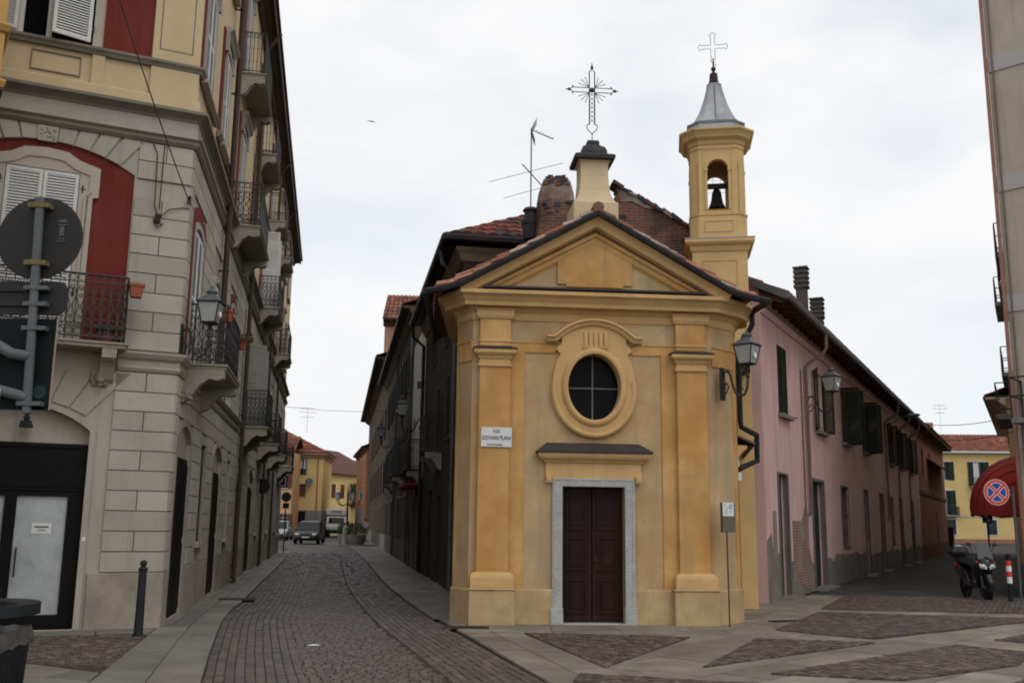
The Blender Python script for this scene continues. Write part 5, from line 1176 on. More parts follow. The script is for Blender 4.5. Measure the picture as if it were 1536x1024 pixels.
# house behind the chapel: front towards the chapel, flank on the street
oh = thing('old_tiled_house', 'grimy old house with a moss-stained tiled hip roof and black gutter directly behind the chapel', 'house', LOC_D, RD)
m = MB(); wn = [(-3.0, -2.2, 3.6, 5.2), (-6.6, -5.8, 3.6, 5.2), (-.6, .2, 3.7, 5.2), (-4.9, -4.1, 6.2, 7.2), (-1.5, -.7, 6.2, 7.2)]; dn = [(-5.4, -4.2, .02, 2.5), (-2.6, -1.6, .02, 2.3)]
m.prism(rect(-7.6, 2.2, 0, 8.0), 0, .3, [rect(*q) for q in wn + dn], 0, back=False); m.box(-7.5, 2.1, .3, .33, 0, 7.9, 1); m.box(1.9, 2.2, .31, 4.6, 0, 8.0, 0); m.build('wall', [darkwall, darkvoid], oh)
m = MB(); m.sweep([(-7.6, 0), (2.2, 0), (2.2, 4.6)], [(0, 7.55), (.05, 7.56), (.08, 7.62), (.12, 7.72), (.2, 7.8), (.2, 7.86), (0, 7.9)]); m.sweep([(1.9, -.01), (2.2, -.01), (2.2, 4.6)], [(0, 6.9), (.05, 6.92), (.05, 7.0), (0, 7.02)]); m.build('eaves_cornice', mat('stained_cornice', (.21, .165, .115), var=.2, stain=(.08, .06, .05), stain_amt=.6), oh)
m = MB(); tile_roof(m, (-7.7, -.42, 8.04), (2.62, -.42, 8.04), (-.6, 2.4, 9.75), (-7.7, 2.4, 9.75), 30, 7, amp=.085); tile_roof(m, (2.62, -.42, 8.04), (2.62, 4.7, 8.04), (-.6, 4.7, 9.75), (-.6, 2.4, 9.75), 17, 7, amp=.09, jit=.03); m.build('roof', otiles, oh)
m = MB(); m.tube([(-7.7, -.5, 8.0), (2.68, -.5, 8.0), (2.7, 4.7, 8.0)], .085, 6); m.box(-7.7, 2.6, -.42, .02, 7.93, 8.0); m.box(2.2, 2.6, -.42, 4.7, 7.93, 8.0); m.build('gutter', darkmetal, oh)
m = MB(); m.tube([(1.7, -.5, 7.95), (1.75, -.45, 7.6), (1.6, -.1, 7.35), (1.6, -.1, .1)], .05, 8); m.build('downpipe', galv, oh, smooth=True); m = MB(); m.tube([(-7.3, -.5, 7.9), (-7.3, -.45, 7.5), (-7.3, -.1, 7.2), (-7.3, -.1, .1)], .055, 8); m.build('downpipe', darkmetal, oh, smooth=True)
for a, b, c, d in wn:
    m = MB(); m.prism(rect(a - .08, b + .08, c - .08, d + .08), -.03, .02, [rect(a, b, c, d)], back=False); f = m.build('window', darkwall2, oh); m = MB(); m.box(a, b, .14, .16, c, d); m.build('pane', glass, f)
    
    for xa, xb in ((a, (a + b) / 2 - .01), ((a + b) / 2 + .01, b)): m = MB(); louvre(m, xa, xb, c + .02, d - .02, .03, mid=False); m.build('shutter', green_sh, f)
for a, b, c, d in dn: m = MB(); m.box(a, b, .12, .16, c, d); m.box(a + .1, b - .1, .1, .12, .3, 1.9); m.build('door', doorwood, oh)
for x0, x1, z in ((-3.4, -1.7, 3.5),): balcony(x0, x1, z, .45, None, parent=oh, matb=darkwall2, h=.95)
# flaking chimney stack and broken gable wall on the old house
m = MB(); rings = []
lv = [(0, 8.0, .36), (0, 8.6, .35), (.0, 8.85, .345), (0, 9.1, .31), (.01, 9.3, .265), (.0, 9.42, .22)]
P = []; F = []
for i, (dx_, z, hw) in enumerate(lv):
    for j in range(12):
        a = 2 * pi * j / 12 + pi / 12; r_ = hw / max(abs(cos(a)), abs(sin(a))); r_ = min(r_, hw * 1.25) * random.uniform(.95, 1.04); P.append((dx_ + r_ * cos(a), r_ * .8 * sin(a), z + (random.uniform(-.05, .05) if i > 1 else 0)))
for i in range(len(lv) - 1):
    for j in range(12): F.append((i * 12 + j, i * 12 + (j + 1) % 12, i * 12 + 12 + (j + 1) % 12, i * 12 + 12 + j))
m.add(P, F[:24], 0); m.V = []; m.F = []; m.I = []
m.add(P, F[:24], 0); m.add(P, F[24:], 1); m.poly(P[-12:], 1)
for _ in range(26):                                            # loose bricks showing through the broken plaster and at the ragged top
    z_ = random.choice((random.uniform(8.55, 8.8), random.uniform(9.2, 9.42))); hw_ = .335 if z_ < 8.8 else .335 - (z_ - 8.95) * .22; x_ = random.uniform(-hw_, hw_ - .05); w_ = random.uniform(.06, .13)
    m.box(x_, min(x_ + w_, hw_), -hw_ * .84 - random.uniform(.0, .02), -.1, z_, z_ + .055, random.choice((0, 0, 2)))
for x, z, hw in ((-.10, 9.40, .10), (.13, 9.38, .08)): m.box(x - hw, x + hw, -.1, .1, z, z + .07, 2)
stk = m.build('chimney_stack', [brick, oldplaster, slate]); stk.scale = (1.22, 1.1, 1); stk.location = (.93, 20.6, -.38); tag(stk, 'old crumbling brick chimney stack with flaking plaster between the aerial and the pedestal', 'chimney')
m = MB(); edge = [(-.92, 7.0), (.98, 6.9), (1.0, 7.93), (.86, 8.07), (.72, 8.10), (.55, 8.27), (.40, 8.29), (.25, 8.46), (.1, 8.48), (-.05, 8.64), (-.2, 8.66), (-.35, 8.80), (-.5, 8.82), (-.62, 8.93), (-.76, 8.95), (-.9, 9.03), (-.95, 8.93), (-.90, 8.86), (-.99, 8.74), (-.92, 8.62), (-.97, 8.52), (-.89, 8.40), (-.98, 8.22), (-.92, 8.05), (-.96, 7.9)]
m.prism(edge, 0, .35, mi=0)
for i in range(11):
    t = i / 10; x = -.9 + 1.85 * t + random.uniform(-.02, .02); z = 9.03 - 1.06 * t; m.M = Matrix.Translation((x, .17, z)) @ Matrix.Rotation(rad(29) + random.uniform(-.2, .2), 4, 'Y'); m.box(-.13 - random.uniform(0, .05), .12, -.25, .25, -.05, random.uniform(.0, .05), (1, 2, 3, 2)[i % 4])
m.M = None
m.prism([(-.93, 8.9), (-.72, 8.93), (-.45, 8.80), (-.1, 8.62), (.25, 8.42), (.3, 8.32), (.0, 8.48), (-.3, 8.52), (-.6, 8.66), (-.86, 8.62)], -.025, .0, mi=3)
[m.box(x - .11, x + .11, -.03, .0, z - .035, z + .03, 2) for x, z in ((-.84, 8.3), (-.86, 7.95), (.6, 7.8), (.2, 7.6))]
gw_ = m.build('ruined_gable_wall', [brick, otiles[2], slate, oldplaster]); gw_.location = (3.22, 20.9, 0); gw_.rotation_euler = (0, 0, RC); tag(gw_, 'broken sloping brick gable wall between the pedestal and the bell tower', 'wall')
m = MB(); m.lathe([(.16, 0), (.17, .3), (.2, .34), (.2, .42), (.14, .46), (.14, .6), (.19, .64), (.15, .7)], n=10)
for k in range(7): a = k * .9; m.tube([(.17 * cos(a), .17 * sin(a), .05), (.22 * cos(a + .3), .22 * sin(a + .3), .5)], .012, 4)
o = m.build('chimney_pot', slate); o.location = (.38, 20.8, 7.75); tag(o, 'small dark ragged chimney pot beside the aerial mast', 'chimney')
# the row beyond
hw_ = house('white_fronted_house', 'narrow white rendered house front squeezed between two dark houses in the street', atD(7.6), RD, -5.4, 0, 8.1, whitewall, [(-4.6, -3.8, 3.4, 5.2)], [(-4.0, -3.0, .02, 2.4), (-1.7, -.7, .02, 2.4)], None, base=(3.0, darkwall))
balcony(-3.9, -.3, 3.3, .5, None, parent=hw_, matb=darkwall2, h=.95)
m = MB(); m.box(-4.6, -.2, -.55, -.03, 2.75, 2.85); m.add([(-2.4, -.03, 2.75), (-.4, -.03, 2.75), (-.4, -.7, 2.35), (-2.4, -.7, 2.35)], [(0, 1, 2, 3)]); m.build('shop_blind', awnred, hw_)
m = MB(); m.box(-.25, -.05, -.25, -.05, 5.9, 6.1); m.tube([(-.15, 0, 6.12), (-.15, -.3, 6.12)], .012, 5); o = m.build('wall_spotlight', brass); o.matrix_world = TF(atD(7.6), RD); o['category'] = 'spotlight'; tag(o, 'small yellowish spotlight high on the white house front', 'spotlight')
h2 = house('grey_brown_house', 'tall dark brown house with a long overhanging eave beyond the white front', atD(13.0), RD, -22, 0, 9.8, darkwall, [(-a - 1.0, -a, z, z + 1.7) for a in (1.2, 4.4, 7.6, 11, 14.4, 17.8) for z in (3.6, 6.8)], [(-a - 1.2, -a, .02, 2.6) for a in (2, 6.5, 12, 17)], .45, wframe=darkwall2, sh=green_sh, base=(.9, greybase))
for u in (3.9, 10.5): balcony(-u - 2, -u, 3.5, .5, None, parent=h2, matb=darkwall2, h=.95)
m = MB(); m.tube([(-.15, -.1, 9.5), (-.15, -.1, .1)], .05, 6); m.tube([(-9.4, -.1, 9.5), (-9.4, -.1, .1)], .05, 6); m.each('downpipe', galv, h2)
h3 = house('brick_house', 'taller salmon brick house with a ribbed tile roof rising behind the dark street row', (-8.75, 66, 0), rad(4), 0, 8, 15.2, brick_far, [(2.5, 3.6, 12, 13.4), (5.6, 6.7, 12, 13.4)], (), .45, base=None, dep=9, ztop_roof=18)
h4 = house('black_eaved_house', 'dark house with very deep black eaves on the bend of the street', atD(33.2), RD, -38, 0, 11.1, darkwall2, [(-a - 1.0, -a, z, z + 1.7) for a in (2, 6, 10, 14, 18, 22, 26) for z in (3.4, 6.6)], [(-a - 1.2, -a, .02, 2.5) for a in (4, 12, 20)], .75, wframe=darkwall, base=(.9, greybase), mats_roof=[darkmetal] * 4)
h5 = house('orange_house', 'narrow orange rendered house beyond the black-eaved house far down the street', (-13.5, 92, 0), rad(-78), -14, 0, 8.4, orange_r, [(-3, -2, 3.4, 5), (-7, -6, 3.4, 5), (-3, -2, 6, 7.4), (-7, -6, 6, 7.4)], [(-5, -4, .02, 2.5)], .4, base=(3.0, greybase))
h6 = house('grey_far_house', 'small pale grey house beyond the orange house at the end of the street', (-17.2, 122, 0), rad(-76), -16, 0, 8.2, cream_far, [(-3, -2, 3.4, 5), (-7, -6, 3.4, 5), (-7, -6, 6, 7.4)], [(-5, -4, .02, 2.5)], .4, base=(2.6, greybase))
# ------------------------------------------------------------------ far end of the street, left: yellow corner house and neighbours
yh = thing('yellow_corner_house', 'bright yellow house with a red hipped tile roof where the street bends', 'house', (-18.4, 97, 0), rad(5))
wn = [(-3.9, -2.7, 4.9, 7.1), (-3.9, -2.7, 2.2 + .95, 2.2 + .96)]
ywin = [(-2.35, -1.6, 6.0, 7.7), (-2.4, -1.6, 3.9, 5.1), (-6.6, -5.8, 6.0, 7.7)]; ydoor = [(-2.4, -1.5, .02, 2.5), (-6, -5, .02, 2.2)]
m = MB(); m.prism(rect(-14, 0, 0, 8.1), 0, .3, [rect(*q) for q in ywin + ydoor], 0, back=False); m.box(-13.9, -.1, .3, .33, 0, 8, 1); m.prism(rect(-.001, .0, 0, 8.1), 0, .01); m.box(-.3, 0, .3, 9, 0, 8.1, 0); m.build('wall', [yel_far, darkvoid], yh)
m = MB(); [m.box(p, q, -.05, 0, 0, 2.6) for p, q in ((-1.5, .0), (-5, -2.4))]; m.box(.0, .05, -.05, 9, 0, 2.6); m.box(-2.4, -1.5, -.05, 0, 2.51, 2.6); m.build('grey_base', greybase, yh)
for a, b, c, d in ywin:
    m = MB(); m.prism(rect(a - .1, b + .1, c - .1, d + .12), -.04, .02, [rect(a, b, c, d)], back=False); f = m.build('window', cream_far, yh); m = MB(); m.box(a, b, .1, .13, c, d); m.build('pane', glass if c > 5 else mat('brown_roller_shutter', (.13, .06, .04)), f)
    if c > 5: m = MB(); m.box(a + .1, a + .3, .07, .09, c + .6, d); m.box(b - .3, b - .1, .07, .09, c + .6, d); m.build('curtain', whitewall, f)
for a, b, c, d in ydoor: m = MB(); m.box(a, b, .1, .14, c, d); m.build('door', doorwood, yh)
m = MB(); m.sweep([(-14, 0), (0, 0), (0, 9)], [(0, 7.6), (.08, 7.65), (.2, 7.85), (.45, 7.98), (.5, 8.1), (0, 8.12)]); m.build('eaves', mat('cream_eaves', (.40, .31, .2)), yh)
m = MB(); tile_roof(m, (-14, -.5, 8.15), (.5, -.5, 8.15), (-5, 4.5, 10.9), (-14, 4.5, 10.9), 40, 8, amp=.08); tile_roof(m, (.5, -.5, 8.15), (.5, 9.5, 8.15), (-5, 4.6, 10.9), (-5, 4.5, 10.9), 30, 8, amp=.08); m.build('roof', otiles[:2] * 2, yh)
m = MB(); m.box(-3.6, -2.5, -.6, 0, 3.3, 3.42); sl_ = m.build('balcony_slab', greybase, yh); m = MB(); railing(m, [(-3.55, -.02), (-3.55, -.55), (-2.55, -.55), (-2.55, -.02)], 3.42, .9); m.build('railing', iron, sl_)
m = MB(); m.tube([(-.5, -.08, 8), (-.5, -.08, .1)], .06, 6); m.build('downpipe', rose_br, yh)
m = MB(); m.lathe([(.0, 0), (.15, .02), (.28, .07), (.38, .14)], n=14); m.tube([(0, 0, -.3), (0, 0, .02)], .03, 6); sd_ = m.build('satellite_dish', galv, None, smooth=True); sd_.matrix_world = TF((-18.4, 97, 0), rad(5)) @ Matrix.Translation((-1.25, -.35, 5.3)) @ Matrix.Rotation(rad(75), 4, 'X'); tag(sd_, 'round pale satellite dish on the yellow corner house front', 'satellite dish')
house('salmon_lean_house', 'low salmon house with a small tiled eave in front of the yellow corner house', (-20.45, 93, 0), rad(2), -7, 0, 7.9, mat('salmon_render', (.55, .35, .2), var=.06), [(-1.4, -.5, 4.6, 6.6), (-3.4, -2.4, 4.6, 6.4), (-1.2, -.3, 1.2, 2.2)], [(-3.4, -2.2, .02, 2.2)], .5, wframe=cream_far, sh=mat('brown_roller_shutter', (.13, .06, .04)), dep=5)
ch_ = thing('cream_gabled_house', 'plain cream house with a tall windowless flank behind the yellow corner house', 'house', (-20.9, 113, 0), rad(-9))
m = MB(); m.prism([(-5.5, 0), (.0, 0), (.0, 7.0), (-2.2, 8.4), (-5.5, 10.2)], 0, .3, (), 0); m.prism(rect(.0, .01, 0, 7.0), .01, .3); m.build('flank_wall', cream_far, ch_)
m = MB(Matrix.Rotation(rad(78), 4, 'Z')); wn = [(1, 1.9, 4.2, 5.8), (3, 3.9, 4.2, 5.8), (5.5, 6.4, 4.2, 5.8), (1, 1.9, 1.4, 2.8), (3, 3.9, 1.4, 2.8)]; m.prism(rect(.01, 12, 0, 7.0), -.01, .3, [rect(*q) for q in wn], 0, back=False); m.box(.1, 11.9, .3, .33, 0, 6.9, 1); m.build('wall', [yel_far, darkvoid], ch_)
for q in wn: m = MB(Matrix.Rotation(rad(78), 4, 'Z')); louvre(m, q[0], (q[0] + q[1]) / 2, q[2], q[3], .02); louvre(m, (q[0] + q[1]) / 2, q[1], q[2], q[3], .02); m.build('shutter', mat('brown_roller_shutter', (.13, .06, .04)), ch_)
m = MB(); m.add([(-5.6, -.2, 10.3), (-2.2, -.2, 8.55), (.5, -.4, 7.05), (2.9, 11.6, 7.05), (.3, 12, 8.55), (-3, 12.2, 10.3)], [(0, 1, 4, 5), (1, 2, 3, 4)]); m.add([(-5.6, -.2, 10.15), (-2.2, -.2, 8.4), (.5, -.4, 6.9), (.5, -.4, 7.05), (-2.2, -.2, 8.55), (-5.6, -.2, 10.3)], [(0, 1, 4, 5), (1, 2, 3, 4)]); m.add([(.5, -.4, 6.9), (2.9, 11.6, 6.9), (2.9, 11.6, 7.05), (.5, -.4, 7.05)], [(0, 1, 2, 3)]); m.build('roof', otiles[2], ch_)
m = MB(); m.box(-5.5, .05, -.05, .0, 0, 2.6); m.build('grey_base', greybase, ch_)
house('brown_far_house', 'distant brown red house standing behind the cream gabled house', (-20.5, 140, 0), rad(-15), -8, 2, 8.6, rose_br, [(-2, -1, 3.2, 4.8), (-2, -1, 6, 7.4), (.2, 1.2, 6, 7.4)], (), .4)
house('grey_end_house', 'distant grey street front closing the view at the end of the street', (-21, 190, 0), rad(-4), -22, 16, 9.0, cream_far, [(-a, -a + 1.4, z, z + 2) for a in (16, 12, 8, 4, -1, -5) for z in (2.5, 6)], (), .5)
# ------------------------------------------------------------------ far end of the lane, right: pale yellow block
fy = thing('pale_yellow_block', 'three-storey pale yellow apartment house with dark green shutters closing the lane', 'apartment house', (49.2, 115, 0), rad(-3))
fw = [(.5, 2.0, 7.2, 9.3), (4.4, 6.0, 6.6, 9.3), (8.9, 10.2, 7.2, 9.3), (.5, 2.0, 3.6 - .4, 6.0), (4.9, 6.4, 3.9, 6.0), (9, 10.4, 3.9, 6.0), (1.1, 2.3, 1.0, 2.7), (5.7, 6.9, 1.0, 2.7), (10, 11, 1, 2.7), (-4, -2.5, 3.9, 6), (-4, -2.5, 7.2, 9.3), (13, 14.4, 7.2, 9.3), (13, 14.4, 3.9, 6)]
mk_wall(fy, [yel_right, darkvoid], -8, 22, 10.4, [rect(*q) for q in fw], back=False)
m = MB(); m.box(-8, 22, -.06, 0, 2.95, 3.2); m.build('string_course', cream_far, fy); m = MB(); m.box(-8, 22, -.05, 0, 0, .5); m.build('plinth', rose_br, fy)
for a, b, c, d in fw:
    m = MB(); m.prism(rect(a - .12, b + .12, c - .08, d + .14), -.04, .02, [rect(a, b, c, d)], back=False); f = m.build('window', whitewall, fy); m = MB(); m.box(a, b, .1, .12, c, d); m.build('pane', glass, f)
    if c > 3:
        w_ = (b - a) / 2 * .85; m = MB(); m.box(a - .35, a + .25, -.09, -.045, c, d); m.box(b - .25, b + .45, -.09, -.045, c, d); m.each('shutter', mat('bottle_green_shutter', (.02, .035, .027)), f)
        m = MB(); m.box(a + (b - a) * .52, a + (b - a) * .58, .05, .09, c, d); m.build('sash', whitewall, f)
for x0, x1, z in ((4.1, 6.7, 6.5), (-.2, 2.5, 3.15)):
    m = MB(); m.box(x0, x1, -.8, 0, z - .15, z); s2 = m.build('balcony_slab', greybase, fy); m = MB(); railing(m, [(x0, 0), (x0, -.75), (x1, -.75), (x1, 0)], z, 1.0, step=.2, r=.02); m.build('railing', iron, s2)
m = MB(); m.box(4.7, 5.2, .02, .05, 6.7, 9.2); m.build('curtain', whitewall, fy)
m = MB(); m.box(-8, 22, -.6, .3, 10.3, 10.45); m.build('eaves', whitewall, fy)
m = MB(); tile_roof(m, (-8, -.7, 10.5), (22, -.7, 10.5), (22, 6, 13.0), (-8, 6, 13.0), 70, 8, amp=.09); rr = m.build('roof', otiles[:2] * 2, fy)
for x, y, z in ((1.2, 5.4, 14.4), (9.6, 3.5, 12.9)):
    m = MB(); m.box(x - (1.1 if x < 5 else .3), x + (1.1 if x < 5 else .3), y - .4, y + .4, 11, z); m.build('chimney', brick_far, rr)
# ------------------------------------------------------------------ right-hand modern block
LOC_R, RR = (12.46, 24.08, 0), rad(-44)
rb = thing('beige_apartment_block', 'tall plain beige apartment block with grey floor bands beside the lane opposite the pink house', 'apartment block', LOC_R, RR)
m = MB(); m.box(0, 14, .02, 12, 0, 19); m.build('wall', taupe, rb)
m = MB()
for z in (3.55, 6.98, 10.13, 13.42, 16.7): m.box(-.0, 14, -.012, .02, z, z + .42)
m.build('floor_band', taupe_band, rb)
MR2 = TF(LOC_R, RR).inverted() @ TF(LOC_R, rad(62.2 + 180))    # flank on the lane: local x towards the camera, -y outward to the left
m = MB(MR2); m.box(-26, -.02, .02, 2, 0, 18.5); m.build('flank_wall', taupe, rb)
m = MB(); m.tube([(-.04, -.03, 19), (-.04, -.03, .2)], .05, 8); m.build('downpipe', copper, rb, smooth=True)
m = MB(); m.tube([(.12, -.03, 19), (.12, -.03, 3)], .025, 6); m.build('downpipe', zincpipe, rb, smooth=True)
for i, (u, z, dep) in enumerate(((8, 10.6, .30), (8, 9.6, .28), (15, 10.4, .55), (15, 7.6, .5), (7.5, 5.2, .62))):
    m = MB(MR2); m.box(-u - 3.5, -u, -dep, .0, z - .16, z); s2 = m.build('balcony_slab', concrete, rb); m = MB(MR2); pth = [(-u - 3.5, 0), (-u - 3.5, -dep + .03), (-u, -dep + .03), (-u, 0)]
    for zz in (z + 1.0, z + .55, z + .15): m.tube([(x, y, zz) for x, y in pth], .02, 5)
    for x, y in pth: m.tube([(x, y, z), (x, y, z + 1.0)], .02, 5)
    if i < 4: m.box(-u - 3.5, -u, -dep, -dep + .04, z, z + .95)
    m.build('railing', iron, s2)
m = MB(); m.box(.15, 1.6, -.9, .0, 4.1, 4.22); s2 = m.build('balcony_slab', concrete, rb); m = MB(); pth = [(.17, 0), (.17, -.86), (1.58, -.86), (1.58, 0)]
for zz in (5.2, 4.75): m.tube([(x, y, zz) for x, y in pth], .025, 5)
for x, y in pth + [(.6, -.86), (1.1, -.86)]: m.tube([(x, y, 4.2), (x, y, 5.2)], .025, 5)
m.build('railing', iron, s2)
m = MB(MR2); m.prism(rect(-6.2, -4.2, .05, 2.5), -.03, .02); m.build('shop_door', shopframe, rb)
# awning on the flank
aw = thing('red_awning', 'dark red dome awning bulging from the wall over the lane behind the no-stopping sign', 'awning', LOC_R, rad(62.2 + 180))
m = MB(); n, k = 12, 8; P = []
XA, XB, Z0, HH, DD = -4.6, -.9, 2.12, 1.42, 1.32
for i in range(n + 1):
    t = pi * i / n; cx = (XA + XB) / 2 - (XB - XA) / 2 * cos(t); sc = sin(t) ** .55
    for j in range(k + 1):
        a = pi / 2 * j / k; P.append((cx, -DD * sc * cos(a), Z0 + HH * max(sc, .02) * sin(a)))
m.add(P, [(i * (k + 1) + j, i * (k + 1) + j + 1, (i + 1) * (k + 1) + j + 1, (i + 1) * (k + 1) + j) for i in range(n) for j in range(k)])
b = []
for i in range(n + 1): b += [P[i * (k + 1)], (P[i * (k + 1)][0], P[i * (k + 1)][1], Z0 - .14 - (.05 if i % 2 else 0))]
m.add(b, [(2 * i, 2 * i + 1, 2 * i + 3, 2 * i + 2) for i in range(n)])
cv = m.build('canvas', awnred, aw)
m = MB()
for i in range(0, n + 1, 2): m.tube([(p[0], p[1] * .985, p[2] - .01) for p in P[i * (k + 1):(i + 1) * (k + 1)]], .012, 5)
m.build('awning_frame', iron, aw)
m = MB()
for i in range(1, n): m.tube([(p[0], p[1] * 1.004, p[2] + .003) for p in P[i * (k + 1):(i + 1) * (k + 1)]], .011, 5)
m.build('awning_seam', mat('dark_red_seam', (.10, .012, .010)), aw)
# house with a tiled eave beyond the block, seen over the lane
house('tan_lane_house', 'tan house with a sloping tiled eave and small balconies beyond the beige block', TF(LOC_R, rad(62.2 + 180)) @ Vector((-26.2, -.6, 0)), rad(62.2 + 180), -22, 0, 8.0, mat('tan_render', (.36, .25, .14), var=.1), [(-a - 1, -a, z, z + 1.5) for a in (2, 6, 10, 14) for z in (3.2, 5.8)], [(-5, -4, .02, 2.4)], .9, wframe=cream_far, sh=green_sh)
# orange house corner at the far left edge
el = thing('orange_edge_house', 'orange house corner with dark string courses standing in front of the palazzo', 'house', (-6.72, 12.0, 0), rad(33))
m = MB(); m.box(-3.0, -.02, .0, 1.6, 0, 14); m.build('wall', mat('orange_ochre_render', (.46, .28, .10), var=.07), el)
m = MB(); pth = [(-3, 0), (-.02, 0), (-.02, 1.6)]
for z in (7.08, 7.86, 8.75, 10.3): m.sweep(pth, [(0, z), (.04, z + .02), (.07, z + .10), (.05, z + .13), (0, z + .14)])
m.build('string_course', mat('orange_ochre_trim', (.42, .24, .08)), el)
m = MB(); m.sweep(pth, [(0, 7.04), (.045, 7.05), (.045, 7.078), (0, 7.079)]); m.build('dark_moulding', leaddark, el)

# ------------------------------------------------------------------ wall lanterns
def lantern_parts(t, base, s=1.0, hang=True):
    """lantern body at base point (x,y,z) = underside of the body"""
    bx, by, bz = base; T_ = Matrix.Translation(base) @ Matrix.Scale(s, 4)
    def frus(mb, z0, h0, z1, h1, mi=0): 
        mb.add([(-h0, -h0, z0), (h0, -h0, z0), (h0, h0, z0), (-h0, h0, z0), (-h1, -h1, z1), (h1, -h1, z1), (h1, h1, z1), (-h1, h1, z1)], [(0, 3, 2, 1), (4, 5, 6, 7), (0, 1, 5, 4), (1, 2, 6, 5), (2, 3, 7, 6), (3, 0, 4, 7)], mi)
    m = MB(T_); frus(m, .02, .128, .40, .205); gl_ = m.build('lamp_glass', lampglass, t)
    m = MB(T_); m.ell((-.0, -.19, .17), (.05, .03, .07), 10, 8); m.build('bulb', bulb, gl_, smooth=True)
    m = MB(T_)
    for a in range(4):
        c_, s_ = [(-1, -1), (1, -1), (1, 1), (-1, 1)][a]; m.tube([(c_ * .132, s_ * .132, .0), (c_ * .213, s_ * .213, .41)], .014, 5)
        for h, z in ((.135, .01), (.215, .41)):
            p = [(-h, -h), (h, -h), (h, h), (-h, h)][a]; q = [(-h, -h), (h, -h), (h, h), (-h, h)][(a + 1) % 4]; m.tube([(*p, z), (*q, z)], .016, 5)
    frus(m, -.03, .07, .01, .14); m.lathe([(.03, -.14), (.045, -.1), (.03, -.06), (.06, -.03)], n=8); fr = m.build('lamp_frame', iron, t)
    m = MB(T_); frus(m, .415, .245, .43, .25); frus(m, .43, .23, .50, .16); frus(m, .50, .16, .57, .085); m.lathe([(.085, .56), (.09, .60), (.12, .63), (.09, .67), (.03, .70), (.025, .75), (.0, .77)], n=10); m.build('lamp_hood', lamptop, t)
def wall_lantern(label, loc, rot, reach=.65, s=1.0, rise=.0, group=None):
    """loc = plate on the wall; the arm leaves along local -y and curls up under the lantern"""
    t = thing('wall_lantern', label, 'wall lantern', loc, rot, group)
    m = MB(); m.prism([(-.06, -.28), (.06, -.28), (.075, 0), (.06, .28), (-.06, .28), (-.075, 0)], -.04, 0); m.ell((0, -.05, .2), (.03, .03, .03), 8, 5); m.ell((0, -.05, -.2), (.03, .03, .03), 8, 5); m.build('wall_plate', iron, t)
    m = MB(); R = reach
    P = [(0, -.02, .12)] + [(0, -.02 - R * .28 * (1 - cos(a)) , .12 + .12 * sin(a)) for a in (.5, 1.1, 1.7)]
    P = [(0, -.03, .10), (0, -.10, .20), (0, -.2, .22), (0, -.28, .14), (0, -.34, -.02), (0, -.42, -.16), (0, -.55, -.24), (0, -.70, -.20), (0, -.78, -.08), (0, -.80, .06), (0, -.80, .16)]
    k = R / .80; P = [(x, y * k, z + rise) if i > 2 else (x, y * k, z) for i, (x, y, z) in enumerate(P)]
    m.tube(P, .022, 7); m.tube([(0, -.03, -.18), (0, -.15 * k, -.16), (0, -.22 * k, -.06), (0, -.16 * k, .02), (0, -.10 * k, -.03), (0, -.13 * k, -.08)], .014, 6)
    m.tube([(0, -.6 * k, -.22), (0, -.56 * k, -.12), (0, -.62 * k, -.08), (0, -.66 * k, -.13)], .011, 5); m.ell((0, -.8 * k, .1 + rise), (.04, .04, .035), 8, 6)
    m.build('bracket_arm', iron, t, smooth=True)
    lantern_parts(t, (0, -R, .30 + rise), s); return t
def wl_at(M, x, z): q = M @ Vector((x, 0, z)); return (q.x, q.y, q.z)
wall_lantern('large black iron lantern on a scroll bracket at the chapel corner by its black downpipe', wl_at(TF(LOC_C, RC), 2.22, 3.98) , RC + rad(44), .50, .78)
wall_lantern('grey hooded lantern on the pink house wall beside its downpipe', wl_at(TF(LOC_P, RP), 4.85, 4.75), RP - rad(18), .75, .9)
wall_lantern('grey hooded lantern in front of the first street balcony of the palazzo', wl_at(TF(LOC_E, RE), .05, 4.30), RE - rad(10), .45, .78)
wall_lantern('dark lantern on the shadowed street side in front of the white house front', wl_at(TF(LOC_D, RD), -7.0, 4.6), RD, .75, .9)
wall_lantern('tiny far lantern on the dark house further down the street', wl_at(TF(atD(22), RD), 0, 5.2), RD, .8, .9)
# ------------------------------------------------------------------ roof aerials
def aerial(label, loc, h, rot, kind):
    t = thing('roof_aerial', label, 'aerial', loc, rot); m = MB(); m.tube([(0, 0, 0), (0, 0, h)], .015, 6); m.build('mast', galv, t)
    if kind == 'big':
        m = MB(); zb = h - 1.08
        m.tube([(-.20, -.3, zb + .10), (.28, .42, zb - .16)], .014, 5)
        m.tube([(-.95, .15, zb - .0 - .16), (.72, -.1, zb + .22)], .006, 5); m.tube([(-.62, .5, zb - .42), (.85, .25, zb - .06)], .006, 5)
        m.ell((.30, .44, zb - .17), (.04, .04, .04), 6, 4); m.build('low_band_array', galv, t)
        m = MB(); m.tube([(0, 0, h - .04), (.5, .1, h - .22)], .012, 5)
        for k in range(6): x = .10 + .075 * k; z = h - .06 - .034 * k; m.tube([(x - .05, -.14, z - .08), (x + .05, .16, z + .08)], .006, 4)
        for a in range(-3, 4): m.tube([(-.02, a * .05, h - .10), (.12, a * .07, h + .16)], .005, 4); m.tube([(.0, a * .05, h - .08), (.08, a * .06, h - .36)], .005, 4)
        m.build('yagi_array', galv, t)
    else:
        m = MB()
        for z, l in ((h - .1, .7), (h - .5, .9), (h - 1.0, .6)):
            m.tube([(-l, 0, z), (l, 0, z)], .02, 4)
            for k in range(5): x = -l + l * k / 2; m.tube([(x, -.3, z), (x, .3, z)], .012, 4)
        m.build('yagi_array', galv, t)
    return t
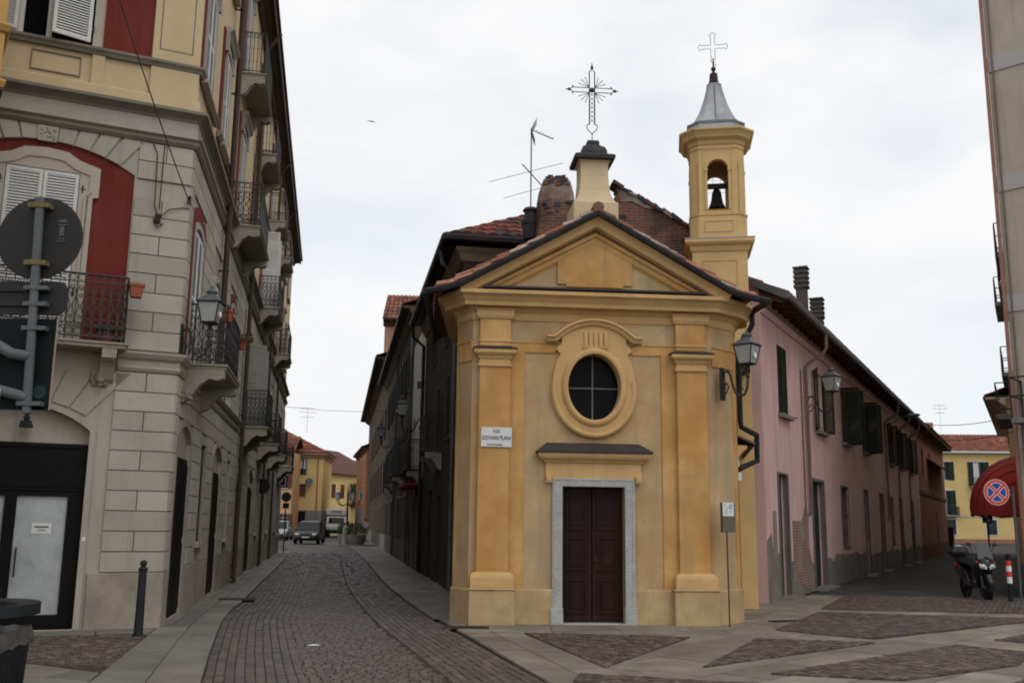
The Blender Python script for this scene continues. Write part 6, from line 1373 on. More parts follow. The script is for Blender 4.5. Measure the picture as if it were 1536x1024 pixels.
aerial('tall television aerial with two long crossbars on the old house roof', (.38, 21, 8.2), 2.22, 0, 'big')
aerial('thin pale aerial on the red roof of the yellow corner house', (-20.6, 99, 10.3), 2.6, .3, 'far')
aerial('thin aerial on the roof of the pale yellow block at the end of the lane', (52.3, 119, 11.5), 5.0, .2, 'far')
# ------------------------------------------------------------------ cables
def cable(label, a, b, sag, r=.008):
    m = MB(); a, b = Vector(a), Vector(b); m.tube([a.lerp(b, t / 16) - Vector((0, 0, sag * 4 * (t / 16) * (1 - t / 16))) for t in range(17)], r, 4); return tag(m.build('overhead_cable', iron), label, 'cable')
q = WS @ Vector((-.02, -.06, 6.55)); cable('dark cable slanting down across the palazzo front to its corner', (-5.63, 11.6, 9.6), q, .12, .011)
m = MB(); m.box(-.03, .03, -.06, 0, -.05, .05); m.tube([(0, -.05, 0), (0, -.1, .05)], .012, 5); o = m.build('cable_hook', iron); o.matrix_world = TF(q, RS); tag(o, 'small iron cable hook on the palazzo corner', 'hook')
cable('thin cable strung across the street from the palazzo balconies to the dark houses', (WE @ Vector((34, -.05, 7.15))), (TF(LOC_D, RD) @ Vector((-25, -.05, 7.05))), .12, .012)
cable('upper thin cable across the lane in front of the pale yellow block', (TF(LOC_P, RP) @ Vector((33, -.3, 6.9))), (TF(LOC_R, rad(62.2 + 180)) @ Vector((-24, 0, 6.9))), .25, .02)
cable('lower thin cable across the lane in front of the pale yellow block', (TF(LOC_P, RP) @ Vector((33, -.3, 6.1))), (TF(LOC_R, rad(62.2 + 180)) @ Vector((-24, 0, 6.2))), .25, .02)
# ------------------------------------------------------------------ traffic sign cluster seen from behind, far left
ts = thing('traffic_sign_post', 'backs of a round sign and two dark plates clamped on a grey tube', 'traffic signs', (-3.50, 7.0, 0), 0)
m = MB(); m.tube([(0.03, 0, 2.33), (-.03, 0, 3.94)], .032, 12); m.build('sign_tube', galv, ts, smooth=True)
m = MB(); m.tube([(-.62, .02, 0), (-.62, .02, 3.4)], .045, 10); m.tube([(-.62, .02, 2.84), (-.3, 0, 2.86), (-.12, 0, 2.76), (.02, 0, 2.74)], .042, 10); m.tube([(-.62, .02, 2.46), (-.2, 0, 2.50), (.03, 0, 2.44)], .040, 10); m.build('carrier_post', galv, ts, smooth=True)
m = MB(); T = Matrix.Translation((-.03, .06, 3.645)) @ Matrix.Rotation(pi / 2, 4, 'X'); m.M = T; m.lathe([(.31, -.012), (.318, 0), (.318, .006), (.305, .008)], n=44); disc = m.build('round_sign', signback, ts, smooth=True)
m = MB(); m.M = None
for k in range(3):
    z = (3.73, 3.70, 3.64)[k]
for x0, x1, z0, z1 in ((.105, .165, 3.765, 3.785), (.10, .17, 3.742, 3.752), (.115, .15, 3.66, 3.735), (.11, .16, 3.635, 3.645), (.095, .17, 3.615, 3.622)): m.box(x0, x1, .044, .047, z0, z1)
m.build('maker_sticker', mat('faded_sticker', (.10, .10, .10)), disc)
m = MB(); m.prism([(-.55, 3.06), (.17, 3.06), (.21, 3.10), (.21, 3.27), (.17, 3.31), (-.55, 3.31)], .05, .065)
for z in (3.12, 3.23): m.box(-.36, .10, .035, .05, z, z + .035)
m.build('rectangular_plate', signback, ts, bevel=.004)
m = MB(); m.box(-.62, .16, .055, .068, 2.36, 3.03); pl_ = m.build('dark_plate', tealback, ts)
m = MB(); m.box(.16, .164, .05, .07, 2.36, 3.03); m.build('plate_edge', mat('pale_plate_edge', (.34, .27, .19)), pl_)
m = MB(Matrix.Translation((.08, .052, 2.49)) @ Matrix.Rotation(pi / 2, 4, 'X')); m.lathe([(.05, -.001), (.05, .001)], n=18); m.build('round_sticker', mat('dull_teal_sticker', (.03, .045, .045)), pl_)
m = MB()
for z, x in ((3.88, -.03), (3.44, -.015)): m.box(x - .08, x + .08, -.02, .05, z - .018, z + .018); m.lathe([(.042, z - .02), (.042, z + .02)], (x, 0, 0), 12); 
m.each('clamp', brass, ts)
m = MB()
for z, x in ((3.25, -.005), (3.13, 0), (2.95, .008), (2.40, .028)): m.box(x - .07, x + .10, -.02, .052, z - .015, z + .015); m.lathe([(.041, z - .016), (.041, z + .016)], (x, 0, 0), 12)
m.each('clamp', galv, ts)
m = MB(); m.tube([(-.16, -.04, 2.5), (-.15, -.05, 2.3), (-.13, -.05, 1.9)], .006, 5); m.build('loose_wire', paper, ts)
# ------------------------------------------------------------------ litter bin, near left
bn = thing('litter_bin', 'dark ribbed litter bin with a grey plastic liner and a curved lid plate', 'litter bin', (-3.19, 6.0, 0), rad(6))
m = MB(); m.sweep([(-.24, -.22), (.24, -.22), (.24, .22), (-.24, .22)], [(-.02, .05), (0, .05), (.03, .86), (.0, .86)], closed=True); m.poly([(-.24, -.22, .06), (.24, -.22, .06), (.24, .22, .06), (-.24, .22, .06)])
for k in range(9): x = -.21 + .0525 * k; m.box(x - .008, x + .008, -.265, -.23, .08, .80); m.box(.235, .272, x * .9 - .008, x * .9 + .008, .08, .80)
m.box(-.05, .05, .2, .3, .0, 1.16); m.build('bin_body', binm, bn)
m = MB(); n = 40; P = []
for r_ in range(4):
    for i in range(n):
        t = 4 * i / n; k = int(t); f_ = t - k; c4 = [(-1, -1), (1, -1), (1, 1), (-1, 1)]; x = c4[k % 4][0] + (c4[(k + 1) % 4][0] - c4[k % 4][0]) * f_; y = c4[k % 4][1] + (c4[(k + 1) % 4][1] - c4[k % 4][1]) * f_
        zz = (.84 + .012 * sin(i * 1.7), .86, .945, .90)[r_] + random.uniform(-.008, .008); s_ = (.283, .288, .272, .235)[r_] + random.uniform(-.004, .004); P.append((x * s_, y * s_ * .94, zz))
m.add(P, [(r_ * n + i, r_ * n + (i + 1) % n, (r_ + 1) * n + (i + 1) % n, (r_ + 1) * n + i) for r_ in range(3) for i in range(n)]); m.build('plastic_liner', bagm, bn, smooth=True)
m = MB(); m.M = Matrix.Translation((0, .02, 0))
pts = [(.27 * cos(a) * (1 if abs(cos(a)) < .7 else .95), .26 * sin(a)) for a in [2 * pi * i / 28 for i in range(28)]]
m.sweep(pts[::-1], [(-.12, 1.03), (0, 1.035), (.010, 1.055), (0, 1.085), (-.12, 1.095)], closed=True); m.poly([(x * .62, y * .55, 1.093) for x, y in pts]); m.poly([(x * .62, y * .55, 1.03) for x, y in pts[::-1]]); m.build('bin_lid', binm, bn)
# ------------------------------------------------------------------ bollards
bl = thing('bollard', 'slim dark iron bollard with a ball top on the corner pavement', 'bollard', (-5.03, 13.83, .03), 0)
m = MB(); m.lathe([(.075, 0), (.075, .02), (.062, .03), (.058, .25), (.052, .86), (.064, .875), (.064, .90), (.04, .915), (.03, .93)], n=14); m.build('post', mat('grey_green_iron', (.022, .024, .025), rough=.5, var=.15), bl, smooth=True)
m = MB(); m.ell((0, 0, .965), (.048, .048, .045), 14, 10); m.build('ball_top', MATS['grey_green_iron'], bl, smooth=True)
rb_ = thing('bollard', 'black post with red and white reflective bands at the lane corner', 'bollard', (11.25, 22.6, 0), rad(12))
m = MB(); m.lathe([(.065, 0), (.055, .02), (.055, .98), (.06, 1.0), (.06, 1.05), (.02, 1.07)], n=14); m.build('post', mat('black_rubber_post', (.02, .02, .022)), rb_, smooth=True)
for z0, z1, mm_ in ((.42, .56, swhite), (.56, .68, sred), (.68, .80, swhite), (.80, .92, sred)): m = MB(); m.lathe([(.0575, z0), (.0575, z1)], n=14); m.build('reflective_band', glow('reflective_' + ('white' if mm_ is swhite else 'red'), (.75, .75, .75) if mm_ is swhite else (.62, .03, .02), 0.0), rb_, smooth=True)
# ------------------------------------------------------------------ notice box on a thin pole
nb = thing('notice_box', 'small grey notice case with a pale map sheet on a thin pole by the chapel', 'notice board', (3.56, 16.28, 0), rad(8))
m = MB(); m.tube([(0.0, .02, 0.01), (-.01, .02, 1.72)], .011, 6); m.build('pole', rustiron, nb)
m = MB(); m.box(-.10, .115, -.06, .06, 1.50, 1.98); m.box(.115, .13, -.03, .07, 1.72, 1.98); m.build('case', mat('olive_grey_case', (.13, .115, .085), var=.2), nb, bevel=.008)
m = MB(); m.box(-.098, .09, -.064, -.0605, 1.76, 1.98); sh_ = m.build('sheet', paper, nb)
m = MB()
for k in range(26): x = random.uniform(-.08, .06); z = random.uniform(1.79, 1.95); m.box(x, x + random.uniform(.01, .035), -.0655, -.0645, z, z + random.uniform(.006, .02))
m.build('printed_map', mat('pale_blue_print', (.22, .40, .42), var=.3, scale=20), sh_)
# ------------------------------------------------------------------ no-stopping sign
ns = thing('no_stopping_sign', 'round red and blue no-stopping sign in front of the dark red awning', 'traffic sign', (11.55, 23.5, 0), rad(0))
def disc_(mb, r, y, n=40, mi=0): mb.prism([(r * cos(2 * pi * i / n), 2.47 + r * sin(2 * pi * i / n)) for i in range(n)], y, y + .003, mi=mi)
m = MB(); disc_(m, .305, 0); m.build('sign_rim', swhite, ns); m = MB(); disc_(m, .292, -.004); m.build('sign_face', glow('no_stopping_red', (.60, .035, .025), 0.), ns)  # plain sign red, nothing emitted
m = MB(); 
for q4 in range(4):
    a0 = q4 * pi / 2; pts = [(.06 * cos(a0) * 1.0, 2.47 + .06 * sin(a0))] + [(.215 * cos(a0 + t), 2.47 + .215 * sin(a0 + t)) for t in [rad(-33 + 66 * i / 10) for i in range(11)]]
    m.prism(pts, -.010, -.0075)
m.build('blue_quadrant', sblue, ns)
m = MB()
for q4 in range(4):
    a0 = q4 * pi / 2; pts = [(.036 * cos(a0), 2.47 + .036 * sin(a0))] + [(.232 * cos(a0 + t), 2.47 + .232 * sin(a0 + t)) for t in [rad(-37.5 + 75 * i / 10) for i in range(11)]]
    m.prism(pts, -.0072, -.0045)
m.build('white_outline', swhite, ns)
m = MB(); m.tube([(.42, .07, 0), (.42, .07, 2.62)], .03, 10); m.tube([(.42, .07, 2.52), (0, .03, 2.52)], .018, 8); m.tube([(.42, .07, 2.42), (0, .03, 2.42)], .018, 8); m.build('post', galv, ns, smooth=True)
o = thing('blue_lane_sign', 'small blue and white sign on a pole further down the lane below the awning', 'traffic sign', (13.35, 27.8, 0), rad(-20))
m = MB(); m.tube([(0, .03, 0), (0, .03, 2.3)], .025, 8); m.build('post', galv, o); m = MB(); m.box(-.13, .13, 0, .012, 1.78, 2.12); p_ = m.build('plate', sblue, o); m = MB(); m.box(-.08, .02, -.003, 0, 1.92, 2.08); m.box(-.02, .09, -.003, 0, 1.82, 1.88); m.build('white_mark', swhite, p_)
m = MB(Matrix.Translation((0, 0, 2.25)) @ Matrix.Rotation(pi / 2, 4, 'X')); m.lathe([(.13, -.006), (.13, .006)], n=20); m.build('round_plate', galv, o)
# signs on the far palazzo wall
bk = thing('bank_sign', 'square dark blue wall sign with a slanted white stroke in a square frame', 'sign', WE @ Vector((34, .32, 1.35)), RE); bk.scale = (.62, .62, .62)
m = MB(); m.box(-.09, .09, -1.15, -.15, 2.95, 3.85); m.build('sign_box', mat('navy_sign', (.02, .03, .07)), bk); 
MK = Matrix.Rotation(-pi / 2, 4, 'Z')
m = MB(MK); 
def mk(a, b): return (a, b)
m.prism(rect(.27, 1.03, 3.05, 3.75), -.10, -.092, [rect(.33, .97, 3.11, 3.69)]); m.prism([(.47, 3.2), (.56, 3.2), (.83, 3.6), (.74, 3.6)], -.10, -.092); m.build('sign_mark', swhite, bk)
m = MB(); m.box(-.02, .02, -.2, 0, 3.3, 3.5); m.build('bracket', iron, bk)
for lab, u, z, r, out_ in (('round traffic sign seen from behind on the far palazzo corner', 35, 2.75, .24, .34), ('dark round sign on a pole against the far palazzo wall', 19.6, 2.75, .26, .14)):
    t = thing('round_traffic_sign', lab, 'traffic sign', WE @ Vector((u, -out_, 0)), RE - pi / 2 + pi)
    m = MB(); m.tube([(0, .04, 0), (0, .04, z + r)], .03, 8); m.build('post', iron, t)
    m = MB(Matrix.Translation((0, 0, z)) @ Matrix.Rotation(pi / 2, 4, 'X')); m.lathe([(r, -.008), (r, .008)], n=28); m.build('disc', signback, t)
    if u > 30: m = MB(); m.box(-.15, .15, -.01, .01, z - r - .32, z - r - .06); m.build('lower_plate', signback, t)
# ------------------------------------------------------------------ wheelie bin, planters and multi-lamp post
t = thing('wheelie_bin', 'dark wheelie bin standing against the brown red house far down the lane', 'bin', (29.5, 67.5, 0), RP)
m = MB(); m.add([(-.5, -.45, .12), (.5, -.45, .12), (.5, .45, .12), (-.5, .45, .12), (-.6, -.55, 1.6), (.6, -.55, 1.6), (.6, .55, 1.6), (-.6, .55, 1.6)], [(0, 3, 2, 1), (4, 5, 6, 7), (0, 1, 5, 4), (1, 2, 6, 5), (2, 3, 7, 6), (3, 0, 4, 7)]); m.build('bin_body', binm, t)
m = MB(); m.box(-.64, .64, -.6, .6, 1.6, 1.72); m.build('lid', binm, t); m = MB(); [m.lathe([(.12, -.04), (.12, .04)], (x, .45, .12), 10, T=Matrix.Rotation(pi / 2, 3, 'Y')) for x in (-.4, .4)]; m.build('wheel', tyre, t)
for lab, x, y, r, h in (('large round concrete planter with bushy flowers at the front of the traffic island', -10.15, 66.3, .62, .62), ('round concrete planter with tall greenery behind the front planter', -11.5, 70.5, .6, .62), ('small round concrete planter touching the pale marker post', -11.2, 67.6, .42, .55)):
    t = thing('flower_planter', lab, 'planter', (x, y, .1)); m = MB(); m.lathe([(r * .8, 0), (r * .9, .1), (r, h * .8), (r * 1.05, h * .82), (r * 1.05, h), (r * .9, h), (r * .88, h - .1)], n=20); m.build('concrete_bowl', concrete, t, smooth=True)
    m = MB(); plant(m, (0, 0, h + .3), r * 1.2, 700, 2, .8); m.build('foliage', leafg, t)
    m = MB(); plant(m, (0, 0, h + .4), r * .9, 26, 1, .6); m.build('blossom', pinkfl, t)
m = MB()
isl = [(-10.7 + 2.3 * cos(2 * pi * i / 24) - .0, 69.5 + 5 * sin(2 * pi * i / 24)) for i in range(24)]; m.add([(x + (69.5 - y) * .18, y, -.02) for x, y in isl] + [(x + (69.5 - y) * .18, y, .10) for x, y in isl], [tuple(range(24, 48))] + [(i, (i + 1) % 24, 24 + (i + 1) % 24, 24 + i) for i in range(24)]); m.build('traffic_island_kerb', slabm[0], kind='structure')
t = thing('marker_post', 'pale round stone post between the planters on the traffic island', 'bollard', (-10.85, 66.2, .1)); m = MB(); m.lathe([(.24, 0), (.22, 1.0), (.18, 1.15), (.05, 1.22)], n=14); m.build('post', slabm[3], t, smooth=True); m = MB(); m.lathe([(.235, .1), (.235, .2)], n=14); m.build('collar', concrete, t)
sl_ = thing('street_lamp', 'dark ornate lamp post with a cluster of lanterns among the planters', 'street lamp', (-11.3, 69.2, .1))
m = MB(); m.lathe([(.2, 0), (.2, .3), (.1, .4), (.08, 1.2), (.12, 1.25), (.07, 1.3), (.055, 3.2), (.09, 3.25), (.03, 3.6)], n=12); m.build('pole', iron, sl_, smooth=True)
for i, a in enumerate([k * 2 * pi / 5 + .3 for k in range(5)]):
    x, y = cos(a) * .85, sin(a) * .85; m = MB(); m.tube([(0, 0, 2.7), (x * .5, y * .5, 2.55), (x * .9, y * .9, 2.7), (x, y, 2.95)], .03, 6); ar = m.build('arm', iron, sl_)
    m = MB(); m.lathe([(.09, 2.95), (.16, 3.3), (.14, 3.32)], (x, y, 0), 8); m.build('lamp_glass', lampglass, ar); m = MB(); m.lathe([(.18, 3.32), (.1, 3.42), (.03, 3.5)], (x, y, 0), 8); m.build('lamp_hood', lamptop, ar)
# ------------------------------------------------------------------ vehicles
def car(label, loc, rot, paint, van=False, scale=1.0):
    """hatchback, front towards local -y"""
    t = thing('car', label, 'car', loc, rot); W = .85
    st_ = [(-1.98, .60, .34, .52, .70), (-1.90, .78, .28, .66, .80), (-1.55, .84, .25, .82, .84), (-.95, .85, .24, .94, .86), (0, .86, .24, .97, .87), (1.2, .86, .25, .98, .86), (1.75, .82, .28, .95, .82), (1.95, .72, .36, .85, .74)]
    P = []; n = 10
    for y, hw, z0, z1, hb in st_: P += [(-hw * .92, y, z0), (-hw, y, z0 + .12), (-hw, y, z1 - .18), (-hw * .97, y, z1 - .04), (-hw * .8, y, z1), (hw * .8, y, z1), (hw * .97, y, z1 - .04), (hw, y, z1 - .18), (hw, y, z0 + .12), (hw * .92, y, z0)]
    F = [(i * n + j, i * n + (j + 1) % n, (i + 1) * n + (j + 1) % n, (i + 1) * n + j) for i in range(len(st_) - 1) for j in range(n)] + [tuple(range(n))[::-1], tuple(range(len(P) - n, len(P)))]
    m = MB(); m.add(P, F); m.build('body', paint, t, smooth=True)
    gh = [(-1.05, .76, .90, .02), (-.35, .68, .95, .50), (.2, .66, .97, .55), (1.1, .66, .97, .52), (1.72, .72, .94, .10)]
    P = []
    for y, hw, z0, h in gh: P += [(-.80, y, z0), (-hw, y, z0 + h), (-hw * .8, y, z0 + h + .02), (hw * .8, y, z0 + h + .02), (hw, y, z0 + h), (.80, y, z0)]
    m = MB(); m.add(P, [(i * 6 + j, i * 6 + j + 1, (i + 1) * 6 + j + 1, (i + 1) * 6 + j) for i in range(len(gh) - 1) for j in range(5)]); m.build('cabin_glass', glass, t)
    m = MB()
    for sx in (-1, 1):
        m.tube([(sx * .79, -1.05, .92), (sx * .67, -.35, 1.46), (sx * .65, .2, 1.53), (sx * .65, 1.1, 1.50), (sx * .74, 1.72, 1.04)], .04, 6); m.tube([(sx * .8, .25, .97), (sx * .65, .25, 1.53)], .035, 5)
    m.add([(-.62, -.32, 1.47), (.62, -.32, 1.47), (.6, .2, 1.55), (.6, 1.1, 1.52), (-.6, 1.1, 1.52), (-.6, .2, 1.55), (-.62, -.32, 1.51), (.62, -.32, 1.51), (.6, .2, 1.59), (.6, 1.1, 1.56), (-.6, 1.1, 1.56), (-.6, .2, 1.59)], [(6, 7, 8, 11), (11, 8, 9, 10), (0, 1, 7, 6), (3, 4, 10, 9), (1, 2, 8, 7), (2, 3, 9, 8), (5, 0, 6, 11), (4, 5, 11, 10)]); m.build('roof', paint, t)
    for sx in (-1, 1):
        for y in (-1.28, 1.22):
            T = Matrix.Rotation(pi / 2, 3, 'Y'); m = MB(); m.lathe([(.2, -.1), (.30, -.09), (.31, 0), (.30, .09), (.2, .1)], (sx * .78, y, .31), 18, T=T); wh = m.build('wheel', tyre, t, smooth=True); m = MB(); m.lathe([(.19, -.02), (.18, .02)], (sx * .88, y, .31), 12, T=T); m.build('hubcap', galv, wh)
        m = MB(); m.ell((sx * .58, -1.86, .66), (.17, .10, .09), 10, 8); m.build('headlight', headl, t, smooth=True); m = MB(); m.ell((sx * .9, -.75, .98), (.1, .06, .07), 8, 6); m.build('wing_mirror', paint, t, smooth=True); m = MB(); m.box(sx * .62 - .1, sx * .62 + .1, 1.84, 1.95, .68, .86); m.build('tail_light', redl, t)
    m = MB(); m.box(-.55, .55, -2.0, -1.9, .40, .52); m.box(-.3, .3, -1.97, -1.88, .58, .66); m.build('grille', iron, t); m = MB(); m.box(-.25, .25, -2.015, -2.0, .44, .54); m.build('number_plate', paper, t)
    return t
car('dark grey hatchback driving towards us along the cobbled street', (-14.15, 70.8, 0), rad(3), darkcar)
car('silver car parked first in the row beside the palazzo end', (-19.3, 84, 0), rad(4), silver)
car('silver car parked behind the first silver car by the yellow house', (-21.0, 91.5, 0), rad(6), silver)
car('white car partly hidden behind the planters at the street end', (-17.3, 117, 0), rad(12), whitecar)
tk = thing('box_truck', 'small white box truck driving towards us past the yellow corner house', 'truck', (-18.0, 104, 0), rad(8))
m = MB(); P = []
for x in (-1.0, 1.0): P += [(x, -2.9, .4), (x, -2.95, 1.05), (x, -2.55, 1.25), (x, -2.0, 2.05), (x, -1.2, 2.15), (x, -1.2, .4)]
m.add(P, [tuple(range(6)), tuple(range(6, 12))[::-1]] + [(i, i + 6, (i + 1) % 6 + 6, (i + 1) % 6) for i in range(6)]); m.build('cab', whitecar, tk, bevel=.05)
m = MB(); m.add([(-.8, -2.52, 1.36), (.8, -2.52, 1.36), (.74, -2.10, 1.95), (-.74, -2.10, 1.95)], [(0, 1, 2, 3)]); m.build('windscreen', glass, tk)
for o_ in (MB(),): o_.box(-1.12, 1.12, -1.15, 2.9, .8, 2.85); o_.box(-1.1, 1.1, -1.9, -1.15, 2.2, 2.8); o_.build('cargo_box', whitecar, tk, bevel=.05)
m = MB(); m.box(-.5, .5, -1.93, -1.9, 2.5, 2.6); m.build('fairing_grille', binm, tk); m = MB(); m.box(-1.0, 1.0, -3.02, -2.9, .35, .72); m.build('bumper', binm, tk)
for sx in (-1, 1):
    m = MB(); m.box(sx * .78 - .17, sx * .78 + .17, -2.97, -2.9, .75, .95); m.build('headlight', headl, tk); m = MB(); m.box(sx * 1.22 - .09, sx * 1.22 + .09, -2.4, -2.3, 1.2, 1.6); m.build('wing_mirror', binm, tk)
    for y in (-2.2, 1.6): m = MB(); m.lathe([(.2, -.12), (.36, -.11), (.36, .11), (.2, .12)], (sx * .85, y, .36), 16, T=Matrix.Rotation(pi / 2, 3, 'Y')); m.build('wheel', tyre, tk)
# scooter on the lane, front towards the camera and a little to the right
def scooter(label, loc, rot, detail=True, paint=blackpaint):
    t = thing('scooter', label, 'scooter', loc, rot)
    def loft(mb, secs, n=12, mi=0):
        P = []
        for y, zc, hw, hh in secs:
            for j in range(n): a = 2 * pi * j / n; P.append((hw * cos(a), y, zc + hh * sin(a)))
        F = [(i * n + j, i * n + (j + 1) % n, (i + 1) * n + (j + 1) % n, (i + 1) * n + j) for i in range(len(secs) - 1) for j in range(n)] + [tuple(range(n))[::-1], tuple(range(len(P) - n, len(P)))]
        mb.add(P, F, mi)
    RT = Matrix.Rotation(pi / 2, 3, 'Y')
    for y, r_, w_ in ((-.66, .285, .06), (.66, .27, .065)):
        m = MB(); m.lathe([(r_ - .09, -w_ * .7), (r_ - .05, -w_), (r_ - .01, -w_ * .7), (r_, 0), (r_ - .01, w_ * .7), (r_ - .05, w_), (r_ - .09, w_ * .7)], (0, y, r_), 26, T=RT); wh = m.build('wheel', tyre, t, smooth=True)
        m = MB(); m.lathe([(.03, -.05), (.06, -.04), (.06, .04), (.03, .05)], (0, y, r_), 12, T=RT)
        for k in range(5): a = 2 * pi * k / 5; m.tube([(0, y + .05 * cos(a), r_ + .05 * sin(a)), (0, y + (r_ - .08) * cos(a), r_ + (r_ - .08) * sin(a))], .02, 5)
        m.lathe([(r_ - .10, -.04), (r_ - .085, -.045), (r_ - .085, .045), (r_ - .10, .04)], (0, y, r_), 24, T=RT); m.build('rim', galv, wh)
    m = MB(); m.lathe([(.12, -.005), (.12, .005)], (.075, -.66, .285), 18, T=RT); m.build('brake_disc', chrome, t)
    m = MB(); loft(m, [(-.98, .40, .07, .03), (-.85, .56, .085, .035), (-.66, .60, .09, .035), (-.45, .52, .085, .03)]); m.build('front_mudguard', paint, t, smooth=True)
    m = MB()
    for sx in (-1, 1): m.tube([(sx * .085, -.66, .285), (sx * .085, -.56, .62), (sx * .06, -.48, .85)], .024, 7)
    m.build('fork', galv, t)
    m = MB(); loft(m, [(-.80, .80, .05, .05), (-.76, .80, .15, .12), (-.66, .80, .205, .20), (-.54, .76, .22, .28), (-.42, .66, .20, .34), (-.34, .62, .16, .30)]); m.build('front_fairing', paint, t, smooth=True)
    m = MB(); loft(m, [(-.42, .34, .16, .07), (-.1, .30, .19, .06), (.15, .34, .19, .09), (.35, .45, .18, .2), (.6, .60, .19, .2), (.95, .68, .14, .13), (1.08, .70, .05, .05)]); m.build('body', paint, t, smooth=True)
    m = MB(); loft(m, [(-.0, .74, .10, .05), (.15, .79, .14, .07), (.45, .80, .155, .06), (.62, .85, .155, .07), (.9, .86, .13, .06), (1.0, .84, .06, .03)]); m.build('seat', tyre, t, smooth=True)
    m = MB(); loft(m, [(.82, 1.05, .10, .08), (.86, 1.05, .20, .14), (1.0, 1.06, .235, .165), (1.15, 1.05, .22, .155), (1.24, 1.04, .14, .10)]); m.box(-.1, .1, .8, 1.1, .86, .92); m.build('top_case', paint, t, smooth=True)
    m = MB()
    for sx in (-1, 1): m.add([(sx * .02, -.80, .80), (sx * .17, -.745, .84), (sx * .16, -.755, .72), (sx * .03, -.812, .71)], [(0, 1, 2, 3)]); m.ell((sx * .095, -.765, .77), (.085, .05, .055), 10, 8)
    m.build('headlight', headl, t, smooth=True)
    m = MB(); m.add([(-.17, -.70, .93), (.17, -.70, .93), (.14, -.52, 1.30), (-.14, -.52, 1.30), (-.17, -.685, .93), (.17, -.685, .93), (.14, -.505, 1.30), (-.14, -.505, 1.30)], [(0, 1, 2, 3), (4, 7, 6, 5), (3, 2, 6, 7), (0, 3, 7, 4), (1, 5, 6, 2)]); m.build('windscreen', mat('smoked_screen', (.05, .055, .06), rough=.25, var=.02, spec=.2), t)
    m = MB(); m.tube([(-.33, -.36, 1.04), (-.2, -.46, 1.03), (0, -.48, 1.0), (.2, -.46, 1.03), (.33, -.36, 1.04)], .017, 6); m.build('handlebar', iron, t)
    for sx in (-1, 1):
        m = MB(); m.tube([(sx * .2, -.47, 1.03), (sx * .27, -.50, 1.22)], .008, 5); m.ell((sx * .29, -.50, 1.26), (.06, .02, .045), 10, 6); m.build('mirror', iron, t)
        m = MB(); m.ell((sx * .19, -.64, .86), (.035, .06, .03), 8, 6); m.build('indicator', mat('orange_lens', (.35, .09, .02), rough=.2), t)
        m = MB(); m.ell((sx * .17, .80, .74), (.03, .10, .045), 8, 6); m.build('rear_reflector', redl, t)
    m = MB(); m.tube([(.15, .2, .26), (.17, .5, .30), (.17, .95, .40)], [.035, .05, .055], 8); m.build('exhaust', galv, t, smooth=True)
    m = MB(); m.tube([(-.1, .1, .28), (-.2, .16, .02)], .014, 5); m.tube([(.1, .1, .28), (.18, .16, .02)], .014, 5); m.each('stand', iron, t)
    return t
scooter('black scooter with a top case parked at the mouth of the lane', (11.0, 23.7, 0), rad(-5))
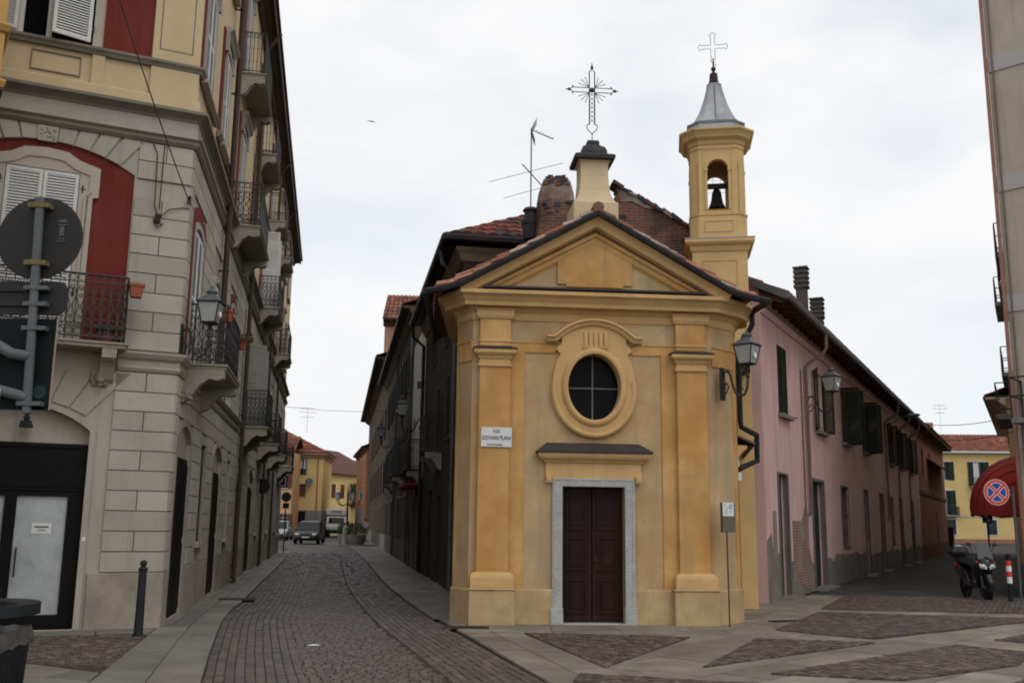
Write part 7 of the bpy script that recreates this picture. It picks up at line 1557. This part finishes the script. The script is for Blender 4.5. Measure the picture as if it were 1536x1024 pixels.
# ------------------------------------------------------------------ people far down the street
def person(label, loc, rot, shirt_m, trouser_m, step=.18, lean=0.):
    """one skinned body; clothes and hair are its children"""
    t = thing('person', label, 'person', loc, rot)
    V = [(0, 0, .93), (0, .0, 1.12), (0, .01, 1.36), (0, 0, 1.47), (0, -.02, 1.60), (0, -.02, 1.72),
         (.10, 0, .90), (.11, -step, .50), (.11, -step * 1.2, .09), (.11, -step * 1.2 - .14, .04), (-.10, 0, .90), (-.11, step * .7, .50), (-.11, step * 1.6, .12), (-.11, step * 1.6 - .13, .05),
         (.19, .0, 1.40), (.25, .06, 1.14), (.26, -.02, .90), (.26, -.05, .81), (-.19, 0, 1.40), (-.25, -.02, 1.14), (-.27, -.14, .94), (-.27, -.18, .86)]
    E = [(0, 1), (1, 2), (2, 3), (3, 4), (4, 5), (0, 6), (6, 7), (7, 8), (8, 9), (0, 10), (10, 11), (11, 12), (12, 13), (2, 14), (14, 15), (15, 16), (16, 17), (2, 18), (18, 19), (19, 20), (20, 21)]
    Rr = [.14, .13, .15, .055, .085, .08, .09, .062, .042, .035, .09, .062, .042, .035, .06, .045, .035, .035, .06, .045, .035, .035]
    def skinned(name, idx, grow, mats):
        mp_ = {v: i for i, v in enumerate(idx)}; me = bpy.data.meshes.new(name); me.from_pydata([V[i] for i in idx], [(mp_[a], mp_[b]) for a, b in E if a in mp_ and b in mp_], [])
        o = bpy.data.objects.new(name, me); COL.objects.link(o); o.parent = t; me.materials.append(mats)
        md = o.modifiers.new('skin', 'SKIN'); lay = me.skin_vertices[0].data if len(me.skin_vertices) else None
        if lay:
            for k, i in enumerate(idx): r_ = Rr[i] + grow; lay[k].radius = (r_, r_ * (.75 if i in (0, 1, 2) else 1)); lay[k].use_root = (k == 0)
        sb = o.modifiers.new('smooth', 'SUBSURF'); sb.levels = 1; sb.render_levels = 1; return o
    body = skinned('body', list(range(22)), 0, skin)
    skinned('shirt', [0, 1, 2, 14, 15, 18, 19], .022, shirt_m); skinned('trousers', [0, 6, 7, 8, 10, 11, 12], .025, trouser_m)
    m = MB(); m.ell((0, .015, 1.71), (.095, .105, .10), 12, 8); m.build('hair', hairm, t, smooth=True)
    m = MB(); [m.ell((x, -.13, 1.66), (.014, .012, .01), 6, 4) for x in (-.035, .035)]; m.ell((0, -.12, 1.62), (.015, .025, .03), 6, 5); m.build('face', skin, t)
    m = MB()
    for sx, y in ((.11, -step * 1.2 - .06), (-.11, step * 1.6 - .05)): m.ell((sx, y, .05), (.05, .13, .05), 10, 6)
    m.build('shoes', tyre, t)
    m = MB()
    for hx, hy, hz in ((.26, -.055, .80), (-.27, -.19, .85)):
        for k in range(4): m.tube([(hx - .02 + .013 * k, hy, hz), (hx - .02 + .013 * k, hy - .015, hz - .05), (hx - .02 + .013 * k, hy - .005, hz - .085 - .006 * (k in (1, 2)))], .0075, 5)
        m.tube([(hx - .03, hy - .01, hz + .02), (hx - .045, hy - .03, hz - .03)], .009, 5)
    m.build('fingers', skin, t)
    return t
person('person in a pale lilac shirt and beige trousers walking by the dark houses', (-12.0, 83, .03), rad(185), shirtw, trous)
person('person in a white shirt and dark trousers among the group beyond the planters', (-16.35, 107, 0), rad(10), paper, trousd)
person('person in a light blue shirt beside the white car beyond the planters', (-16.2, 111, 0), rad(170), mat('light_blue_shirt', (.36, .44, .55)), trousd)
# ------------------------------------------------------------------ trees at the end of the street
def tree(label, loc, h, r, n):
    t = thing('tree', label, 'tree', loc); m = MB(); m.tube([(0, 0, 0), (.1, 0, h * .35), (.05, .1, h * .7)], [.22, .16, .07], 8)
    for k in range(6): a = k * 1.05; m.tube([(.08, .05, h * (.38 + .05 * k)), (r * .6 * cos(a), r * .6 * sin(a), h * (.6 + .04 * k))], [.08, .02], 5)
    m.build('trunk', mat('dark_bark', (.05, .04, .03), bump=.3), t)
    m = MB(); cl = [(random.uniform(-.7, .7) * r, random.uniform(-.7, .7) * r, h * random.uniform(.45, .95), random.uniform(.28, .5) * r) for _ in range(14)]
    for cx, cy, cz, cr in cl:
        for _ in range(n // 14):
            a, b = random.uniform(0, 2 * pi), math.asin(random.uniform(-1, 1)); d = cr * random.uniform(.5, 1.1); p = Vector((cx + d * cos(a) * cos(b), cy + d * sin(a) * cos(b), cz + d * sin(b) * .8)); s_ = random.uniform(.08, .2)
            u_ = Vector((random.uniform(-1, 1), random.uniform(-1, 1), random.uniform(-1, 1))).normalized(); v_ = u_.orthogonal().normalized(); m.add([p - u_ * s_, p + v_ * s_ * .6, p + u_ * s_, p - v_ * s_ * .6], [(0, 1, 2, 3)], random.randrange(3))
    m.build('crown', leafg, t)
tree('dark leafy tree at the far end of the street beyond the lamp post', (-18.9, 122, 0), 8.0, 1.5, 1600)
tree('smaller dark tree in front of the grey far house at the street end', (-18.0, 118, 0), 6.0, 1.2, 1100)
# ------------------------------------------------------------------ birds
for lab, px, py, pz, s_, a in (('small dark swift gliding low in the sky between the palazzo and the chapel', -6.2, 40, 18.6, .13, .4), ('tiny dark swift high in the sky above the street', -6.6, 62, 37.2, .15, -.3)):
    t = thing('swift', lab, 'bird', (px, py, pz), a); m = MB(); P = []
    m.lathe([(.005, -.55), (.10, -.4), (.16, -.1), (.14, .15), (.12, .35), (.05, .5)], n=8, T=Matrix.Rotation(rad(90), 3, 'X') @ Matrix.Scale(s_, 3))
    for sx in (-1, 1): m.add([(sx * .1 * s_, -.2 * s_, .02), (sx * .8 * s_, -.15 * s_, .12 * s_ + .02), (sx * 1.7 * s_, .35 * s_, -.1 * s_), (sx * .8 * s_, .15 * s_, .12 * s_), (sx * .1 * s_, .2 * s_, 0), (sx * .8 * s_, 0, .15 * s_ + .02)], [(0, 1, 5, 4), (1, 2, 5), (2, 3, 5), (3, 4, 5)])
    m.build('body', iron, t)
